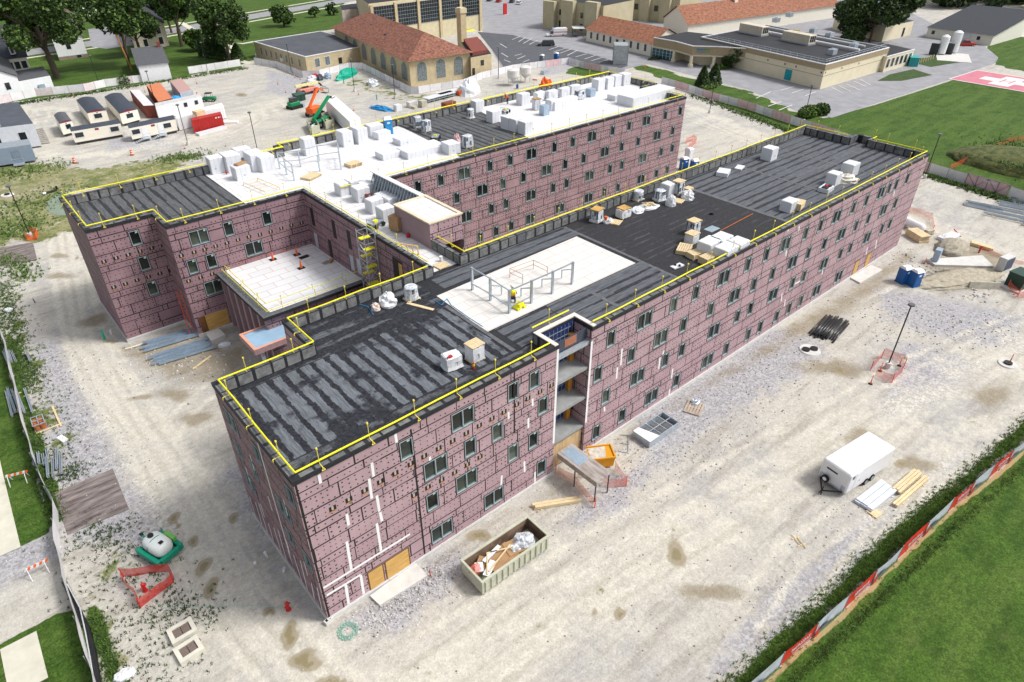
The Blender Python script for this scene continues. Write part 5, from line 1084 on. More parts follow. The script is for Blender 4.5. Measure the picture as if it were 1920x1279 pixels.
netting('heap of orange netting in the inner court beyond the rear wing', G((1290, 282), (1305, 268), (1300, 262), (1285, 270)), h=1.2, posts=[])
netting('orange netting fence climbing the overgrown mound at the right edge', G((1780, 318), (1810, 305), (1850, 285), (1890, 268), (1930, 262)), h=1.1, posts=[])
c = at(1126, 868); T = thing('hopper', 'orange tipping hopper beside the stair recess', 'hopper', (c.x, c.y, 0), -.55); b = MB(); b.hexa([(-.9, -.78, .25), (.9, -.78, .25), (.9, .78, .25), (-.9, .78, .25), (-1.2, -.8, 1.25), (1.0, -.8, 1.25), (1.0, .8, 1.25), (-1.2, .8, 1.25)]); b.box(-.7, .7, -.5, .5, .02, .25); b.box(-1.2, 1.05, -.86, -.74, 1.2, 1.36); b.box(-1.2, 1.05, .74, .86, 1.2, 1.36); b.box(.95, 1.08, -.74, .74, 1.2, 1.36); b.build('bin', M('orange_yellow_steel', (.62, .28, .01), .5, .12), T); b = MB(); b.q([(-1.1, -.7, 1.262), (.2, -.7, 1.262), (.5, .7, 1.262), (-1.1, .7, 1.262)]); b.build('load_sand', M('pale_sand', (.5, .46, .4), .9, .3, 3), T)
# roof curb, pallet, small frame
A, an, Ln = edge((1217, 841), (1272, 803)); T = thing('roof_curb', 'low galvanized rooflight curb lying on the gravel by the front wall', 'metal curb', (A.x, A.y, 0), an); W_ = 2.0; b = MB(); b.box(0, Ln, 0, .08, 0.02, .75); b.box(0, Ln, W_ - .08, W_, .02, .75); b.box(0, .08, .08, W_ - .08, .02, .75); b.box(Ln - .08, Ln, .08, W_ - .08, .02, .75); [b.box(x, x + .09, .08, W_ - .08, .6, .7) for x in (Ln * .4, Ln * .6, Ln * .8)]; b.box(.08, Ln - .08, W_ * .5, W_ * .5 + .08, .6, .69); b.build('steel_frame', galv, T); b = MB(); b.q([(0, 0, .77), (Ln * .32, 0, .77), (Ln * .18, W_, .77), (0, W_, .77)]); b.build('white_sheet', white, T); b = MB(); b.q([(.1, .1, .2), (Ln - .1, .1, .2), (Ln - .1, W_ - .1, .2), (.1, W_ - .1, .2)]); b.build('inside', M('dark_mesh', (.12, .13, .14), .7, .3, 8), T)
pallet_thing(1301, 764, 'grey timber pallet lying by the front wall with a wire bundle', .5, 1, z=0, sz=(2., 1.7), mat=M('grey_wood', (.40, .33, .27), .85, .2, 3))
c = at(1303, 757); b = MB(); [b.tube([(J(.4), J(.3), .0), (J(.5), J(.4), .35)], .02, 4) for _ in range(14)]; b.ball(0, 0, 0, .5, .4, .25, n=10, jit=.3, half=True); o = b.build('wire_bundle', galv); o.location = (c.x, c.y, .15); tag(o, 'tangled grey wire bundle on the grey pallet', 'wire bundle')
b = MB(); [b.bar(p, q, .07) for p, q in ((at(1163, 831, .05), at(1180, 833, .05)), (at(1179, 816, .05), at(1178, 850, .05)), (at(1160, 846, .05), at(1177, 849, .05)), (at(1164, 815, .05), at(1180, 817, .05)))]; tag(b.build('steel_frame', galv), 'small loose H shaped steel frame on the ground near the orange hopper', 'steel frame')
# bundle of black pipes
A, an, Ln = edge((1515, 628), (1556, 585)); T = thing('pipe_bundle', 'bundle of long black pipes lying on the dirt by the front wing', 'pipes', (A.x, A.y, 0), an)
b0 = None
for k in range(17):
    if b0 is None: b = MB(); b.tube([(0, 0, .12), (5.2, 0, .12)], .105, 10); b0 = b.build('pipe', M('black_pipe', (.012, .012, .014), .28, .2, spec=.7), T, smooth=True); o = b0
    else: o = b0.copy(); COL.objects.link(o); o.parent = T
    o.location = (J(.35) + (.4 if k > 7 else 0), -(k if k < 11 else k - 9.2) * .27, 0 if k < 11 else .2); o.rotation_euler = (0, 0, J(.012))
# site lavatories
for (px, py), l in (((1690, 529), 'left of two blue portable toilets by the long front wall'), ((1711, 535), 'right of two blue portable toilets by the long front wall')): c = at(px, py); portaloo((c.x, c.y, 0), -.35, l, group='blue portable toilets on the ground')
for (px, py), l in (((1281, 318), 'dark blue portable toilet in the inner court, left of a pair'), ((1300, 322), 'dark blue portable toilet in the inner court, right of a pair')): c = at(px, py); portaloo((c.x, c.y, 0), -.2, l, group='blue portable toilets on the ground')
# manholes and delineators
def manhole(px, py, r, label, lids=((0, 0),)):
    c = at(px, py); T = thing('manhole', label, 'manhole', (c.x, c.y, 0)); b = MB(); b.cyl(0, 0, 0, .12, r, r * .93, 22); b.build('collar', conc, T)
    for x, y in lids: b = MB(); b.cyl(x, y, .12, .28, .42, .40, 16); b.build('lid', blackp, T)
manhole(1518, 657, 1.15, 'round concrete manhole with twin black lids below the pipe bundle', ((-.4, .25), (.4, -.25))); manhole(1889, 683, .95, 'round concrete manhole with one black lid and an orange post', ((0, 0),)); manhole(14, 366, 1.0, 'pale concrete manhole in the rough grass at the left edge')
GD = 'orange delineator posts'
for px, py, l in ((1632, 720, 'orange and white post just left of the netting ring in the front yard'), (1686, 686, 'orange and white post inside the netting ring on the right'), (1650, 696, 'orange post inside the netting ring on the left'), (1893, 680, 'orange and white post standing on the single lid manhole'), (139, 183, 'orange post at the edge of the gravel lot by the left white fence'), (272, 173, 'orange post behind the office trailers by the fence'), (369, 157, 'orange post near the white fence gap'), (346, 279, 'orange post at the foot of the light pole by the red container'), (457, 275, 'orange and white post above the foam on the rear roof'), (553, 146, 'orange post left of the annex fence corner'), (521, 158, 'orange post out on the gravel left of the machines'), (536, 174, 'orange post left of the yellow telehandler'), (563, 149, 'red post by the pile of bags at the fence'), (672, 178, 'orange post at the foot of the light pole by the tan building'), (663, 208, 'thin orange post beside the drain lid'), (395, 200, 'orange post beside the green utility cart')):
    post_thing('delineator_post', px, py, 1.1, .06, orange, l, 'delineator', band=white, base=.22, group=GD)
def barrel(px, py, l):
    c = at(px, py); T = thing('traffic_barrel', l, 'barrel', (c.x, c.y, 0), 0, 'orange traffic barrels'); b = MB(); b.cyl(0, 0, .05, 1.0, .29, .24, 12); b.build('drum', orange, T); b = MB(); [b.cyl(0, 0, z, z + .15, .30 - z * .045, .295 - z * .05, 12) for z in (.35, .7)]; b.build('white_band', white, T); b = MB(); b.cyl(0, 0, 0, .06, .4, .38, 12); b.build('base', rubber, T)
barrel(141, 306, 'orange and white barrel on the lane left of the rear black roof'); barrel(248, 291, 'orange and white barrel on the lane below the office trailers'); barrel(371, 181, 'orange and white barrel between the patched shed and the utility cart')
# pads, slab with cabinet, transformer, barrier, plywood, tank, beams
def pad(p4, h, label, name='concrete_pad', mat=None):
    W = [at(*p) for p in p4]; b = MB(); b.prism([(p.x - W[0].x, p.y - W[0].y) for p in W], 0.0, h); o = b.build(name, mat or conc); o.location = (W[0].x, W[0].y, .0); return tag(o, label, 'concrete pad', 'concrete pads')
pad(((694, 1120), (713, 1138), (802, 1082), (780, 1058)), .2, 'pale concrete door pad at the near corner of the front wall'); pad(((1594, 523), (1612, 533), (1654, 508), (1632, 499)), .2, 'pale concrete door pad at the far end of the front wall'); pad(((388, 632), (398, 646), (424, 634), (412, 622)), .5, 'grey square concrete block by the boarded courtyard door')
pad(((1736, 490), (1752, 500), (1862, 503), (1840, 482)), .3, 'long pale concrete equipment slab in the right yard')
c = at(1752, 492); T = thing('electrical_cabinet', 'grey electrical cabinet standing on the long concrete slab', 'cabinet', (c.x, c.y, .3), .1); b = MB(); b.box(-.55, .55, -.35, .35, 0, 1.7); b.build('body', galvb, T); b = MB(); b.box(-.5, .5, -.375, -.35, .1, 1.6); b.build('door', galvb, T)
post_thing('marker_stake', 1733, 495, .9, .05, orange, 'short orange stake at the left end of the concrete slab', 'stake')
c = at(1905, 545); T = thing('transformer', 'dark green transformer box on a pad at the right edge', 'transformer', (c.x + 1.2, c.y + .3, 0), -.2); b = MB(); b.box(-1.2, 1.2, -1, 1, .2, 2.0); b.box(-1.25, 1.25, -1.05, 1.05, 2.0, 2.1); b.build('body', dkgreen, T); b = MB(); b.box(-1.9, 1.6, -1.3, 1.4, 0, .2); b.build('pad', conc, T)
c = at(1895, 515); T = thing('switch_cabinet', 'grey cabinet with a dark blue face behind the green transformer', 'cabinet', (c.x + .6, c.y + 1.2, 0), -.2); b = MB(); b.box(-1, 1, -.5, .5, 0, 2.0); b.build('body', M('light_cabinet', (.55, .56, .56), .5), T); b = MB(); b.box(-.9, .95, -.53, -.5, .3, 1.85); b.build('panel', M('navy_panel', (.02, .04, .09), .4), T)
A, an, Ln = edge((1817, 541), (1874, 543)); T = MB(); T.hexa([(0, 0, 0), (Ln, 0, 0), (Ln, .6, 0), (0, .6, 0), (0, .2, .85), (Ln, .2, .85), (Ln, .4, .85), (0, .4, .85)]); o = T.build('concrete_barrier', concd); o.location = A; o.rotation_euler = (0, 0, an); tag(o, 'weathered concrete barrier lying in front of the equipment slab', 'barrier')
boards_stack('plywood_stack', (1695, 440), (1721, 456), 1.7, 1.0, 'tall stack of plywood sheets at the far corner of the front wing', 'plywood', M('pale_ply', (.60, .47, .29), .75, .2), 1, layers=8)
boards_stack('plywood_stack', (1722, 434), (1737, 442), 1.3, .7, 'weathered lumber crate between the plywood stack and the orange stake', 'lumber', M('grey_lumber', (.45, .40, .32), .8, .2), 3, layers=3)
A, an, Ln = edge((1697, 415), (1716, 424), .7); T = thing('propane_tank', 'white propane tank beside the far corner of the front wing', 'tank', (A.x, A.y, 0), an); b = MB(); b.tube([(0, 0, .85), (Ln * 1.6, 0, .85)], .6, 14); b.ball(0, 0, .85, .5, .6, .6, n=14); b.ball(Ln * 1.6, 0, .85, .5, .6, .6, n=14); b.build('shell', white, T, smooth=False); b = MB(); b.box(.3, .5, -.4, .4, 0, .4); b.box(Ln * 1.2, Ln * 1.2 + .2, -.4, .4, 0, .4); b.build('saddle', conc, T)
c = at(1780, 447); T = thing('sheeted_goods', 'goods under a white sheet with blue plastic beside the dirt heap', 'sheeted goods', (c.x, c.y, 0), -.2); b = MB(); b.box(-1.9, 1.6, -.6, .8, 0, .45); b.ball(0, 0, .4, 1.9, .8, .3, n=12, jit=.15, half=True); b.build('white_sheet', foamw2, T); b = MB(); b.box(-1.7, -.3, -.9, -.62, .0, .35); b.build('blue_plastic', bluel, T); b = MB(); b.bar((1.5, -.7, .2), (2.0, .8, .7), .12); b.build('red_strap', red, T)
boards_stack('lumber_stack', (1818, 460), (1858, 472), 1.0, .4, 'pale plywood strips beside the trench netting', 'lumber', lum, 2)
post_thing('marker_stake', 1835, 474, 1.0, .12, red, 'fat red stake at the end of the pale plywood strips', 'stake')
hp_ = MB(); hp_.ball(0, 0, 0, 3.2, 2.0, 1.1, n=22, jit=.12, half=True); c = at(1785, 466); o = hp_.build('dirt_heap', M('grey_dirt', (.33, .30, .24), .95, .3, 2, bump=.6), smooth=True); o.location = (c.x, c.y, -.05); tag(o, 'low heap of grey dirt behind the equipment slab', 'dirt heap')
hp_ = MB(); hp_.ball(0, 0, 0, 7.5, 2.4, .5, n=30, jit=.14, half=True); c = at(1800, 523); o = hp_.build('dirt_heap', M('tan_dirt', (.37, .335, .26), .95, .3, 2, bump=.6), smooth=True); o.location = (c.x, c.y, -.15); o.rotation_euler = (0, 0, -.4); tag(o, 'long low bank of tan dirt in front of the equipment slab', 'dirt heap')
def beams(px, py, Ln, n, an, label, w_=.22, h=.2, gap=.32, layers=1, mat=None, name='steel_beams'):
    c = at(px, py); T = thing(name, label, 'steel beams', (c.x, c.y, 0), an, 'bundles of galvanized steel on the ground'); b0 = None
    for l in range(1):
        for k in range(n + (layers > 1)):
            if b0 is None: w_ = .19; b = MB(); b.box(0, Ln, 0, w_, .06, .09); b.box(0, Ln, 0, .04, .09, .06 + h); b.box(0, Ln, w_ - .04, w_, .09, .06 + h); b0 = b.build('channel', mat or galv, T); o = b0
            else: o = b0.copy(); COL.objects.link(o); o.parent = T
            o.location = (J(.45), k * gap * 1.25, random.choice((0, .1, .22)) + l * .0); o.rotation_euler = (0, 0, J(.03))
    b = MB(); [b.box(x, x + .12, -.15, n * gap + .1, 0, .06) for x in (Ln * .15, Ln * .8)]; b.build('bearer', lum, T)
an = edge((275, 655), (340, 636))[1]
beams(274, 662, 5.6, 4, an, 'blue grey steel channels on the dirt below the rear left wing, upper bundle', mat=galvb, layers=2); beams(292, 689, 5.9, 5, an, 'blue grey steel channels on the dirt below the rear left wing, lower bundle', mat=galvb, layers=2)
an = edge((1808, 385), (1850, 394))[1]
beams(1808, 386, 5., 5, an, 'galvanized beams lying below the pink gate panel, leftmost pile', gap=.3, layers=2); beams(1849, 404, 5.2, 4, an, 'galvanized deck bundle at the front of the steel piles', gap=.42, w_=.4, layers=2); beams(1868, 392, 6, 6, an, 'long galvanized beams in the middle of the steel piles', gap=.4, layers=2); beams(1890, 378, 6, 5, an, 'galvanized beams at the back of the steel piles', gap=.4, layers=2); beams(1912, 422, 4, 4, an, 'short grey bundle at the right edge below the steel piles', gap=.4, layers=3)
an = edge((40, 712), (62, 773))[1]
for (px, py), Ln, n, l in (((33, 680), 2.6, 3, 'short steel studs by the left fence, uppermost bundle'), ((60, 678), 2.4, 1, 'single steel stud right of the uppermost stud bundle'), ((50, 775), 5.0, 4, 'long ribbed steel studs by the left fence'), ((66, 778), 4.8, 1, 'narrow steel stud right of the long ribbed studs')): beams(px, py, Ln, n, an + math.pi, l, gap=.27, w_=.24, layers=1)
beams(120, 887, 2.9, 4, edge((120, 887), (118, 840))[1], 'bright steel deck sheets by the left fence, right of a pair', gap=.26, w_=.25); beams(95, 869, 1.7, 4, edge((95, 869), (90, 838))[1], 'dull steel deck sheets by the left fence, left of a pair', gap=.27, w_=.26)
A, an, Ln = edge((68, 812), (90, 804)); T = thing('open_crate', 'steel framed crate of rusty orange pots by the left fence', 'crate', (A.x, A.y, 0), an); D_ = 1.5; b = MB(); [b.bar(p, q, .07) for z in (.1, .8) for p, q in (((0, 0, z), (Ln, 0, z)), ((Ln, 0, z), (Ln, D_, z)), ((Ln, D_, z), (0, D_, z)), ((0, D_, z), (0, 0, z)), ((Ln / 2, 0, z), (Ln / 2, D_, z)), ((0, D_ / 2, z), (Ln, D_ / 2, z)))]; b.build('crate_frame', galv, T); b = MB(); [b.cyl(Ln * (i + .5) / 2, D_ * (k + .5) / 3, .1, .6, .25, n=10) for i in range(2) for k in range(3)]; b.build('rusty_pot', M('rust_orange_pot', (.35, .12, .04), .8, .2, 3), T)
for pa, pb, l in (((97, 765), (114, 803), 'slanting plank beside the crate of rusty pots'), ((70, 815), (116, 797), 'long thin plank below the crate of rusty pots')): boards_stack('plank', pa, pb, .2, .08, l, 'plank', lum, 1, layers=1)
slab('foam_board', 117, 822, .5, 1.2, .06, .3, white, 'small white and mauve board on the gravel above the deck sheets', 'board', 0)
boards_stack('plank', (362, 695), (396, 670), .25, .06, 'two thin boards crossing on the dirt near the courtyard canopy', 'plank', lum, 2, layers=1)
boards_stack('plank', (236, 657), (300, 638), .3, .08, 'pale board lying along the foot of the rear left wing', 'plank', M('pale_board', (.62, .58, .5), .8, .1), 1, layers=1)
# ladder leaning at the rear left notch
b = MB(); [b.tube([(x, 0, 0), (x, .9, 5.6)], .04, 6) for x in (-.22, .22)]; [b.tube([(-.22, .9 * k / 16, 5.6 * k / 16), (.22, .9 * k / 16, 5.6 * k / 16)], .025, 5) for k in range(1, 16)]; c = at(360, 632); o = b.build('ladder', M('red_orange_ladder', (.60, .10, .05), .5)); o.location = (c.x + .1, c.y, 0); o.rotation_euler = (0, 0, -.2); tag(o, 'red orange ladder leaning in the notch of the rear left wing', 'ladder')
def stub(px, py, h, r, mat, l):
    c = at(px, py); b = MB(); b.tube([(0, 0, 0), (J(.08), J(.08), h)], r, 8); o = b.build('pipe_stub', mat); o.location = (c.x, c.y, 0); tag(o, l, 'pipe stub', 'pipe stubs standing in the dirt')
stub(197, 637, 1.3, .12, teal, 'teal pipe stub beside the rear left wing'); stub(209, 627, .6, .11, white, 'white pipe stub beside the teal one'); stub(501, 1043, .5, .11, white, 'white pipe stub nearest the end wall'); stub(532, 1072, .4, .1, white, 'white pipe stub in the wet patch by the end wall'); stub(480, 1057, .25, .12, white, 'short white pipe stub farthest from the end wall'); stub(645, 157, 1.3, .13, teal, 'teal pipe stub before the fenced tan building'); stub(707, 187, 1.2, .13, teal, 'teal pipe stub on the gravel below the tan building')
def hydrant(px, py, l):
    c = at(px, py); T = thing('fire_hydrant', l, 'hydrant', (c.x, c.y, 0), .4, 'red fire hydrants'); b = MB(); b.cyl(0, 0, 0, .7, .13, n=10); b.ball(0, 0, .7, .15, .15, .16, n=10, half=True); b.cyl(0, 0, .0, .06, .2, n=10); b.build('barrel', red, T); b = MB(); b.tube([(-.24, 0, .5), (.24, 0, .5)], .07, 8); b.build('outlet', red, T)
hydrant(541, 1143, 'red hydrant by the near corner of the end wall'); hydrant(273, 1108, 'red hydrant inside the red netting in the weeds')
post_thing('marker_stake', 807, 1080, .7, .05, red, 'small red stake on the gravel beside the near door pad', 'stake')
c = at(617, 1166); b = MB(); b.box(-.2, .2, -.1, .1, 0, .2); b.box(-.14, -.04, -.06, .06, .2, .203, 1); b.box(.04, .14, -.06, .06, .2, .203, 1); o = b.build('concrete_block', [conc, blackp]); o.location = (c.x, c.y, 0); o.rotation_euler = (0, 0, .2); o.scale = (1.6, 1.6, 1.6); tag(o, 'grey hollow concrete block at the near corner of the building', 'block')
# hoses
for pts, mt, l in (([at(652, 1183, .04 + .01 * (i % 5)) + Vector(((.55 + .2 * math.sin(i * 1.7)) * math.cos(i * .5), (.55 + .2 * math.sin(i * 1.7)) * math.sin(i * .5), 0)) for i in range(60)], M('faded_teal_hose', (.22, .42, .34), .6), 'coiled teal hose on the ground by the near corner'), ([(285, 1125), (305, 1140), (340, 1138), (480, 1135), (530, 1140)], M('pale_green_hose', (.35, .5, .42), .6), 'pale green hose running from the netting to the near hydrant')):
    b = MB(); b.tube([at(*p, .04) if not isinstance(p, Vector) else p for p in pts], .022, 5); tag(b.build('hose', mt), l, 'hose')
# water trailer
a, an, _ = edge((275, 1022), (318, 1050)); c = at(303, 1037); T = thing('water_trailer', 'compact teal trailer carrying a white water tank in the lower left yard', 'tank trailer', (c.x, c.y, 0), an); tg = M('teal_green_paint', (.0, .26, .16), .45, .12, 2)
for y in (-1.12, .78): b = MB(); b.rbox(-1.2, 1.35, y, y + .34, .35, .85, .06); b.build('fender', tg, T)
b = MB(); b.box(1.1, 1.4, -.78, .78, .35, .75); b.box(-1.25, -1.0, -.78, .78, .35, .6); b.box(-1.2, 1.3, -.7, .7, .3, .42); b.bar((-1.1, 0, .45), (-2.3, .15, .5), .14); b.build('chassis', tg, T)
b = MB(); n_ = 18; R = []
for x, k in ((-1.05, .45), (-.95, .78), (-.7, .96), (0, 1.0), (.7, .96), (.95, .8), (1.08, .5)):
    for i in range(n_): t_ = 2 * math.pi * i / n_; sg = lambda v: math.copysign(abs(v) ** .7, v); R.append((x, .76 * k * sg(math.cos(t_)), 1.02 + .62 * k * sg(math.sin(t_))))
i0 = b.add(R)
for r_ in range(6):
    for i in range(n_): b.f.append((i0 + r_ * n_ + i, i0 + r_ * n_ + (i + 1) % n_, i0 + (r_ + 1) * n_ + (i + 1) % n_, i0 + (r_ + 1) * n_ + i)); b.m.append(0)
for r_ in (0, 6): b.f.append(tuple(i0 + r_ * n_ + i for i in range(n_))); b.m.append(0)
tk_ = b.build('tank', M('white_tank', (.66, .70, .69), .4, .06), T, smooth=True); b = MB(); b.cyl(-.55, 0, 1.6, 1.72, .22, n=14); b.build('lid', blackp, tk_)
b = MB(); b.tube([(-.1, .79 * math.cos(t), 1.02 + .65 * math.sin(t)) for t in np.linspace(-.1, 3.25, 14)], .03, 5); b.build('band', tg, T)
b = MB(); b.ob(.1, .98, .85, 1.1, .3, .28, 0); b.build('hose_reel', M('lime_green', (.15, .45, .08), .5), T); b = MB(); b.box(.5, .8, -.15, .15, 1.62, 1.66); b.build('label', blackp, T)
for y in (-.95, .95): b = MB(); b.tube([(.1, y - .1, .33), (.1, y + .1, .33)], .33, 14); b.build('wheel', rubber, T)
b = MB(); b.tube([(-2.2, .15, 0), (-2.2, .15, .8)], .05, 6); b.box(-2.6, -2.25, .05, .25, .42, .54); b.build('hitch', blackp, T)
# concrete vaults
for pa, pb, l in (((326, 1214), (373, 1186), 'concrete drain vault with twin steel grates, upper of two'), ((341, 1250), (386, 1220), 'concrete drain vault with twin steel grates, lower of two')):
    A, an, Ln = edge(pa, pb); T = thing('drain_vault', l, 'drain vault', (A.x, A.y, 0), an, 'concrete drain vaults in the weeds'); W_ = 1.35; b = MB(); b.box(0, Ln, 0, .28, 0, .35); b.box(0, Ln, W_ - .28, W_, 0, .35); b.box(0, .28, .28, W_ - .28, 0, .35); b.box(Ln - .28, Ln, .28, W_ - .28, 0, .35); b.build('rim', M('pale_concrete', (.60, .58, .50), .85, .1), T)
    for k in range(2): b = MB(); x0 = .3 + k * (Ln - .6) / 2; b.box(x0, x0 + (Ln - .6) / 2 - .04, .28, W_ - .28, .22, .28); b.build('grate', M('brown_grate', (.17, .13, .11), .7, .3, 12), T)
# barricades
def barricade(pa, pb, l):
    A, an, Ln = edge(pa, pb, .9); T = thing('barricade', l, 'barricade', (A.x, A.y, 0), an, 'striped barricades on the pavement'); b = MB(); n_ = 8
    for i in range(n_): x0, x1 = Ln * i / n_, Ln * (i + 1) / n_; b.hexa([(x0, 0, .75), (x1, 0, .75), (x1, .03, .75), (x0, .03, .75), (x0 + .1, 0, 1.0), (x1 + .1, 0, 1.0), (x1 + .1, .03, 1.0), (x0 + .1, .03, 1.0)], i % 2)
    b.build('striped_board', [white, orange], T)
    for x in (.2, Ln - .2): b = MB(); b.bar((x, -.45, 0), (x, 0, 1.), .05); b.bar((x, .5, 0), (x, .03, 1.), .05); b.build('leg', white, T)
barricade((44, 1071), (88, 1050), 'orange striped barricade at the lower end of the left pavement'); barricade((8, 894), (50, 884), 'orange striped barricade on the pavement above the gravel crossing')
for c4, l, nm in ((((102, 925), (212, 880), (242, 955), (127, 1003)), 'brown steel road plates lying on the gravel at the left gate', 'road_plate'), (((-30, 470), (62, 455), (70, 488), (-30, 502)), 'grey timber mats across the lane at the left edge', 'road_mat')):
    W = [at(*p) for p in c4]; b = MB(); b.prism([(p.x - W[0].x, p.y - W[0].y) for p in W][::-1], 0, .07); o = b.build(nm, mud); o.location = (W[0].x, W[0].y, 0); tag(o, l, 'road plate')
for px, py, l, an in ((97, 361, 'black and white plastic pipe elbow at the edge of the pond', .3),): T = thing('pipe_elbow', l, 'pipe', (*at(px, py)[:2], 0), an); b = MB(); b.tube([(-.9, 0, .2), (.9, 0, .2)], .16, 8); b.tube([(.9, 0, .2), (1., 0, .8)], .16, 8); b.build('pipe', blackp, T); b = MB(); b.tube([(-1.4, 0, .2), (-.9, 0, .2)], .22, 8); b.build('end', white, T)
stub(52, 512, .6, .05, blackp, 'thin dark stake by the left weeds'); stub(66, 568, .6, .05, blackp, 'thin dark stake lower by the left weeds')
sack('plastic_sheet_heap', 16, 581, 'small white rag lying in the weeds at the left edge', 'rag', (.5, .4, .25), z=0.); sack('plastic_sheet_heap', 232, 1265, 'pale rag on the ground at the lower left', 'rag', (.7, .45, .2), z=0.); sack('plastic_sheet_heap', 421, 646, 'crumpled white plastic by the grey concrete block', 'rag', (.7, .35, .25), z=0.)
# light poles
for k, ((bx, by), l) in enumerate((((1733, 335), 'black light pole beyond the far end of the front wing'), ((1663, 690), 'black light pole ringed by orange netting in the front yard'), ((58, 445), 'black light pole with netting at its foot on the left lane'), ((188, 165), 'black light pole by the white fence below the left houses'), ((293, 199), 'black light pole between the rust red and orange containers'), ((353, 272), 'black light pole beside the bright red container'), ((484, 288), 'black light pole behind the foam on the rear left roof'), ((547, 139), 'black light pole at the corner of the annex'), ((665, 172), 'black light pole in front of the annex and tiled hall'), ((741, 185), 'black light pole before the long side of the tiled hall'), ((935, 147), 'black light pole right of the tiled hall'), ((1330, 212), 'black light pole inside the fence below the clinic'), ((1506, 230), 'black light pole behind the far corner of the front wing'), ((390, 136), 'black light pole at the white fence gap'))):
    p = at(bx, by); T = thing('light_pole', l, 'light pole', (p.x, p.y, 0), 0, 'black light poles around the site'); b = MB(); b.tube([(0, 0, .6), (0, 0, 7.55)], .07, 8); b.build('pole', blackp, T); b = MB(); b.cyl(0, 0, 0, .7, .3, n=12); b.build('base', conc, T); b = MB(); b.cyl(0, 0, 7.5, 7.7, .08, .3, 10); b.cyl(0, 0, 7.7, 7.85, .36, .32, 12); b.build('lamp_head', M('grey_lamp', (.1, .11, .12), .4) if k == 0 else MATS['grey_lamp'], T)
# ------------------------------------------------------------------ fences
fgrey = M('grey_white_fabric', (.62, .62, .65), .7, .12, .8); fpink = M('faded_pink_fabric', (.67, .47, .49), .7, .15, 1); fwhite = M('white_fabric', (.72, .71, .73), .7, .1, .8)
fred = M('red_banner', (.62, .028, .018), .5, .08, 1); fpic = M('pale_picture_banner', (.50, .55, .62), .5, .25, 1.2); fgrn = M('green_picture_banner', (.12, .22, .06), .5, .4, 2); fdark = M('dark_picture_banner', (.10, .14, .17), .5, .5, 2)
fpost = M('fence_post_grey', (.25, .26, .27), .5, .1)
def fence(label, px, h, step, mats, world=None, lean=.0, fancy=False, group='site hoarding fences', sag=.06):
    P = [at(*p) for p in px] if world is None else [Vector((*p, 0)) for p in world]
    t = thing('fence', label, 'fence', P[0], 0, group); k = 0; posts = [P[0]]
    pm = None
    def post(p):
        nonlocal pm
        if pm is None: b = MB(); b.tube([(0, 0, 0), (0, 0, h + .05)], .035, 6); pm = b.build('post', fpost, t); o = pm
        else: o = pm.copy(); COL.objects.link(o); o.parent = t
        o.location = p - P[0]
    for p, q in zip(P, P[1:]):
        L_ = (q - p).length; n_ = max(1, round(L_ / step)); d = (q - p).normalized(); nv = Vector((d.y, -d.x, 0))
        for i in range(n_):
            a, c = p.lerp(q, i / n_), p.lerp(q, (i + 1) / n_); post(a); b = MB(); m = mats[k % len(mats)]; nn = 4
            for j in range(nn):
                f0, f1 = j / nn, (j + 1) / nn; w0, w1 = math.sin(math.pi * f0) * sag, math.sin(math.pi * f1) * sag
                r0, r1 = a.lerp(c, f0) - P[0], a.lerp(c, f1) - P[0]; s0, s1 = nv * (w0 * ((k % 3) - 1)), nv * (w1 * ((k % 3) - 1)); u = Vector((0, 0, 1))
                b.q([r0 + u * .05, r1 + u * .05, r1 + s1 + nv * lean + u * (h - w1 * .8), r0 + s0 + nv * lean + u * (h - w0 * .8)], 0)
            ml = [m]
            if fancy:
                ln = (c - a).length; f = lambda x, z, o=.03: a - P[0] + d * x + nv * (o + .0) + Vector((0, 0, z))
                if m is fred:
                    ml = [m, white]
                    for row, (zb, hh, n_l) in enumerate(((1.0, .5, 9), (.55, .24, 14))):
                        x = ln * (.2 if row == 0 else .3)
                        for q_ in range(n_l):
                            wl = ln * .55 / n_l * random.uniform(.7, 1.2); pts = [f(x + wl * t_, zb + hh * (.5 + .45 * math.sin(3 * t_ * 2.2 + q_ * 1.9)) * random.uniform(.75, 1.0), .09) for t_ in np.linspace(0, 1, 4)]
                            b.tube(pts, .022 if row == 0 else .014, 4, 1); x += wl * 1.05
                else:
                    ml = [m, fgrn, fdark, fred]
                    b.q([f(0, .06, .09), f(ln, .06, .09), f(ln, .3, .09), f(ln * .6, .42, .09), f(ln * .3, .3, .09), f(0, .5, .09)], 1); b.q([f(ln * .1, .45, .1), f(ln * .45, .4, .1), f(ln * .5, .8, .1), f(ln * .3, 1.0, .1), f(ln * .15, .8, .1)], 2); b.q([f(0, .06, .11), f(ln * .16, .06, .11), f(0, h - .1, .11)], 3)
            b.build('panel', ml, t); k += 1
    post(P[-1]); return t
WB_ = [tuple(at(*p)[:2]) for p in ((1460, 1252), (1580, 1145), (1680, 1052), (1775, 962), (1920, 842))]
e0 = (Vector(WB_[0]) - Vector(WB_[1])).normalized(); e1 = (Vector(WB_[-1]) - Vector(WB_[-2])).normalized()
fence('long banner fence of red and picture panels along the lower right lawn', None, 1.75, 3.6, [fred, fpic], world=[tuple(Vector(WB_[0]) + e0 * 7)] + WB_ + [tuple(Vector(WB_[-1]) + e1 * 18)], fancy=True)
fence('grey white fabric fence running down the left edge', [(-8, 600), (10, 640), (25, 702), (47, 795), (70, 877), (97, 940), (110, 962), (114, 1042), (130, 1110), (155, 1185), (175, 1260), (190, 1310)], 1.75, 3, [fgrey, fgrey, fwhite], lean=-.1)
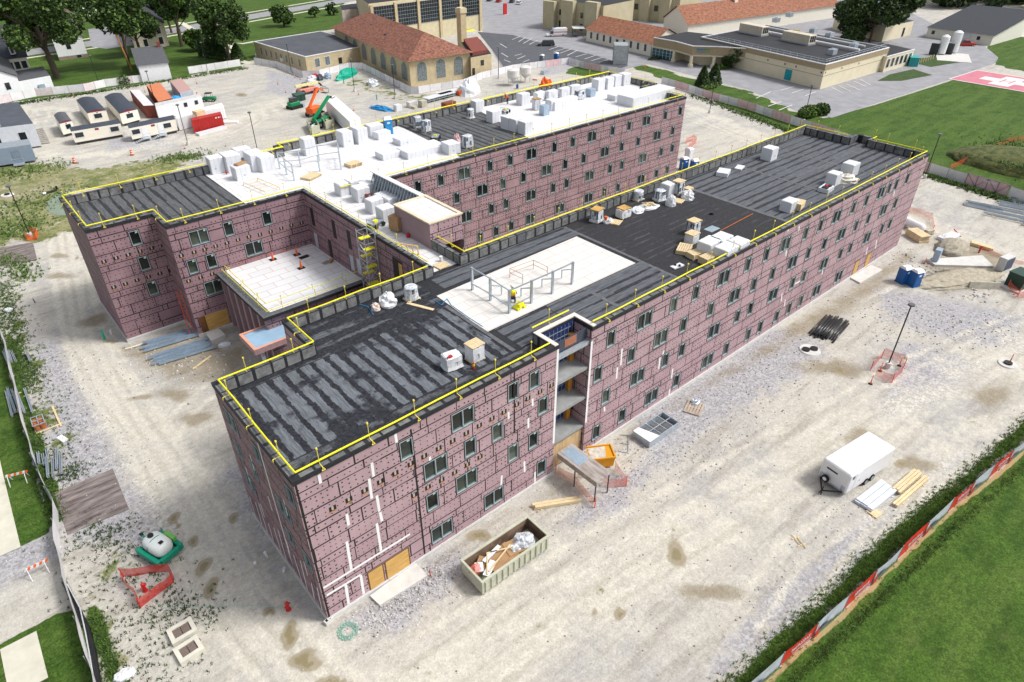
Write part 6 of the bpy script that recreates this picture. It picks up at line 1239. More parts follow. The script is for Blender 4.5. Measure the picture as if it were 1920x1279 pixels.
fence('pink and white panel fence below the houses at the upper left', [(-60, 205), (0, 195), (70, 181), (160, 172), (200, 163), (322, 147)], 1.9, 3.2, [fwhite, fgrey, M('blush_fabric', (.68, .60, .62), .7, .1), fwhite, fwhite, MATS['blush_fabric'] if 'blush_fabric' in MATS else fgrey])
fence('bright white fabric fence right of the gap behind the shed', [(355, 139), (452, 124)], 1.9, 4, [fwhite])
fence('white fabric fence wrapping round the annex and tiled hall', [(478, 120), (520, 127), (568, 146), (600, 144), (655, 130), (680, 130), (770, 176), (785, 176), (870, 162), (905, 148), (962, 134)], 1.8, 3.2, [fwhite, fwhite, fgrey])
fence('pink and white panel fence between the car park and the rear yard', [(962, 134), (1066, 120), (1070, 121), (1095, 129), (1170, 142)], 1.8, 2.6, [fwhite, fgrey, fwhite, fgrey, fpink, fpink, fgrey])
fence('long faded pink and white panel fence along the lawn beyond the far wing', [(1240, 157), (1290, 172), (1330, 186), (1400, 205), (1480, 232), (1560, 258), (1700, 310), (1740, 324), (1808, 345)], 1.8, 2.8, [fwhite, fgrey, fpink, fpink])
fence('white fence panels right of the pink gate at the right edge', [(1888, 369), (1990, 405)], 1.8, 2.8, [fwhite, fgrey])
A, B_ = at(1808, 345), at(1886, 368); T = thing('gate', 'wide pink braced gate in the fence at the right edge', 'gate', A, math.atan2((B_ - A).y, (B_ - A).x)); Ln = (B_ - A).length; b = MB(); b.box(0, Ln, 0, .04, .1, 1.95); b.build('panel', fpink, T); b = MB(); [b.bar((x, -.05, .1), (x, -.05, 1.95), .08) for x in np.linspace(0, Ln, 5)]; b.bar((0, -.05, .12), (Ln, -.05, .12), .08); b.bar((0, -.05, 1.93), (Ln, -.05, 1.93), .08); [b.bar((Ln * i / 4, -.05, .15 if i % 2 else 1.9), (Ln * (i + 1) / 4, -.05, 1.9 if i % 2 else .15), .06) for i in range(4)]; b.build('frame', M('purple_grey_frame', (.22, .18, .22), .6), T); b = MB(); [b.box(Ln * .4 + k * .22, Ln * .4 + k * .22 + .16, -.07, -.05, 1.25, 1.6) for k in range(9)]; b.build('lettering', white, T)
# black silt strip with its shadow painted in, and conduit along the left fence
b = MB(); b.tube([at(*p, .12) for p in ((120, 1090), (150, 1150), (165, 1180), (175, 1220), (185, 1279), (195, 1320))], .17, 6); tag(b.build('silt_and_shadow_strip', blackp), 'black silt fabric and its shadow as one dark strip along the left fence', 'silt barrier')
b = MB(); b.tube([at(*p, .5) for p in ((126, 1095), (150, 1140), (160, 1185), (170, 1240), (176, 1279))], .04, 5); tag(b.build('conduit', M('grey_conduit', (.5, .52, .54), .5)), 'thin grey conduit looping beside the left fence', 'conduit')
# ------------------------------------------------------------------ framed background buildings
class BF:
    def __init__(s, name, label, c0, c1, c2, cat='building', lu=None, lv=None, group=None):
        s.O = at(*c0); a, b_ = at(*c1) - s.O, at(*c2) - s.O; s.Lu = lu or a.length; s.Lv = lv or b_.length; s.U, s.V = a.normalized(), b_.normalized()
        s.t = thing(name, label, cat, s.O, 0, group)
    def fr(s, u, v, z): p = s.U * u + s.V * v; return (p.x, p.y, z)
    def mb(s): return MB(s.fr)
    def box(s, nm, u0, u1, v0, v1, z0, z1, m, mt=None, par=None): b = s.mb(); b.box(u0, u1, v0, v1, z0, z1, 0, 1 if mt else None); return b.build(nm, [m, mt] if mt else m, par or s.t)
    def win(s, nm, side, L, z, w_, h, m, fm=None, arch=False, out=.05):
        for u in L:
            b = s.mb()
            def P(x, zz, o): return (x, -o, zz) if side == 'u' else (-o, x, zz)
            pts = [(u - w_ / 2, z - h / 2), (u + w_ / 2, z - h / 2), (u + w_ / 2, z + h / 2 - (w_ / 2 if arch else 0))]
            if arch: pts += [(u + w_ / 2 * math.cos(t), z + h / 2 - w_ / 2 + w_ / 2 * math.sin(t)) for t in np.linspace(0, math.pi, 9)[1:-1]]
            pts += [(u - w_ / 2, z + h / 2 - (w_ / 2 if arch else 0))]
            b.q([P(x, zz, out + .02) for x, zz in pts], 0)
            if fm:
                k = 1.16; cz_ = z; b.q([P(u + (x - u) * k, cz_ + (zz - cz_) * (1 + .16 * w_ / h), out) for x, zz in pts], 1)
            b.build(nm, [m, fm] if fm else m, s.t)
    def gable(s, nm, z0, z1, m, along='u', o=.4, wm=None):
        b = s.mb(); U, V = s.Lu, s.Lv
        if along == 'u':
            for q in ([(-o, -o, z0), (U + o, -o, z0), (U + o, V / 2, z1), (-o, V / 2, z1)], [(U + o, V + o, z0), (-o, V + o, z0), (-o, V / 2, z1), (U + o, V / 2, z1)]): b.q(q)
            e = ([(0, 0, z0), (0, V, z0), (0, V / 2, z1 - .15)], [(U, 0, z0), (U, V, z0), (U, V / 2, z1 - .15)])
        else:
            for q in ([(-o, -o, z0), (U / 2, -o, z1), (U / 2, V + o, z1), (-o, V + o, z0)], [(U + o, V + o, z0), (U / 2, V + o, z1), (U / 2, -o, z1), (U + o, -o, z0)]): b.q(q)
            e = ([(0, 0, z0), (U, 0, z0), (U / 2, 0, z1 - .15)], [(0, V, z0), (U, V, z0), (U / 2, V, z1 - .15)])
        r_ = b.build(nm, m, s.t)
        if wm:
            for q in e: b = s.mb(); b.q(q); b.build('gable', wm, s.t)
        return r_
# clay tile roof
tile = M('clay_tile', (.12, .038, .026), .85, .35, 1.5, bump=.6, col2=(.34, .15, .10)); n = tile.node_tree
tile2 = M('orange_clay_tile', (.17, .052, .028), .85, .3, 1.4, bump=.6, col2=(.37, .165, .095))
gblock = M('grey_glass_block', (.10, .125, .13), .5, .45, 3, col2=(.26, .30, .31))
dkw = M('dark_window', (.02, .025, .03), .1, .5, 1, spec=.6)
W_H = M('house_siding', (.74, .75, .78), .6, .05)
hall = BF('building', 'tan brick hall with clay tiled hip roof and tall arched windows', (771, 166), (882, 147), (632, 94)); Hh = 6.6; U, V = hall.Lu, hall.Lv
hall.box('wall', 0, U, 0, V, 0, Hh, tanw)
b = hall.mb(); o = .9; rz_ = Hh + 4.6; e = [(-o, -o, Hh), (U + o, -o, Hh), (U + o, V + o, Hh), (-o, V + o, Hh)]; r0, r1 = (U / 2, U * .48, rz_), (U / 2, V - U * .45, rz_)
for q in ([e[0], e[1], r0], [e[1], e[2], r1, r0], [e[2], e[3], r1], [e[3], e[0], r0, r1]): b.q(q)
b.q([p for p in e][::-1]); hall.roof = b.build('roof', tile, hall.t)
hall.win('arched_window', 'u', [U * .19, U * .5, U * .80], 3.7, U * .155, 4.6, gblock, M('pale_stone', (.52, .43, .28), .8), arch=True)
hall.win('arched_window', 'v', [V * (.06 + .125 * k) for k in range(7)], 3.6, V * .065, 4.4, gblock, MATS['pale_stone'], arch=True)
b = hall.mb(); [b.box(U * f - .35, U * f + .35, V * g - .3, V * g + .3, Hh + hh, Hh + hh + .9, 0) for f, g, hh in ((.22, .42, 1.6), (.3, .66, 2.1))]; [b.q([(U * f - .9, V * g, z_), (U * f + .9, V * g, z_), (U * f, V * g + 1.0, z_ + .9)], 1) for f, g, z_ in ((.62, .19, Hh + 1.9),)]; b.build('roof_vent', [M('dark_vent', (.05, .05, .06)), white], hall.t)
lean = BF('building', 'small flat tan brick block with one window right of the tiled hall', (884, 150), (922, 142), (866, 118)); lean.box('wall', 0, lean.Lu, 0, lean.Lv, 0, 5.6, tanw, felt); lean.win('window', 'u', [lean.Lu * .55], 3.8, 1.2, 1.4, dkw, tanl); lean.win('door', 'u', [lean.Lu * .12], 1.6, .9, 2.6, dkw); lean.box('rusty_plant', 1, lean.Lu - 1, 2, lean.Lv, 5.6, 6.4, rust)
ch = at(868, 112); T = thing('chimney', 'tall square tan brick chimney behind the tiled hall', 'chimney', (ch.x, ch.y, 0)); hc = hgt((868, 112), (866, 14)); b = MB(); b.box(-1, 1, -1, 1, 0, hc - 1.4); b.build('shaft', tanw, T); b = MB(); b.box(-1.2, 1.2, -1.2, 1.2, hc - 1.4, hc - .2); b.box(-1, 1, -1, 1, hc - .2, hc); b.build('cap', tanl, T)
ann = BF('building', 'low flat roofed tan brick annex left of the tiled hall', (577, 137), (657, 121), (481, 106), lu=24); ann.box('wall', 0, ann.Lu, 0, ann.Lv, 0, 4.1, tanw)
ann.box('roof', .25, ann.Lu - .25, .25, ann.Lv - .25, 4.1, 4.16, M('blue_grey_roof', (.075, .08, .095), .8, .2, .3)); b = ann.mb(); [b.box(*q, 4.1, 4.3) for q in ((-.1, ann.Lu, -.1, .25), (-.1, .25, .25, ann.Lv), (ann.Lu - .25, ann.Lu, .25, ann.Lv), (.25, ann.Lu - .25, ann.Lv - .25, ann.Lv))]; b.build('coping', white, ann.t)
ann.win('window', 'u', [3.6, 7.], 2.2, 1.6, 2.2, gblock, white); ann.win('door', 'u', [11.3], 1.6, 1.2, 1.6, dkw); ann.win('window', 'v', [ann.Lv * k for k in (.12, .26, .36, .46, .56, .66, .76, .86)], 2.1, 1.0, 2.0, gblock, white); ann.box('air_conditioner', -.7, -.05, ann.Lv * .42, ann.Lv * .42 + .9, 1.2, 2, white)
big = BF('building', 'large tan brick factory hall with tall steel windows at the top of the view', (700, 92), (905, 57), (665, 58), lv=24); U, V = big.Lu, big.Lv; big.box('wall', 0, U, 0, V, 0, 13, tanl, felt)
for k in range(6): big.box('pilaster', U * (.02 + .192 * k) - .5, U * (.02 + .192 * k) + .5, -.5, 0, 0, 12.6, tanw)
for k in range(5):
    u0, u1 = U * (.02 + .192 * k) + .7, U * (.02 + .192 * (k + 1)) - .7; b = big.mb(); b.box(u0, u1, -.06, .0, 5.4, 12.0, 0); [b.box(u, u + .08, -.12, -.06, 5.4, 12, 1) for u in np.linspace(u0, u1 - .08, 9)]; [b.box(u0, u1, -.125, -.065, z, z + .1, 1) for z in np.linspace(5.4, 11.9, 7)]; b.build('steel_window', [dkw, M('steel_glazing_bar', (.20, .23, .24), .5) if k == 0 else MATS['steel_glazing_bar']], big.t)
big.box('loading_dock', U * .78, U * .9, -3.5, -.55, 0, 1.0, conc, yel)
tw = BF('building', 'weathered whitewashed brick block left of the factory hall', (648, 74), (702, 66), (640, 50), lv=12); tw.box('wall', 0, tw.Lu, 0, tw.Lv, 0, 9, M('whitewashed_brick', (.42, .30, .25), .9, .25, .5, col2=(.62, .57, .52)), felt)
# clinic
cl = BF('building', 'cream clinic with flat black roof and railing beside the driveway', (1537, 168), (1392, 131), (1632, 139), lu=44, lv=34); U, V = cl.Lu, cl.Lv; crm = M('cream_block', (.67, .61, .45), .75, .06, .5); brn = M('brown_fascia', (.33, .26, .16), .7, .08); blk = M('black_roof_membrane', (.018, .019, .024), .7, .3, .4)
cl.box('wall', 0, U, 0, V, 0, 5.2, crm); b = cl.mb(); b.box(-.12, U, -.12, V, 4.6, 5.9); b.build('fascia', brn, cl.t); cl.box('roof', .3, U - .3, .3, V - .3, 5.9, 5.94, blk); b = cl.mb(); [b.box(*q, 5.9, 6.08) for q in ((-.2, U, -.2, .25), (-.2, .25, .25, V), (U - .25, U, .25, V), (.25, U - .25, V - .25, V))]; b.build('coping', white, cl.t)
b = cl.mb(); b.box(-.03, U, -.03, 0, 3.1, 3.22); b.box(-.03, 0, 0, V, 3.1, 3.22); b.build('wall_band', brn, cl.t); cl.win('door', 'u', [10.5], 1.6, 2.2, 2.6, M('teal_door', (.0, .28, .32), .4)); cl.win('wall_lamp', 'u', [.7, 8.6, 12.2, 18], 4.0, .4, .4, blackp); cl.win('wall_lamp', 'v', [.8, 9, 18], 4.0, .4, .4, blackp)
b = cl.mb(); 
for hh in (.55, 1.05): b.tube([(U - 1, .6, 5.95 + hh), (.6, .6, 5.95 + hh), (.6, V - 1, 5.95 + hh)], .045, 5)
[b.tube([(u, .6, 5.95), (u, .6, 7.0)], .045, 5) for u in np.arange(.6, U, 2.2)]; [b.tube([(.6, v, 5.95), (.6, v, 7.0)], .045, 5) for v in np.arange(.6, V, 2.2)]; b.build('roof_railing', galv, cl.t)
for k, (px, py, l_, w_, h_) in enumerate(((1412, 62, 9, 3, 2.6), (1496, 78, 9.5, 3, 2.6))):
    c = at(px, py, 6.2); T = thing('rooftop_unit', ('beige rooftop air unit left of two on the clinic', 'beige rooftop air unit with yellow guard right of two on the clinic')[k], 'air unit', (c.x, c.y, 5.95), math.atan2(cl.U.y, cl.U.x) , 'rooftop air units on the clinic'); b = MB(); b.rbox(-l_ / 2, l_ / 2, -w_ / 2, w_ / 2, .4, h_, .1); b.build('casing', M('beige_casing', (.55, .50, .40), .6, .1) if k == 0 else MATS['beige_casing'], T); b = MB(); b.box(-l_ / 2 - .1, l_ / 2 + .1, -w_ / 2 - .1, w_ / 2 + .1, 0, .4); b.build('curb', galv, T); b = MB(); [b.box(-l_ / 2 - .04, -l_ / 2, -w_ / 2 + .3 + i * .8, -w_ / 2 + .9 + i * .8, .8, h_ - .3) for i in range(3)]; b.build('hood', dkw, T)
    if k: b = MB(); b.tube([(0, 0, h_), (0, 0, h_ + .5), (2.2, 0, h_ + .5), (2.2, 0, h_)], .08, 5); b.build('yellow_guard', yel, T)
for k, (px, py) in enumerate(((1455, 40), (1525, 60), (1555, 68), (1560, 100), (1480, 30), (1600, 88))):
    c = at(px, py, 6.2); b = MB(); b.box(-1.2, 1.2, -.8, .8, 0, 1.3); b.cyl(0, 0, 1.3, 1.5, .5, n=10); o = b.build('roof_fan', galv); o.location = (c.x, c.y, 5.95); tag(o, ('small grey roof fan behind the left clinic air unit', 'small grey roof fan right of the yellow guard on the clinic', 'grey roof fan near the clinic pipe run', 'grey roof fan by the right edge of the clinic roof', 'grey roof fan at the far back of the clinic roof', 'grey roof fan at the low wing of the clinic')[k], 'roof fan')
b = cl.mb(); b.tube([(2, V * .6, 6.6), (U - 4, V * .62, 6.6)], .35, 8); b.tube([(4, V * .8, 6.5), (U - 4, V * .82, 6.5)], .25, 8); b.build('roof_duct', white, cl.t)
# entrance canopy of the clinic
PX = [(1222, 108), (1262, 116), (1294, 126), (1336, 127), (1392, 131)]; W = [at(*p) for p in PX]; bk_ = [W[-1] + cl.V * 16, W[0] + cl.V * 16]
T = thing('clinic_entrance', 'clinic entrance canopy on three cream columns with a lettered fascia', 'canopy', W[2]); lo = lambda L: [((p - W[2]).x, (p - W[2]).y) for p in L]
b = MB(); b.prism(lo(W + bk_)[::-1], 3.3, 5.5); b.build('fascia', brn, T); b = MB(); b.prism(lo(W + bk_)[::-1], 5.5, 5.56); b.build('roof', blk, T); b = MB(); [b.bar((*p, 5.6), (*q, 5.6), .35, .2) for p, q in zip(lo(W), lo(W)[1:])]; b.build('coping', white, T); b = MB(); b.prism(lo([p - cl.U * .0 + cl.V * .15 for p in W] + bk_)[::-1], 2.9, 3.3); b.build('soffit_band', crm, T)
rec = [p + cl.V * 4.5 for p in W[1:]]; b = MB(); b.prism(lo([W[1]] + rec + bk_)[::-1], 0, 3.0); b.build('wall', crm, T)
for p in W[1:4]: b = MB(); q = lo([p])[0]; b.cyl(*q, 0, .9, .75, n=10); b.cyl(*q, .9, 2.95, .45, n=12); b.build('column', crm, T)
b = MB(); p, q = lo(W)[0], lo(W)[1]; b.bar((*p, 1.6), (*q, 1.6), .16, 2.4, 0); [b.bar((p[0] + (q[0] - p[0]) * f, p[1] + (q[1] - p[1]) * f, .4), (p[0] + (q[0] - p[0]) * f, p[1] + (q[1] - p[1]) * f, 2.8), .22, .22, 1) for f in np.linspace(0, 1, 7)]; [b.bar((*p, z), (*q, z), .2, .08, 1) for z in (1.2, 2.0)]; b.build('glass_front', [M('teal_glass', (.01, .07, .09), .1, .3), alu], T)
p, q = lo(W)[2], lo(W)[3]; d_ = Vector((q[0] - p[0], q[1] - p[1])); nv = Vector((d_.y, -d_.x)).normalized(); nv = nv if (nv.x * -1 + nv.y * -.5) > 0 else -nv
b = MB()
for row, (z, n_l, hh) in enumerate(((4.55, 16, .45), (4.0, 14, .28))):
    for k in range(n_l):
        f = .18 + .62 * k / n_l; x, y = p[0] + d_.x * f + nv.x * .03, p[1] + d_.y * f + nv.y * .03; w_ = d_.length * .026; e = d_.normalized() * w_; m = 0 if k < 9 else 1
        b.hexa([(x, y, z), (x + e.x, y + e.y, z), (x + e.x + nv.x * .05, y + e.y + nv.y * .05, z), (x + nv.x * .05, y + nv.y * .05, z), (x, y, z + hh * random.uniform(.6, 1)), (x + e.x, y + e.y, z + hh), (x + e.x + nv.x * .05, y + e.y + nv.y * .05, z + hh), (x + nv.x * .05, y + nv.y * .05, z + hh * .9)], m)
b.build('sign_lettering', [M('blue_lettering', (.02, .20, .38), .5), M('green_lettering', (.12, .30, .10), .5)], T)
th = BF('building', 'low white building with orange clay tiled gable roof and dark sash windows', (1219, 106), (1099, 77), (1272, 92)); U, V = th.Lu, th.Lv; th.box('wall', 0, U, 0, V, 0, 3.6, M('cream_render', (.72, .69, .60), .7, .05)); th.gable('roof', 3.6, 7.0, tile2, 'u', .6, MATS['cream_render']); th.win('window', 'u', [U * (.08 + .105 * k) for k in range(9) if k != 4], 2.1, .95, 1.9, dkw, white); th.win('door', 'u', [U * .5], 1.4, 1.1, 2.4, dkw, rust)
th2 = BF('building', 'long white building with orange clay tiled roof behind the clinic', (1287, 75), (1250, 62), (1480, 46), lu=17, lv=85); U, V = th2.Lu, th2.Lv; th2.box('wall', 0, U, 0, V, 0, 4.6, MATS['cream_render']); th2.gable('roof', 4.6, 9.5, tile2, 'v', .6, MATS['cream_render']); th2.box('chimney', U * .4, U * .6, V * .33, V * .33 + 1.6, 7.5, 11.5, MATS['cream_render'])
ce = BF('building', 'beige concrete block with projecting bays behind the ambulance', (1128, 68), (1022, 50), (1180, 55), lv=20); U, V = ce.Lu, ce.Lv; bei = M('beige_concrete', (.44, .40, .27), .85, .1, .3); ce.box('wall', 0, U, 0, V, 0, 9.5, bei, felt); [ce.box('bay', U * f, U * f + U * .2, -2.2, 0, 0, hh, bei) for f, hh in ((.05, 10.5), (.45, 10.), (.78, 9.))]; ce.win('window', 'u', [U * .35, U * .72], 5.6, 1.4, 1.8, dkw); ce.win('window', 'u', [U * .35, U * .72], 1.8, 1.4, 2.2, dkw)
ce2 = BF('building', 'beige concrete wing with dark windows behind the tiled building', (1270, 45), (1130, 30), (1320, 30), lv=20); U, V = ce2.Lu, ce2.Lv; ce2.box('wall', 0, U, 0, V, 0, 8.5, bei, felt); [ce2.box('bay', U * f, U * f + U * .12, -1.8, 0, 0, 9.2, bei) for f in (.1, .36, .62, .85)]; ce2.win('window', 'u', [U * .29, U * .55, U * .79], 4.6, 1.6, 2, dkw)
sh_ = at(1083, 68); T = thing('bus_shelter', 'glazed shelter with pale flat roof beside the ambulance', 'shelter', (sh_.x, sh_.y, 0), .9); b = MB(); b.box(-2.6, 2.6, -2, 2, 2.7, 2.9); b.build('roof', white, T); b = MB(); [b.box(x, x + .1, y, y + .1, 0, 2.7) for x in (-2.4, 0, 2.3) for y in (-1.8, 1.7)]; b.build('post', fpost, T); b = MB(); b.box(-2.4, 2.4, 1.74, 1.78, .3, 2.4); b.build('glass', glassm, T)
wg = BF('building', 'cream single storey wing with a row of dark windows right of the clinic', (1655, 136), (1632, 130), (1706, 121), lu=12); U, V = wg.Lu, wg.Lv; wg.box('wall', 0, U, 0, V, 0, 4, crm, blk); wg.win('window', 'v', [V * (.1 + .16 * k) for k in range(6)], 2.2, V * .09, 2.2, dkw, white); b = wg.mb(); [b.box(*q, 4, 4.2) for q in ((-.1, U, -.1, .25), (-.1, .25, .25, V))]; b.build('coping', white, wg.t)
wg2 = BF('building', 'cream block with a dark door beneath the large tree right of the clinic', (1653, 79), (1560, 55), (1706, 66)); U, V = wg2.Lu, wg2.Lv; wg2.box('wall', 0, U, 0, V, 0, 4.6, crm, blk); wg2.win('door', 'v', [V * .7], 1.6, 1.5, 2.8, dkw)
wh = BF('building', 'white low warehouse with dark gable roof at the upper right', (1856, 86), (1735, 70), (1990, 47)); U, V = wh.Lu, wh.Lv; wh.box('wall', 0, U, 0, V, 0, 3.1, M('warehouse_white', (.70, .69, .62), .7, .05)); wh.gable('roof', 3.1, 7.6, shingle, 'u', .5, MATS['warehouse_white']); wh.win('window', 'u', [U * .2, U * .55, U * .9], 1.8, 1.0, 1.1, dkw, white); wh.win('garage_door', 'u', [U * .38], 1.4, 3, 2.6, M('pale_door', (.55, .60, .66), .5))
# houses at the upper left
h1 = BF('house', 'white house with grey gable roof at the left edge above the fence', (45, 178), (-45, 196), (22, 138), group='houses at the upper left'); U, V = h1.Lu, h1.Lv; h1.box('wall', 0, U, 0, V, 0, 4.4, W_H); h1.gable('roof', 4.4, 7.6, shinglel, 'v', .4, W_H); h1.win('window', 'u', [U * .25, U * .6], 2.6, 1.1, 1.6, dkw, white); h1.box('lean_to', -7.5, 0, 1, V * .5, 0, 3, W_H, shinglel); h1.box('cellar_door', -5.5, -4, .5, 1.0, 0, 1.5, galvb)
h1b = BF('house', 'cream house with steep black roof and white dormer behind the left edge house', (62, 140), (20, 146), (47, 100), group='houses at the upper left'); U, V = h1b.Lu, h1b.Lv; h1b.box('wall', 0, U, 0, V, 0, 4.6, cream); h1b.gable('roof', 4.6, 10.5, shingle, 'u', .4, cream); h1b.win('window', 'u', [U * .2, U * .5, U * .8], 2.8, 1.2, 1.8, dkw, white); d = h1b.box('dormer', U * .38, U * .62, .8, 4, 5.4, 7.4, white); b = h1b.mb(); b.q([(U * .35, .6, 7.4), (U * .5, .6, 8.3), (U * .5, 5, 8.3), (U * .35, 5, 7.4)]); b.q([(U * .65, .6, 7.4), (U * .5, .6, 8.3), (U * .5, 5, 8.3), (U * .65, 5, 7.4)]); b.build('dormer_roof', white, h1b.t); b = h1b.mb(); b.box(U * .44, U * .56, .72, .8, 5.7, 7.1); b.build('dormer_window', dkw, h1b.t)
h2 = BF('house', 'white house with brown roof and red brick chimney behind the big left tree', (166, 107), (112, 114), (150, 62), group='houses at the upper left'); U, V = h2.Lu, h2.Lv; h2.box('wall', 0, U, 0, V, 1.0, 6, W_H); h2.box('brick_base', 0, U, -.05, V, 0, 1.0, M('grey_brown_brick', (.25, .20, .16), .9, .2)); h2.gable('roof', 6, 9.6, M('brown_shingle', (.11, .085, .08), .9, .25, 2.5), 'v', .5, W_H); h2.win('window', 'u', [U * .3], .55, 1.3, .8, dkw, white); h2.win('window', 'u', [U * .55], 3.6, 1.2, 1.6, dkw, white); h2.box('chimney', U * .35, U * .35 + 1.2, V * .5, V * .5 + 1.2, 8, 11.5, rust)
h3 = BF('house', 'beige two storey house with gable behind the leaning pole', (318, 86), (254, 96), (300, 46), group='houses at the upper left'); U, V = h3.Lu, h3.Lv; h3.box('wall', 0, U, 0, V, 0, 6.6, M('beige_siding', (.55, .50, .40), .7, .06)); h3.gable('roof', 6.6, 10.4, shingle, 'v', .5, MATS['beige_siding']); h3.win('window', 'u', [U * .2, U * .65], 4.9, 1.3, 1.9, dkw, white); h3.win('window', 'u', [U * .2, U * .65], 1.9, 1.3, 2.1, dkw, white); h3.box('porch', U * .5, U * 1.0, -2.2, 0, 0, .6, conc)
h4 = BF('house', 'white house with grey roof at the top left beyond the street', (196, 26), (160, 32), (188, 2), group='houses at the upper left'); U, V = h4.Lu, h4.Lv; h4.box('wall', 0, U, 0, V, 0, 5.6, W_H); h4.gable('roof', 5.6, 9, shinglel, 'v', .5, W_H); h4.win('window', 'u', [U * .3, U * .7], 3.2, 1.4, 2, dkw, white)
h5 = BF('house', 'pale yellow house at the very top left corner', (72, 12), (50, 16), (68, -10), group='houses at the upper left'); h5.box('wall', 0, h5.Lu, 0, h5.Lv, 0, 5, M('yellow_siding', (.62, .58, .30), .7)); h5.gable('roof', 5, 8, shinglel, 'v', .5)
h6 = BF('house', 'white house half hidden by trees near the top street', (388, 18), (362, 22), (380, 0), group='houses at the upper left'); h6.box('wall', 0, h6.Lu, 0, h6.Lv, 0, 5, W_H); h6.gable('roof', 5, 8, shinglel, 'v', .5); h6.win('window', 'u', [h6.Lu * .5], 2.6, 1.6, 2.2, dkw)
sd_ = BF('shed', 'small white shed with grey gable roof and brick chimney behind the fence', (323, 149), (268, 155), (306, 118)); U, V = sd_.Lu, sd_.Lv; sd_.box('wall', 0, U, 0, V, 0, 4.2, W_H); sd_.gable('roof', 4.2, 6.6, shinglel, 'u', .35, W_H); sd_.box('chimney', .1, .9, V * .45, V * .45 + .9, 5.5, 7.8, rust)
# power pole
a, b_ = at(248, 133), None; T = thing('utility_pole', 'leaning orange brown timber pole on the left lawn', 'pole', (a.x, a.y, 0)); b = MB(); b.tube([(0, 0, 0), (-1.2, .6, 9.5)], .2, 8); b.build('shaft', M('orange_brown_pole', (.42, .20, .05), .8, .25, 2), T)
# ------------------------------------------------------------------ office trailers and containers
vents = M('dark_roof_sheet', (.045, .055, .075), .6, .2); maroon = M('maroon_trim', (.22, .03, .06), .6)
def office(label, c0, c1, back, h=2.75, name='office_trailer', lv=None, end=True, wins=(), roofm=None, wallm=None, skirt=.55):
    f = BF(name, label, c0, c1, back, 'trailer', lv=lv, group='office trailers'); U, V = f.Lu, f.Lv; f.box('body', 0, U, 0, V, skirt, h, wallm or cream); b = f.mb(); n_ = 8
    if end: prof = [(U * i / n_, h + .42 * math.sin(math.pi * i / n_)) for i in range(n_ + 1)]; [b.q([(u0, -.08, z0), (u1, -.08, z1), (u1, V + .05, z1), (u0, V + .05, z0)]) for (u0, z0), (u1, z1) in zip(prof, prof[1:])]; b.q([(u, -.02, z) for u, z in prof] , 1)
    else: prof = [(V * i / n_, h + .42 * math.sin(math.pi * i / n_)) for i in range(n_ + 1)]; [b.q([(-.05, v0, z0), (U + .05, v0, z0), (U + .05, v1, z1), (-.05, v1, z1)]) for (v0, z0), (v1, z1) in zip(prof, prof[1:])]; b.q([(-.02, v, z) for v, z in prof], 1)
    b.build('roof', [roofm or vents, maroon], f.t); f.win('window', 'u', [U * x for x in wins], 1.9, min(1.5, U * .4), .9, dkw, white); f.box('support', .3, U - .3, .25, V - .25, .0, skirt - .01, M('support_block', (.05, .05, .055)) if 'support_block' not in MATS else MATS['support_block'])
    b = f.mb(); b.box(U * .46, U * .54, -.03, 0, h - .5, h - .1); b.build('badge', maroon, f.t); return f
office('small cream office trailer with curved grey roof, leftmost in the lot', (121, 258), (144, 252), (110, 241), wins=(.6,), roofm=shinglel)
office('cream office trailer with dark curved roof behind the small one', (172, 237), (207, 231), (151, 211), wins=(.5,))
office('long cream office trailer with dark curved roof, largest in the lot', (232, 238), (265, 229), (203, 205), wins=(.5,))
office('long cream office trailer lying broadside at the front left of the lot', (143, 273), (234, 257), (139, 262), end=False, wins=(.13, .85), lv=3.2); of = office('long cream office trailer broadside with two stair landings', (250, 267), (335, 249), (246, 256), end=False, wins=(.12, .8), lv=3.2)
for k, f_ in enumerate((.3, .65)):
    b = of.mb(); u = of.Lu * f_; b.box(u - .8, u + .8, -1.6, -.05, .5, .58); [b.box(u - 2.2 + i * .35, u - 1.9 + i * .35, -1.5, -.1, .1 + i * .1, .15 + i * .1) for i in range(4)]; [b.tube([(x, -1.55, 0), (x, -1.55, 1.5)], .04, 4) for x in (u - .75, u + .75)]; b.tube([(u - .75, -1.55, 1.5), (u + .75, -1.55, 1.5)], .04, 4); b.build('steps', galv, of.t)
of.win('door', 'u', [of.Lu * .3, of.Lu * .65], 1.65, 1.0, 2.0, white)
lm = BF('office_building', 'large pale modular office with flat grey roof at the left edge', (80, 276), (-60, 295), (50, 232), 'building'); U, V = lm.Lu, lm.Lv; lm.box('wall', 0, U, 0, V, .3, 4.6, M('pale_grey_siding', (.60, .63, .68), .6, .08), M('slate_roof', (.07, .08, .10), .7, .2, .5)); lm.win('window', 'u', [U * .2, U * .55], 2.4, 1.2, 1.7, dkw, white); b = lm.mb(); [b.box(-1.6, -.1, V * .1 + i * .5, V * .1 + i * .5 + .45, .1, .3 + i * .22) for i in range(9)]; b.tube([(-1.55, V * .1, 1.2), (-1.55, V * .1 + 4.5, 3.2)], .05, 4); b.build('outside_stair', M('grey_timber', (.35, .33, .30), .8, .2), lm.t); b = lm.mb(); b.box(U * .42, U * .45, .2, V, 4.6, 4.75); b.build('roof_ridge', fpost, lm.t)
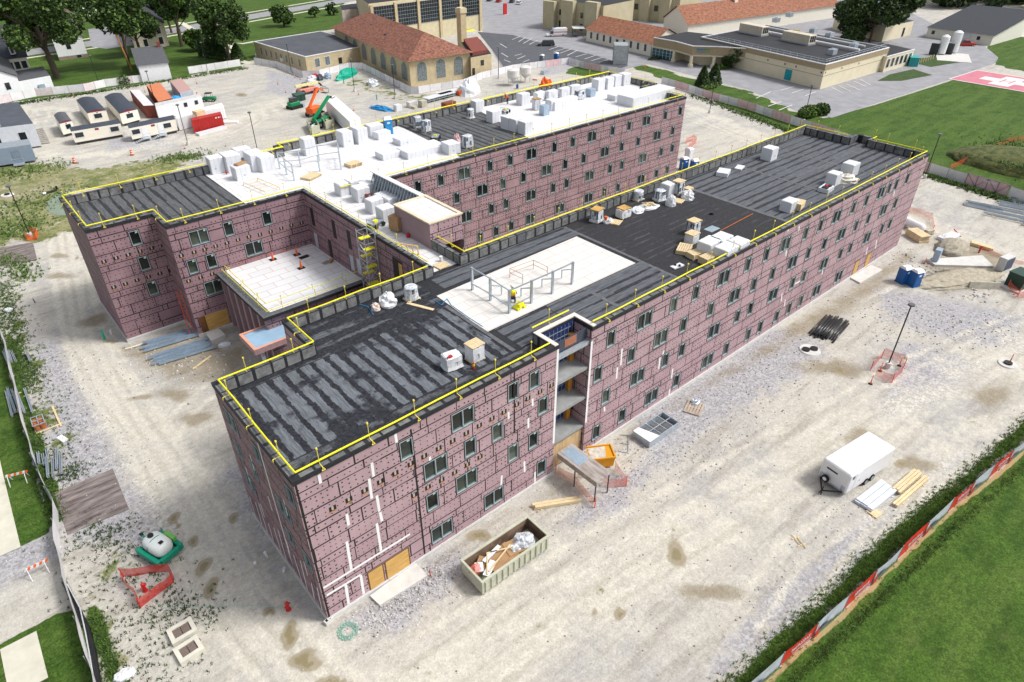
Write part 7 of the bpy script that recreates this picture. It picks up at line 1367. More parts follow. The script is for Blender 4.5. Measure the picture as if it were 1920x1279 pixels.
gt = BF('office_trailer', 'blue grey office trailer with a door at the left edge below the modular office', (70, 304), (-80, 328), (66, 290), 'trailer', lv=4, group='office trailers'); gt.box('body', 0, gt.Lu, 0, gt.Lv, .4, 3.3, M('blue_grey_siding', (.22, .28, .36), .6, .06), M('grey_roof', (.25, .28, .32), .6)); gt.win('door', 'u', [gt.Lu * .22], 1.5, 1.1, 2.1, M('grey_door', (.18, .23, .30), .5), fpost); b = gt.mb(); b.box(gt.Lu * .15, gt.Lu * .3, -1.5, -.05, .3, .4); b.tube([(gt.Lu * .15, -1.4, .4), (gt.Lu * .15, -1.4, 1.5), (gt.Lu * .3, -1.4, 1.5)], .05, 4); b.build('landing', galv, gt.t)
def container(label, c0, c1, back=None, lv=None, h=2.6, col=None, roofc=None, grp='shipping containers'):
    f = BF('shipping_container', label, c0, c1, back or c0, 'container', lv=lv, group=grp) if back else None
    U, V = f.Lu, f.Lv; b = f.mb(); b.box(0, U, 0, V, .1, h, 0, 1); n_ = max(3, int(U / .55)); [b.box(U * i / n_, U * i / n_ + .26, -.12, 0, .2, h - .12, 0) for i in range(1, n_)]; n_ = max(3, int(V / .55)); [b.box(-.1, 0, V * i / n_, V * i / n_ + .26, .2, h - .12, 0) for i in range(1, n_)]; b.build('shell', [col, roofc or col], f.t)
    b = f.mb(); [b.box(x, x + .12, -.07, .05, .0, h + .04) for x in (-.06, U - .06)]; b.box(-.06, U + .06, -.07, .05, h, h + .12); b.build('corner_frame', col, f.t); return f
cr = container('bright red shipping container in front of the white cabins', (366, 251), (421, 238), (364, 243), lv=2.5, col=M('bright_red_steel', (.40, .02, .018), .5, .15)); cr.win('lettering', 'u', [cr.Lu * .86], 2.2, 1.3, .25, white)
container('rust red shipping container with a pale roof', (277, 222), (296, 221), (250, 190), col=rust, roofc=M('chalky_roof', (.62, .60, .62), .7, .15)); container('orange roofed shipping container behind the rust red one', (304, 214), (330, 207), (281, 181), col=rust, roofc=M('orange_roof', (.55, .19, .09), .7, .1))
container('patched grey container with red streaks on its roof', (344, 197), (366, 191), (324, 172), col=M('grey_sheet_steel', (.45, .50, .56), .6, .15), roofc=M('patchy_roof', (.50, .46, .47), .7, .35, 1.2, col2=(.55, .25, .2)))
sack('tarpaulin', 331, 193, 'bright blue tarpaulin mound between two containers', 'tarpaulin', (3, 2, 1.6), bluel, z=0., jit=.08)
cb = BF('site_cabin', 'white site cabin with small windows behind the red container', (299, 226), (384, 206), (296, 214), 'cabin', lv=3); cb.box('body', 0, cb.Lu, 0, cb.Lv, .2, 3, white, M('grey_white_roof', (.5, .5, .5), .7, .2)); cb.win('window', 'u', [cb.Lu * .62, cb.Lu * .86], 2, .8, .9, dkw); cb2 = BF('site_cabin', 'long white container cabin directly behind the red container', (337, 246), (425, 222), (332, 235), 'cabin', lv=3); cb2.box('body', 0, cb2.Lu, 0, cb2.Lv, .1, 2.7, white); b = cb2.mb(); [b.box(x, x + .25, -.1, 0, .2, 2.6) for x in np.arange(.2, cb2.Lu, .6)]; b.build('ribs', white, cb2.t); slab('timber_crate', 372, 207, 2, 1.6, .9, .2, lum, 'timber crate on the roof of the white cabin', 'crate', 2.72)
slab('white_pack', 396, 243, 6.5, 1.4, .5, .22, foamw2, 'long white wrapped pack lying before the red container', 'pack', 0); slab('white_pack', 428, 228, 4, 1.2, .3, -.6, white, 'white boards stacked at the right end of the red container', 'boards', 0)
# ------------------------------------------------------------------ plant and machines
def wheel(T, x, y, r, w_=.35): b = MB(); b.tube([(x, y - w_ / 2, r), (x, y + w_ / 2, r)], r, 14); o = b.build('wheel', rubber, T); b = MB(); b.tube([(x, y - w_ / 2 - .02, r), (x, y + w_ / 2 + .02, r)], r * .5, 10); b.build('rim', M('rim_grey', (.4, .4, .38), .5) if 'rim_grey' not in MATS else MATS['rim_grey'], o)
def telehandler(label, px, py, rz, bodym, boomm, boom, L=6):
    c = at(px, py); T = thing('telehandler', label, 'telehandler', (c.x, c.y, 0), rz, 'site machines'); b = MB(); b.rbox(-L * .42, L * .4, -.9, .9, .7, 1.5, .12); b.build('body', bodym, T); b = MB(); b.hexa([(-.9, .1, 1.5), (.7, .1, 1.5), (.7, .95, 1.5), (-.9, .95, 1.5), (-.7, .15, 2.6), (.4, .15, 2.6), (.4, .9, 2.6), (-.7, .9, 2.6)]); b.build('cab', dkw, T)
    b = MB(); b.bar(*boom, .5, .55); b.build('boom', boomm, T); b = MB(); p, q = Vector(boom[0]), Vector(boom[1]); d = (q - p).normalized(); b.bar(q, q + d * .9 + Vector((0, 0, -.7)), .35); b.bar(q + d * .9 + Vector((0, -.5, -.9)), q + d * .9 + Vector((0, .5, -.9)), .15); b.bar(q + d * .9 + Vector((0, -.4, -.9)), q + d * 2 + Vector((0, -.4, -1.3)), .1); b.bar(q + d * .9 + Vector((0, .4, -.9)), q + d * 2 + Vector((0, .4, -1.3)), .1); b.build('fork_head', blackp, T)
    for x in (-L * .32, L * .32):
        for y in (-1.0, 1.0): wheel(T, x, y, .65, .4)
telehandler('telehandler with pale yellow boom and faded red body on the gravel', 577, 176, .15, M('faded_red', (.62, .22, .18), .6, .15), M('pale_yellow', (.68, .62, .30), .6, .1), ((-3.4, -.3, 2.4), (3.2, -.3, 2.2)))
telehandler('green telehandler with raised boom beside the open skips', 604, 235, .5, green, green, ((-3, -.2, 2.0), (3.6, -.2, 5.2)))
c = at(592, 217); T = thing('boom_lift', 'orange articulated boom lift on the gravel', 'boom lift', (c.x, c.y, 0), .35, 'site machines'); b = MB(); b.rbox(-1.9, 1.5, -1, 1, .8, 2.1, .15); b.build('base', orange, T); b = MB(); b.bar((-1.5, 0, 2.2), (1.8, 0, 5.6), .45); b.build('boom', orange, T); b = MB(); b.bar((1.8, 0, 5.6), (3.4, 0, 4.8), .35); b.build('jib', orange, T); b = MB(); [b.bar(p, q, .06) for p, q in (((3.4, -.8, 4.2), (3.4, .8, 4.2)), ((3.4, -.8, 5.2), (3.4, .8, 5.2)), ((4.3, -.8, 5.2), (4.3, .8, 5.2)), ((3.4, -.8, 5.2), (4.3, -.8, 5.2)), ((3.4, .8, 5.2), (4.3, .8, 5.2)), ((4.3, -.8, 4.2), (4.3, -.8, 5.2)), ((4.3, .8, 4.2), (4.3, .8, 5.2)))]; b.box(3.4, 4.3, -.8, .8, 4.15, 4.2); b.build('basket', blackp, T)
for x in (-1.4, 1.2):
    for y in (-1.1, 1.1): wheel(T, x, y, .5)
c = at(553, 203); T = thing('skid_loader', 'compact green tracked loader left of the orange boom lift', 'loader', (c.x, c.y, 0), .2, 'site machines'); b = MB(); b.rbox(-1.5, 1.3, -.7, .7, .5, 1.5, .1); b.build('body', green, T); b = MB(); b.box(-.9, .6, -.6, .6, 1.5, 2.4); b.build('cab', dkw, T); b = MB(); b.box(-1.6, 1.6, -1.1, -.72, .05, .7); b.box(-1.6, 1.6, .72, 1.1, .05, .7); b.build('track', rubber, T); b = MB(); b.box(1.5, 2.2, -1, 1, .1, .8); b.build('bucket', galv, T)
c = at(562, 189); T = thing('waste_bin', 'pair of dark green lidded bins between the machines', 'bins', (c.x, c.y, 0), .2); b = MB(); b.box(-1.3, -.05, -.7, .7, .1, 1.5); b.box(.05, 1.3, -.7, .7, .1, 1.5); b.build('bin', dkgreen, T); b = MB(); b.hexa([(-1.4, -.8, 1.5), (1.4, -.8, 1.5), (1.4, .8, 1.5), (-1.4, .8, 1.5), (-1.4, -.1, 1.75), (1.4, -.1, 1.75), (1.4, .8, 1.85), (-1.4, .8, 1.85)]); b.build('lid', M('dark_green_lid', (.03, .08, .06), .5), T)
wt = BF('semi_trailer', 'long white box trailer standing behind the rear left roof', (660, 262), (700, 246), (614, 216), 'trailer', lu=3.2); wt.box('body', 0, wt.Lu, 0, wt.Lv, .6, 3.6, white); wt.box('chassis', .3, wt.Lu - .3, .4, wt.Lv - .4, 0.0, .6, blackp)
for k, (c0, c1, c2, l) in enumerate((((586, 255), (605, 247), (575, 237), 'rusty open skip with white scraps under the green boom, left of two'), ((612, 244), (632, 237), (598, 227), 'rusty open skip with timber scraps, right of two'))):
    f = BF('skip', l, c0, c1, c2, 'skip', lu=2.6, lv=6.5, group='rusty skips by the green telehandler'); U, V = f.Lu, f.Lv; b = f.mb(); [b.box(*q, .1, 1.7, 0) for q in ((0, U, 0, .1), (0, U, V - .1, V), (0, .1, .1, V - .1), (U - .1, U, .1, V - .1))]; b.build('body', skm, f.t); f.box('rusty_floor', .1, U - .1, .1, V - .1, .2, .6, rust); b = f.mb(); [b.ob(U / 2 + J(.6), V / 2 + J(2), .7 + random.random() * .5, 1.4, .3, .1, J(3)) for _ in range(9)]; b.build('scraps', (white, lum)[k], f.t)
# rear yard goods
def goods(px, py, lx, ly, h, rz, mat, l, name, cat): return slab(name, px, py, lx, ly, h, rz, mat, l, cat, 0)
goods(745, 196, 1.6, 1.2, 1.4, .1, foamw2, 'white wrapped block pallet left of the concrete blocks in the rear yard', 'block_pallet', 'block pallet'); goods(772, 190, 2.4, 1.2, 1.2, .1, conc, 'grey concrete block pallets in the rear yard', 'block_pallet', 'block pallet'); goods(792, 188, 1.6, 1.4, 1.5, .1, concd, 'taller grey block pallet beside the steel tables', 'block_pallet', 'block pallet'); goods(776, 199, 1.2, 1.2, .5, .3, concd, 'low pile of loose pavers before the block pallets', 'block_pallet', 'block pallet')
for (px, py, lx, l) in ((824, 186, 9, 'long white topped scaffold deck in the rear yard, front'), (846, 178, 9, 'long white topped scaffold deck in the rear yard, back')):
    c = at(px, py); T = thing('scaffold_deck', l, 'scaffold deck', (c.x, c.y, 0), .12); b = MB(); b.box(-lx / 2, lx / 2, -1.1, 1.1, .9, 1.05); b.build('deck', foamw2, T); b = MB(); [b.tube([(x, y, 0), (x, y, .9)], .05, 4) for x in np.linspace(-lx / 2 + .2, lx / 2 - .2, 6) for y in (-1, 1)]; b.box(-lx / 2, lx / 2, -1, 1, .4, .5); b.build('leg', galv, T)
goods(841, 191, 3.2, 1.6, 1.7, .1, rust, 'rust brown timber bundle in front of the scaffold decks', 'rusty_bundle', 'bundle'); sack('plastic_sheet_heap', 880, 165, 'large white sheeted pile by the fence corner of the tiled hall', 'sheeted pile', (5, 2.6, 2.2), foamw2, 0., .1); goods(862, 170, 1, 1, 1.2, 0, orange, 'orange and black crate beside the large white sheeted pile', 'crate', 'crate')
sack('tarpaulin', 715, 203, 'crumpled bright blue tarpaulin on the gravel of the rear yard', 'tarpaulin', (3.2, 1.2, .5), bluel, 0., .25); sack('plastic_sheet_heap', 699, 155, 'white plastic heap on the grass by the tiled hall fence', 'plastic heap', (3.2, 1.4, .8), foamw2, 0., .25)
sack('tarpaulin', 650, 139, 'teal and black tarpaulin covered pile at the annex corner', 'tarpaulin', (5.5, 1.5, 1.4), teal, 0., .12); 
for px, py, mt, l in ((585, 148, foamw2, 'white bags heaped along the annex fence'), (600, 146, M('dark_bags', (.05, .06, .08), .6, .5, 3), 'dark bags heaped along the annex fence'), (590, 145, red, 'red sack heap along the annex fence'), (614, 143, galvb, 'blue grey bags right of the dark bags at the annex fence')): sack('bag_heap', px, py, l, 'bags', (1.8, .9, .8), mt, 0., .25)
for px, py, l in ((962, 160, 'white grout silo on legs, left of two in the rear yard'), (985, 154, 'white grout silo on legs, right of two in the rear yard')):
    c = at(px, py); T = thing('silo', l, 'silo', (c.x, c.y, 0), 0, 'grout silos'); b = MB(); b.cyl(0, 0, 2.2, 3.8, 1.5, n=16); b.cyl(0, 0, 1.0, 2.2, .3, 1.5, 16); b.cyl(0, 0, 3.8, 4.1, 1.5, .6, 16); b.build('hopper', M('silo_white', (.62, .62, .60), .5, .1) if 'silo_white' not in MATS else MATS['silo_white'], T); b = MB(); [b.tube([(1.2 * math.cos(a), 1.2 * math.sin(a), 0), (1.2 * math.cos(a), 1.2 * math.sin(a), 2.6)], .07, 5) for a in (.8, 2.3, 3.9, 5.5)]; b.build('leg', galv, T)
c = at(970, 166); b = MB(); b.cyl(0, 0, 0, 1.0, .32, n=12); o = b.build('plastic_drum', blue); o.location = c; tag(o, 'blue plastic drum below the grout silos', 'drum'); sack('machine_heap', 1023, 158, 'orange mixer machine beyond the rear roof parapet', 'mixer', (1.6, 1.1, 1.4), orange, 0., .3); goods(1008, 146, 3, 1.4, .4, .3, M('pinkish_boards', (.6, .45, .38), .8), 'pinkish board stack right of the grout silos', 'board_stack', 'boards'); goods(1021, 132, 2.2, 1.2, .9, .2, galv, 'grey steel trailer frame by the car park fence', 'trailer_frame', 'trailer')
c = at(1162, 118); T = thing('mesh_cage', 'tall grey sheeted cage beside the clinic driveway gate', 'cage', (c.x, c.y, 0), .75); b = MB(); b.box(-2.8, 2.8, -2, 2, .1, 5.2); b.build('sheeting', M('translucent_sheet', (.36, .40, .42), .5, .2, 1.5, alpha=.8), T); b = MB(); [b.bar((x, y, 0), (x, y, 5.4), .12) for x in (-2.85, 2.85) for y in (-2.05, 2.05)]; [b.bar((-2.85, y, z), (2.85, y, z), .1) for y in (-2.05, 2.05) for z in (1.8, 3.6, 5.3)]; b.build('frame', fpost, T)
post_thing('bollard_lamp', 1209, 129, 1.1, .12, orange, 'orange post by the driveway gate', 'post'); portaloo((*at(1016, 118)[:2], 0), .3, 'grey portable toilet behind the car park fence, left of two', M('grey_plastic', (.12, .16, .2), .5), group='portable toilets in the car park'); portaloo((*at(1043, 114)[:2], 0), .3, 'blue portable toilet behind the car park fence, right of two', blue, group='portable toilets in the car park')
portaloo((*at(1290, 300)[:2], 0), 0, 'white and pink wrapped cabin beside the end of the rear wing', foamw2)
# utility cart
c = at(394, 190); T = thing('utility_cart', 'green utility cart with black canopy on the gravel lot', 'utility cart', (c.x, c.y, 0), -.6); b = MB(); b.rbox(-1.5, 1.5, -.7, .7, .5, 1.0, .1); b.build('body', green, T); b = MB(); b.box(-.8, .7, -.7, .7, 1.85, 1.95); [b.box(x, x + .07, y, y + .07, 1, 1.85) for x in (-.8, .63) for y in (-.68, .61)]; b.build('canopy', blackp, T)
for x in (-1.0, 1.0):
    for y in (-.75, .75): wheel(T, x, y, .34, .25)
# cars
def car(label, px, py, rz, col, kind='car', L=4.6, grp='parked cars'):
    c = at(px, py); T = thing('parked_car' if kind != 'ambulance' else 'ambulance', label, {'car': 'car', 'van': 'van', 'pickup': 'pickup', 'ambulance': 'ambulance'}[kind], (c.x, c.y, 0), rz, grp if kind != 'ambulance' else None)
    h = {'car': .78, 'van': .9, 'pickup': .95, 'ambulance': .9}[kind]; b = MB(); W_ = .9
    pr = [(-L / 2, .3), (L / 2, .3), (L / 2, h * .85), (L * .32, h), (-L / 2 + .1, h)]
    b.q([(x, -W_, z) for x, z in pr]); b.q([(x, W_, z) for x, z in pr][::-1]); [b.q([(x0, -W_, z0), (x0, W_, z0), (x1, W_, z1), (x1, -W_, z1)]) for (x0, z0), (x1, z1) in zip(pr, pr[1:] + pr[:1])]
    if kind == 'ambulance': b.rbox(-L / 2, L * .18, -1.05, 1.05, .7, 2.7, .1)
    b.build('body', col, T)
    x0, x1, ht = {'car': (-L * .38, L * .2, 1.42), 'van': (-L * .48, L * .28, 1.75), 'pickup': (-L * .1, L * .22, 1.75), 'ambulance': (L * .18, L * .33, 1.9)}[kind]
    b = MB(); b.hexa([(x0, -W_ * .95, h), (x1, -W_ * .95, h), (x1, W_ * .95, h), (x0, W_ * .95, h), (x0 + .35, -W_ * .8, ht - .08), (x1 - .55, -W_ * .8, ht - .08), (x1 - .55, W_ * .8, ht - .08), (x0 + .35, W_ * .8, ht - .08)]); b.build('windows', dkw, T); b = MB(); b.box(x0 + .35, x1 - .55, -W_ * .78, W_ * .78, ht - .08, ht); b.build('roof', col, T)
    if kind == 'ambulance': b = MB(); b.box(-L / 2 - .01, L * .18, -1.07, -1.05, 1.35, 1.6); b.box(-L / 2 - .01, L * .18, 1.05, 1.07, 1.35, 1.6); b.box(-L / 2 - .02, -L / 2, -1.05, 1.05, 1.35, 1.6); b.build('red_stripe', red, T); b = MB(); b.box(-L * .3, -L * .1, -1.075, -1.055, 1.8, 2.2); b.box(L * .05, L * .15, -.6, .6, 2.7, 2.85); b.build('blue_mark', bluel, T)
    if kind == 'pickup': b = MB(); b.box(-L / 2 + .1, x0 - .05, -W_ + .1, W_ - .1, h + .005, h + .02); b.build('load_bed', blackp, T)
    for x in (-L * .31, L * .31):
        for y in (-W_ + .05, W_ - .05): wheel(T, x, y, .34, .24)
    b = MB(); [b.box(L / 2, L / 2 + .02, y - .2, y + .2, .5, .66) for y in (-.6, .6)]; b.build('headlight', M('lamp_glass', (.7, .7, .68), .2) if 'lamp_glass' not in MATS else MATS['lamp_glass'], T); return T
dk = M('dark_grey_paint', (.06, .065, .08), .25, .1); silv = M('silver_paint', (.45, .47, .5), .25, .08)
car('white ambulance with red stripe in front of the beige concrete block', 1043, 68, 2.6, white, 'ambulance', 7.2)
dr0 = edge((1000, 82), (1040, 86))[1]; car('dark grey minivan parked alone at the edge of the car park', 1024, 86, 2.5, dk, 'van', 5.6)
for px, py, col, l in ((973, 8, white, 'white car at the top of the car park'), (960, 5, dk, 'dark blue car left of the white car at the top'), (935, 4, red, 'red car in the top row of the car park'), (918, 2, dk, 'dark car left of the red car in the top row'), (1690, 28, white, 'white car in the lot behind the large tree')): car(l, px, py, .6, col)
car('red pickup truck parked beside the white warehouse', 1808, 86, -.75, red, 'pickup', 6.6)
# red sign, tanks, bollards
c = at(947, 28); T = thing('sign_post', 'tall red information pillar at the top of the car park', 'sign', (c.x, c.y, .02)); b = MB(); b.box(-.8, .8, -.3, .3, .1, 4.2); b.build('pillar', red, T); b = MB(); b.box(-1.2, 1.2, -.6, .6, 0, .1); b.build('base', conc, T)
for px, py, l, hh, r_ in ((1763, 103, 'white upright oxygen tank, left of two', 5.2, 1.2), (1785, 100, 'white upright oxygen tank with red cap, right of two', 6.0, 1.3)): c = at(px, py); T = thing('gas_tank', l, 'gas tank', (c.x, c.y, 0), 0, 'oxygen tanks'); b = MB(); b.cyl(0, 0, .5, hh, r_, n=16); b.cyl(0, 0, hh, hh + .5, r_, r_ * .4, 16); b.build('vessel', white, T); b = MB(); [b.box(x - .1, x + .1, -.1, .1, 0, .6) for x in (-.8, .8)]; b.build('leg', galv, T)
for k, px in enumerate((1745, 1752, 1774, 1780)): c = at(px, 102 + k % 2); b = MB(); [b.box(-.5 + i * .35, -.3 + i * .35, -.5, .5, 0, 3.2) for i in range(3)]; o = b.build('vaporizer', M('black_fin', (.03, .035, .04), .6) if k == 0 else MATS['black_fin']); o.location = c; tag(o, ('black finned vaporizer left of the oxygen tanks, outer', 'black finned vaporizer left of the oxygen tanks, inner', 'black finned vaporizer between the oxygen tanks, left', 'black finned vaporizer between the oxygen tanks, right')[k], 'vaporizer')
goods(1787, 107, 14, 9, .15, .4, conc, 'grey concrete pad under the oxygen tanks', 'tank_pad', 'concrete pad'); goods(1715, 106, 4, 2.4, 2.4, .5, M('teal_container', (.02, .30, .30), .5), 'teal generator box beside the bollard row', 'generator_box', 'generator')
b0 = None
for k in range(9):
    c = at(1712 + k * 4.6, 124 - k * 1.6)
    if b0 is None: b = MB(); b.cyl(0, 0, 0, 1.3, .16, n=8); b0 = b.build('bollard', M('cream_bollard', (.65, .58, .35), .6)); o = b0
    else: o = b0.copy(); COL.objects.link(o)
    o.location = c; tag(o, 'cream bollard in the row before the teal generator', 'bollard', 'cream bollards before the teal generator')
# ------------------------------------------------------------------ trees and plants
LF_ = [M('leaf_dark', (.024, .050, .010), .7, .25, 1), M('leaf_mid', (.05, .105, .015), .7, .25, 1), M('leaf_light', (.10, .18, .025), .7, .25, 1), M('leaf_pale', (.115, .19, .035), .7, .25, 1)]
def leaves(b, cx, cy, cz, rx, ry, rz, n_, s, mw=(.4, .4, .2), shell=.55):
    for _ in range(n_):
        t, p = math.acos(random.uniform(-1, 1)), random.uniform(0, 6.283); k = random.uniform(shell, 1) ** .6 if random.random() < .8 else random.random()
        x, y, z = cx + rx * k * math.sin(t) * math.cos(p), cy + ry * k * math.sin(t) * math.sin(p), cz + rz * k * math.cos(t)
        u = Vector((J(1), J(1), J(.7))).normalized(); v = u.orthogonal().normalized(); a = J(3); v = (v * math.cos(a) + u.cross(v) * math.sin(a)); sz = s * random.uniform(.6, 1.3); c = Vector((x, y, z))
        m = random.choices((0, 1, 2), mw)[0]
        b.q([c - u * sz, c + v * sz * .6, c + u * sz, c - v * sz * .6], m)
def tree(label, px, py, H, R, cl_=None, n_=3600, s=.62, mats=(0, 1, 2), grp='broadleaf trees', name='tree', trunk=.42, low=.3, base=None):
    c = base or at(px, py); T = thing(name, label, 'tree', (c.x, c.y, 0), 0, grp); b = MB(); lx, ly = J(.8), J(.8)
    b.tube([(0, 0, 0), (lx * .3, ly * .3, H * .25)], trunk, 8); b.tube([(lx * .3, ly * .3, H * .25), (lx, ly, H * .55)], trunk * .75, 7); limbs = []
    nb = 12; cr_ = MB()
    for k in range(nb):
        a = 2 * math.pi * k / nb + J(.4); rr_ = R * random.uniform(.35, .74); z = H * random.uniform(low + .12, .86); e = (lx + rr_ * math.cos(a), ly + rr_ * math.sin(a), z); b.tube([(lx * .6, ly * .6, H * random.uniform(.25, .5)), e], trunk * .3, 5)
        leaves(cr_, *e, R * random.uniform(.24, .42), R * random.uniform(.24, .42), max(H * random.uniform(.10, .16), R * random.uniform(.2, .3)), n_ // (nb + 2), s, random.choice(((.5, .35, .15), (.3, .45, .25), (.6, .3, .1))))
    for z in (.72, .88): leaves(cr_, lx + J(R * .15), ly + J(R * .15), H * z, R * .5, R * .5, H * .15, n_ // (nb + 2), s, (.25, .45, .3))
    b.build('trunk', bark, T); cr_.build('crown', [LF_[i] for i in mats], T); return T
tree('huge broad tree with a thick forked trunk at the upper left', 108, 146, 23, 12.5, n_=11000, s=.5, trunk=.8, low=.28, mats=(0, 1, 3)); tree('large dark tree filling the top left corner', 28, 75, 23, 11, n_=8500, s=.55); tree('tree crown between the top left corner and the forked tree', 75, 70, 20, 10, n_=6500, s=.55)
tree('tall thin forked tree beside the leaning pole', 243, 125, 21, 8, n_=5000, s=.5, trunk=.45, low=.4); tree('spreading tree in front of the beige house', 265, 104, 15, 8, n_=5500, s=.5, low=.15); tree('tall tree right of the beige house', 342, 87, 21, 9, n_=7000, s=.52, trunk=.6, low=.35); tree('tree behind the tall tree right of the beige house', 322, 62, 18, 7, n_=4000, s=.6, low=.35); tree('big leafy tree standing over the footpath near the annex', 432, 116, 18, 8.5, n_=7500, s=.45, low=.22, mats=(0, 1, 3))
tree('tree behind the white house at the top', 205, 18, 14, 8, n_=3000, s=.7); tree('tree at the top edge above the street', 300, 8, 14, 8, n_=3000, s=.7)
tree('large dense dark tree right of the clinic', 1630, 80, 17, 13.5, n_=12000, s=.6, low=.0, mats=(0, 0, 1)); tree('low broad dark tree at the clinic entrance', 1368, 126, 5.6, 4.4, n_=3000, s=.3, trunk=.15, low=.1, mats=(0, 0, 1))
tree('small round tree on the lawn by the annex roof', 533, 50, 7, 5, n_=1600, s=.5, low=.15, mats=(0, 1, 2)); tree('smaller shrub like tree right of the round lawn tree', 591, 33, 4, 2.6, n_=700, s=.4, low=.1); tree('dark round shrub tree beside the whitewashed brick block', 626, 28, 4.6, 2.8, n_=900, s=.4, low=.05, mats=(0, 0, 1))
for k in range(5): tree(('bushy tree left of the dark evergreens', 'dark tree in the back row past the forked tree', 'tree crown behind the brown roofed house', 'tree standing beyond the street at top', 'tree at the top left beyond the white house')[k], *((368, 95), (150, 40), (120, 60), (345, 20), (20, 10))[k], (6, 16, 15, 14, 16)[k], (3.8, 7.5, 7, 7, 8)[k], n_=2400, s=.6, low=.1)
def cone_tree(label, px, py, H, R, n_=2600, s=.34, mats=(0, 0, 1), grp='columnar evergreens'):
    c = at(px, py); T = thing('evergreen', label, 'tree', (c.x, c.y, 0), 0, grp); b = MB(); b.tube([(0, 0, 0), (0, 0, H * .8)], .12, 6); b.build('trunk', bark, T); b = MB()
    for _ in range(n_):
        f = random.random() ** .8; z = H * (.04 + .96 * f); r_ = R * (1 - f) ** .7 * random.uniform(.75, 1.08); p = random.uniform(0, 6.283); q = Vector((r_ * math.cos(p), r_ * math.sin(p), z)); u = Vector((J(1), J(1), J(1))).normalized(); v = u.orthogonal().normalized(); b.q([q - u * s, q + v * s * .5, q + u * s, q - v * s * .5], random.choice((0, 0, 1, 2)))
    b.build('crown', [LF_[i] for i in mats], T)
cone_tree('narrow dark evergreen, first of four beside the footpath', 384, 107, 7.5, 1.7); cone_tree('narrow dark evergreen, second of four beside the footpath', 397, 109, 7, 1.6); cone_tree('narrow dark evergreen, third of four beside the footpath', 409, 110, 7, 1.6); cone_tree('narrow dark evergreen, last of four beside the footpath', 419, 112, 6.5, 1.6); cone_tree('squat green evergreen at the foot of the footpath', 447, 113, 4.5, 2.4, mats=(0, 1, 1))
cone_tree('rounded evergreen left of two on the clinic island', 1316, 163, 5, 1.9, grp='evergreens on the clinic island'); cone_tree('rounded evergreen right of two on the clinic island', 1337, 158, 5, 2.1, grp='evergreens on the clinic island')
def bush(label, px, py, rx, ry, rz, n_=700, s=.25, mats=(0, 1, 2), grp='shrubs'):
    c = at(px, py); b = MB(); leaves(b, 0, 0, rz * .45, rx, ry, rz * .6, n_, s); o = b.build('shrub', [LF_[i] for i in mats]); o.location = c; tag(o, label, 'shrub', grp)
bush('pale green ornamental grass clump behind the far roof corner', 1514, 219, 3.6, 1.8, 2.4, 1500, .28, (1, 2, 3)); bush('darker ornamental grass clump beside the pale one', 1538, 215, 2.4, 1.8, 2.4, 1100, .28, (0, 1, 3)); bush('low yellow green shrub on the clinic island', 1330, 165, 3.4, 1.6, 1.0, 700, .22, (1, 2, 3)); bush('low shrub bed right of the clinic columns', 1358, 128, 4.5, 1.6, 1.2, 700, .25, (1, 2, 3)); bush('low dark shrub bed at the foot of the clinic glass front', 1235, 110, 5, 1.5, .9, 600, .22, (0, 0, 1)); bush('small green shrub growing through the left fence', 234, 158, 1.8, 1., 2.2, 400, .3)
# far wood at the top right, weeds and tufts
b = MB()
for k in range(60):
    px, py = random.uniform(1680, 2050), random.uniform(-28, 16); c = at(px, py)
    if px < 1740 and py > -4: continue
    leaves(b, c.x, c.y, random.uniform(4, 9), random.uniform(5, 9), random.uniform(5, 9), random.uniform(4, 8), 330, 1.1, (.7, .25, .05))
o = b.build('woods', [LF_[0], LF_[0], LF_[1]]); tag(o, 'dark wood closing the upper right corner', 'woods', kind='stuff')
def tufts(name, label, spots_, n_, s, mats, hgt_=.35, spread=1.):
    b = MB()
    for poly in spots_:
        (x0, y0), (x1, y1), w_ = poly
        for _ in range(n_):
            f = random.random(); x, y = x0 + (x1 - x0) * f + random.gauss(0, w_), y0 + (y1 - y0) * f + random.gauss(0, w_); m = random.choice((0, 1, 2))
            for _ in range(5):
                a = random.uniform(0, 6.283); l_ = s * random.uniform(.5, 1.3); e = Vector((math.cos(a) * l_ * .6, math.sin(a) * l_ * .6, l_ * hgt_ * 3 * random.uniform(.5, 1))); p = Vector((x + J(.1), y + J(.1), .0)); w2 = Vector((-math.sin(a), math.cos(a), 0)) * s * .16
                b.q([p - w2, p + w2, p + e], m)
    o = b.build(name, [LF_[i] for i in mats]); return tag(o, label, 'weeds', kind='stuff')
Wp = lambda a, b_, w_: (tuple(at(*a)[:2]), tuple(at(*b_)[:2]), w_)
tufts('grass_tufts', 'rough grass tufts along the inside of the banner fence', [((6, -20.2), (30, -21.9), .42), ((30, -21.9), (45, -23.3), .42), ((45, -23.3), (75, -26.2), .4)], 2400, .18, (1, 2, 2))
tufts('weeds', 'scattered green weeds in the lower left yard', [Wp((160, 1010), (270, 1030), 1.0), Wp((150, 1100), (330, 1080), 1.6), Wp((200, 1180), (330, 1160), 1.6), Wp((230, 1250), (330, 1279), 1.5), Wp((30, 600), (70, 740), .9), Wp((60, 700), (110, 800), 1.1), Wp((90, 800), (150, 880), 1.0), Wp((140, 880), (120, 900), .7), Wp((130, 990), (250, 1000), 1.0), Wp((300, 1130), (400, 1160), .8)], 170, .2, (0, 0, 1))
tufts('weeds', 'overgrown weeds along the left edge above the fence', [Wp((0, 530), (25, 640), .8), Wp((20, 640), (60, 720), .6), ((-12, 22), (-11.2, 40), .35), ((-12.4, -5), (-12.2, 11), .3)], 1300, .22, (0, 1, 2))
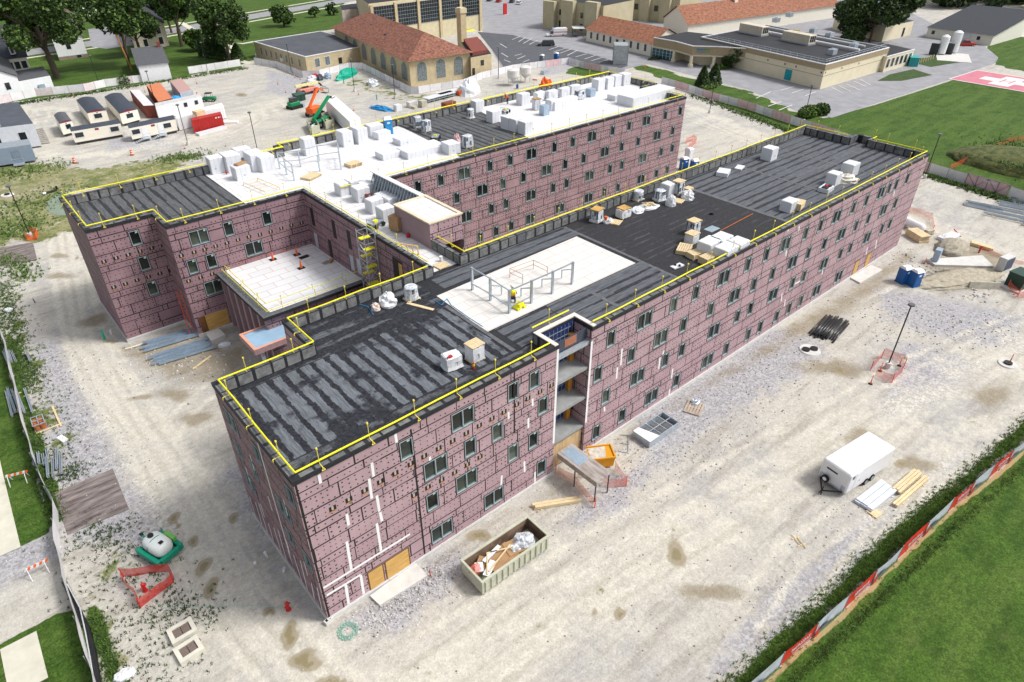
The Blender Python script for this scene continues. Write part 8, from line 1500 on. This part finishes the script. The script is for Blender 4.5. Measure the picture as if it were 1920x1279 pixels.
tufts('weeds', 'weedy strip along the fence of the far lawn', [Wp((1295, 178), (1480, 247), .8), Wp((1480, 247), (1700, 318), .7), Wp((1740, 330), (1900, 382), .6)], 450, .5, (0, 1, 3)); tufts('weeds', 'weedy strip below the houses fence', [Wp((0, 200), (200, 170), .8), Wp((200, 170), (460, 128), .8)], 500, .5, (0, 1, 2))
tufts('dry_grass', 'patchy dry grass left of the rear wing', [Wp((0, 480), (60, 520), 1), Wp((0, 330), (110, 310), 2), Wp((0, 400), (120, 360), 3), Wp((0, 440), (60, 420), 2), Wp((300, 300), (380, 290), 1.5)], 350, .4, (1, 3, 3))

tufts('weeds', 'rough weeds covering the mound at the right edge', [((mc.x - 5, mc.y - 4), (mc.x + 5, mc.y + 4), 3.2)], 1500, .5, (1, 2, 3))
bpy.data.objects[[o.name for o in bpy.data.objects if o.get('label') == 'rough weeds covering the mound at the right edge'][0]].location.z = 1.6
# loose stones over the yard
b = MB()
def stones(n_, pa, pb, wd, s0, s1):
    a, c = at(*pa), at(*pb)
    for _ in range(n_):
        p = a.lerp(c, random.random()); x, y = p.x + random.gauss(0, wd), p.y + random.gauss(0, wd)
        if (-.4 < x < 89 and -.4 < y < 18) or y < -19.2 or (x < -11 and not 13.5 < y < 21): continue
        s = random.uniform(s0, s1); b.ob(x, y, -.01, s, s * random.uniform(.6, 1), s * .6, J(3), random.choice((0, 0, 1, 2)), .6, .6)
stones(700, (690, 1170), (850, 1060), .9, .06, .16); stones(900, (1150, 900), (1500, 650), 2.6, .05, .16); stones(500, (1300, 800), (1000, 980), 3, .05, .14); stones(700, (90, 650), (250, 950), 1.4, .05, .15)
stones(700, (1450, 1200), (1750, 900), 1.5, .05, .15); stones(400, (1600, 600), (1900, 620), 3, .06, .2); stones(600, (0, 960), (100, 1000), 1.6, .05, .13); stones(300, (700, 1279), (1500, 900), 6, .05, .13); stones(250, (230, 680), (430, 700), 2.2, .06, .22); stones(250, (1700, 480), (1850, 560), 2.2, .08, .28)
o = b.build('gravel', [M('grey_stone', (.42, .41, .41), .9), M('pale_stone_chip', (.60, .58, .54), .9), M('dark_stone', (.2, .19, .19), .9)]); tag(o, 'loose grey stones strewn over the site yard', 'gravel', kind='stuff')

tufts('grass_tufts', 'ragged grass edge on the lawn side of the banner fence', [((6, -22.0), tuple(Vector(WB_[0]) + Vector((-.1, -1.0))), .2)] + [(tuple(Vector(p) + Vector((-.1, -1.05))), tuple(Vector(q) + Vector((-.1, -1.05))), .22) for p, q in zip(WB_, WB_[1:])], 500, .13, (0, 1, 2))
for pts, l in (((815, 563), (828, 572), (838, 560), (846, 572), (880, 596), (905, 612)), 'blue cord trailing along the edge of the white boards'), (((650, 560), (665, 568), (690, 575), (700, 590)), 'thin blue cord beside the white plastic heap'):
    b = MB(); b.tube([at(*p, RF + .04) for p in pts], .03, 5); tag(b.build('cord', bluel), l, 'cord')
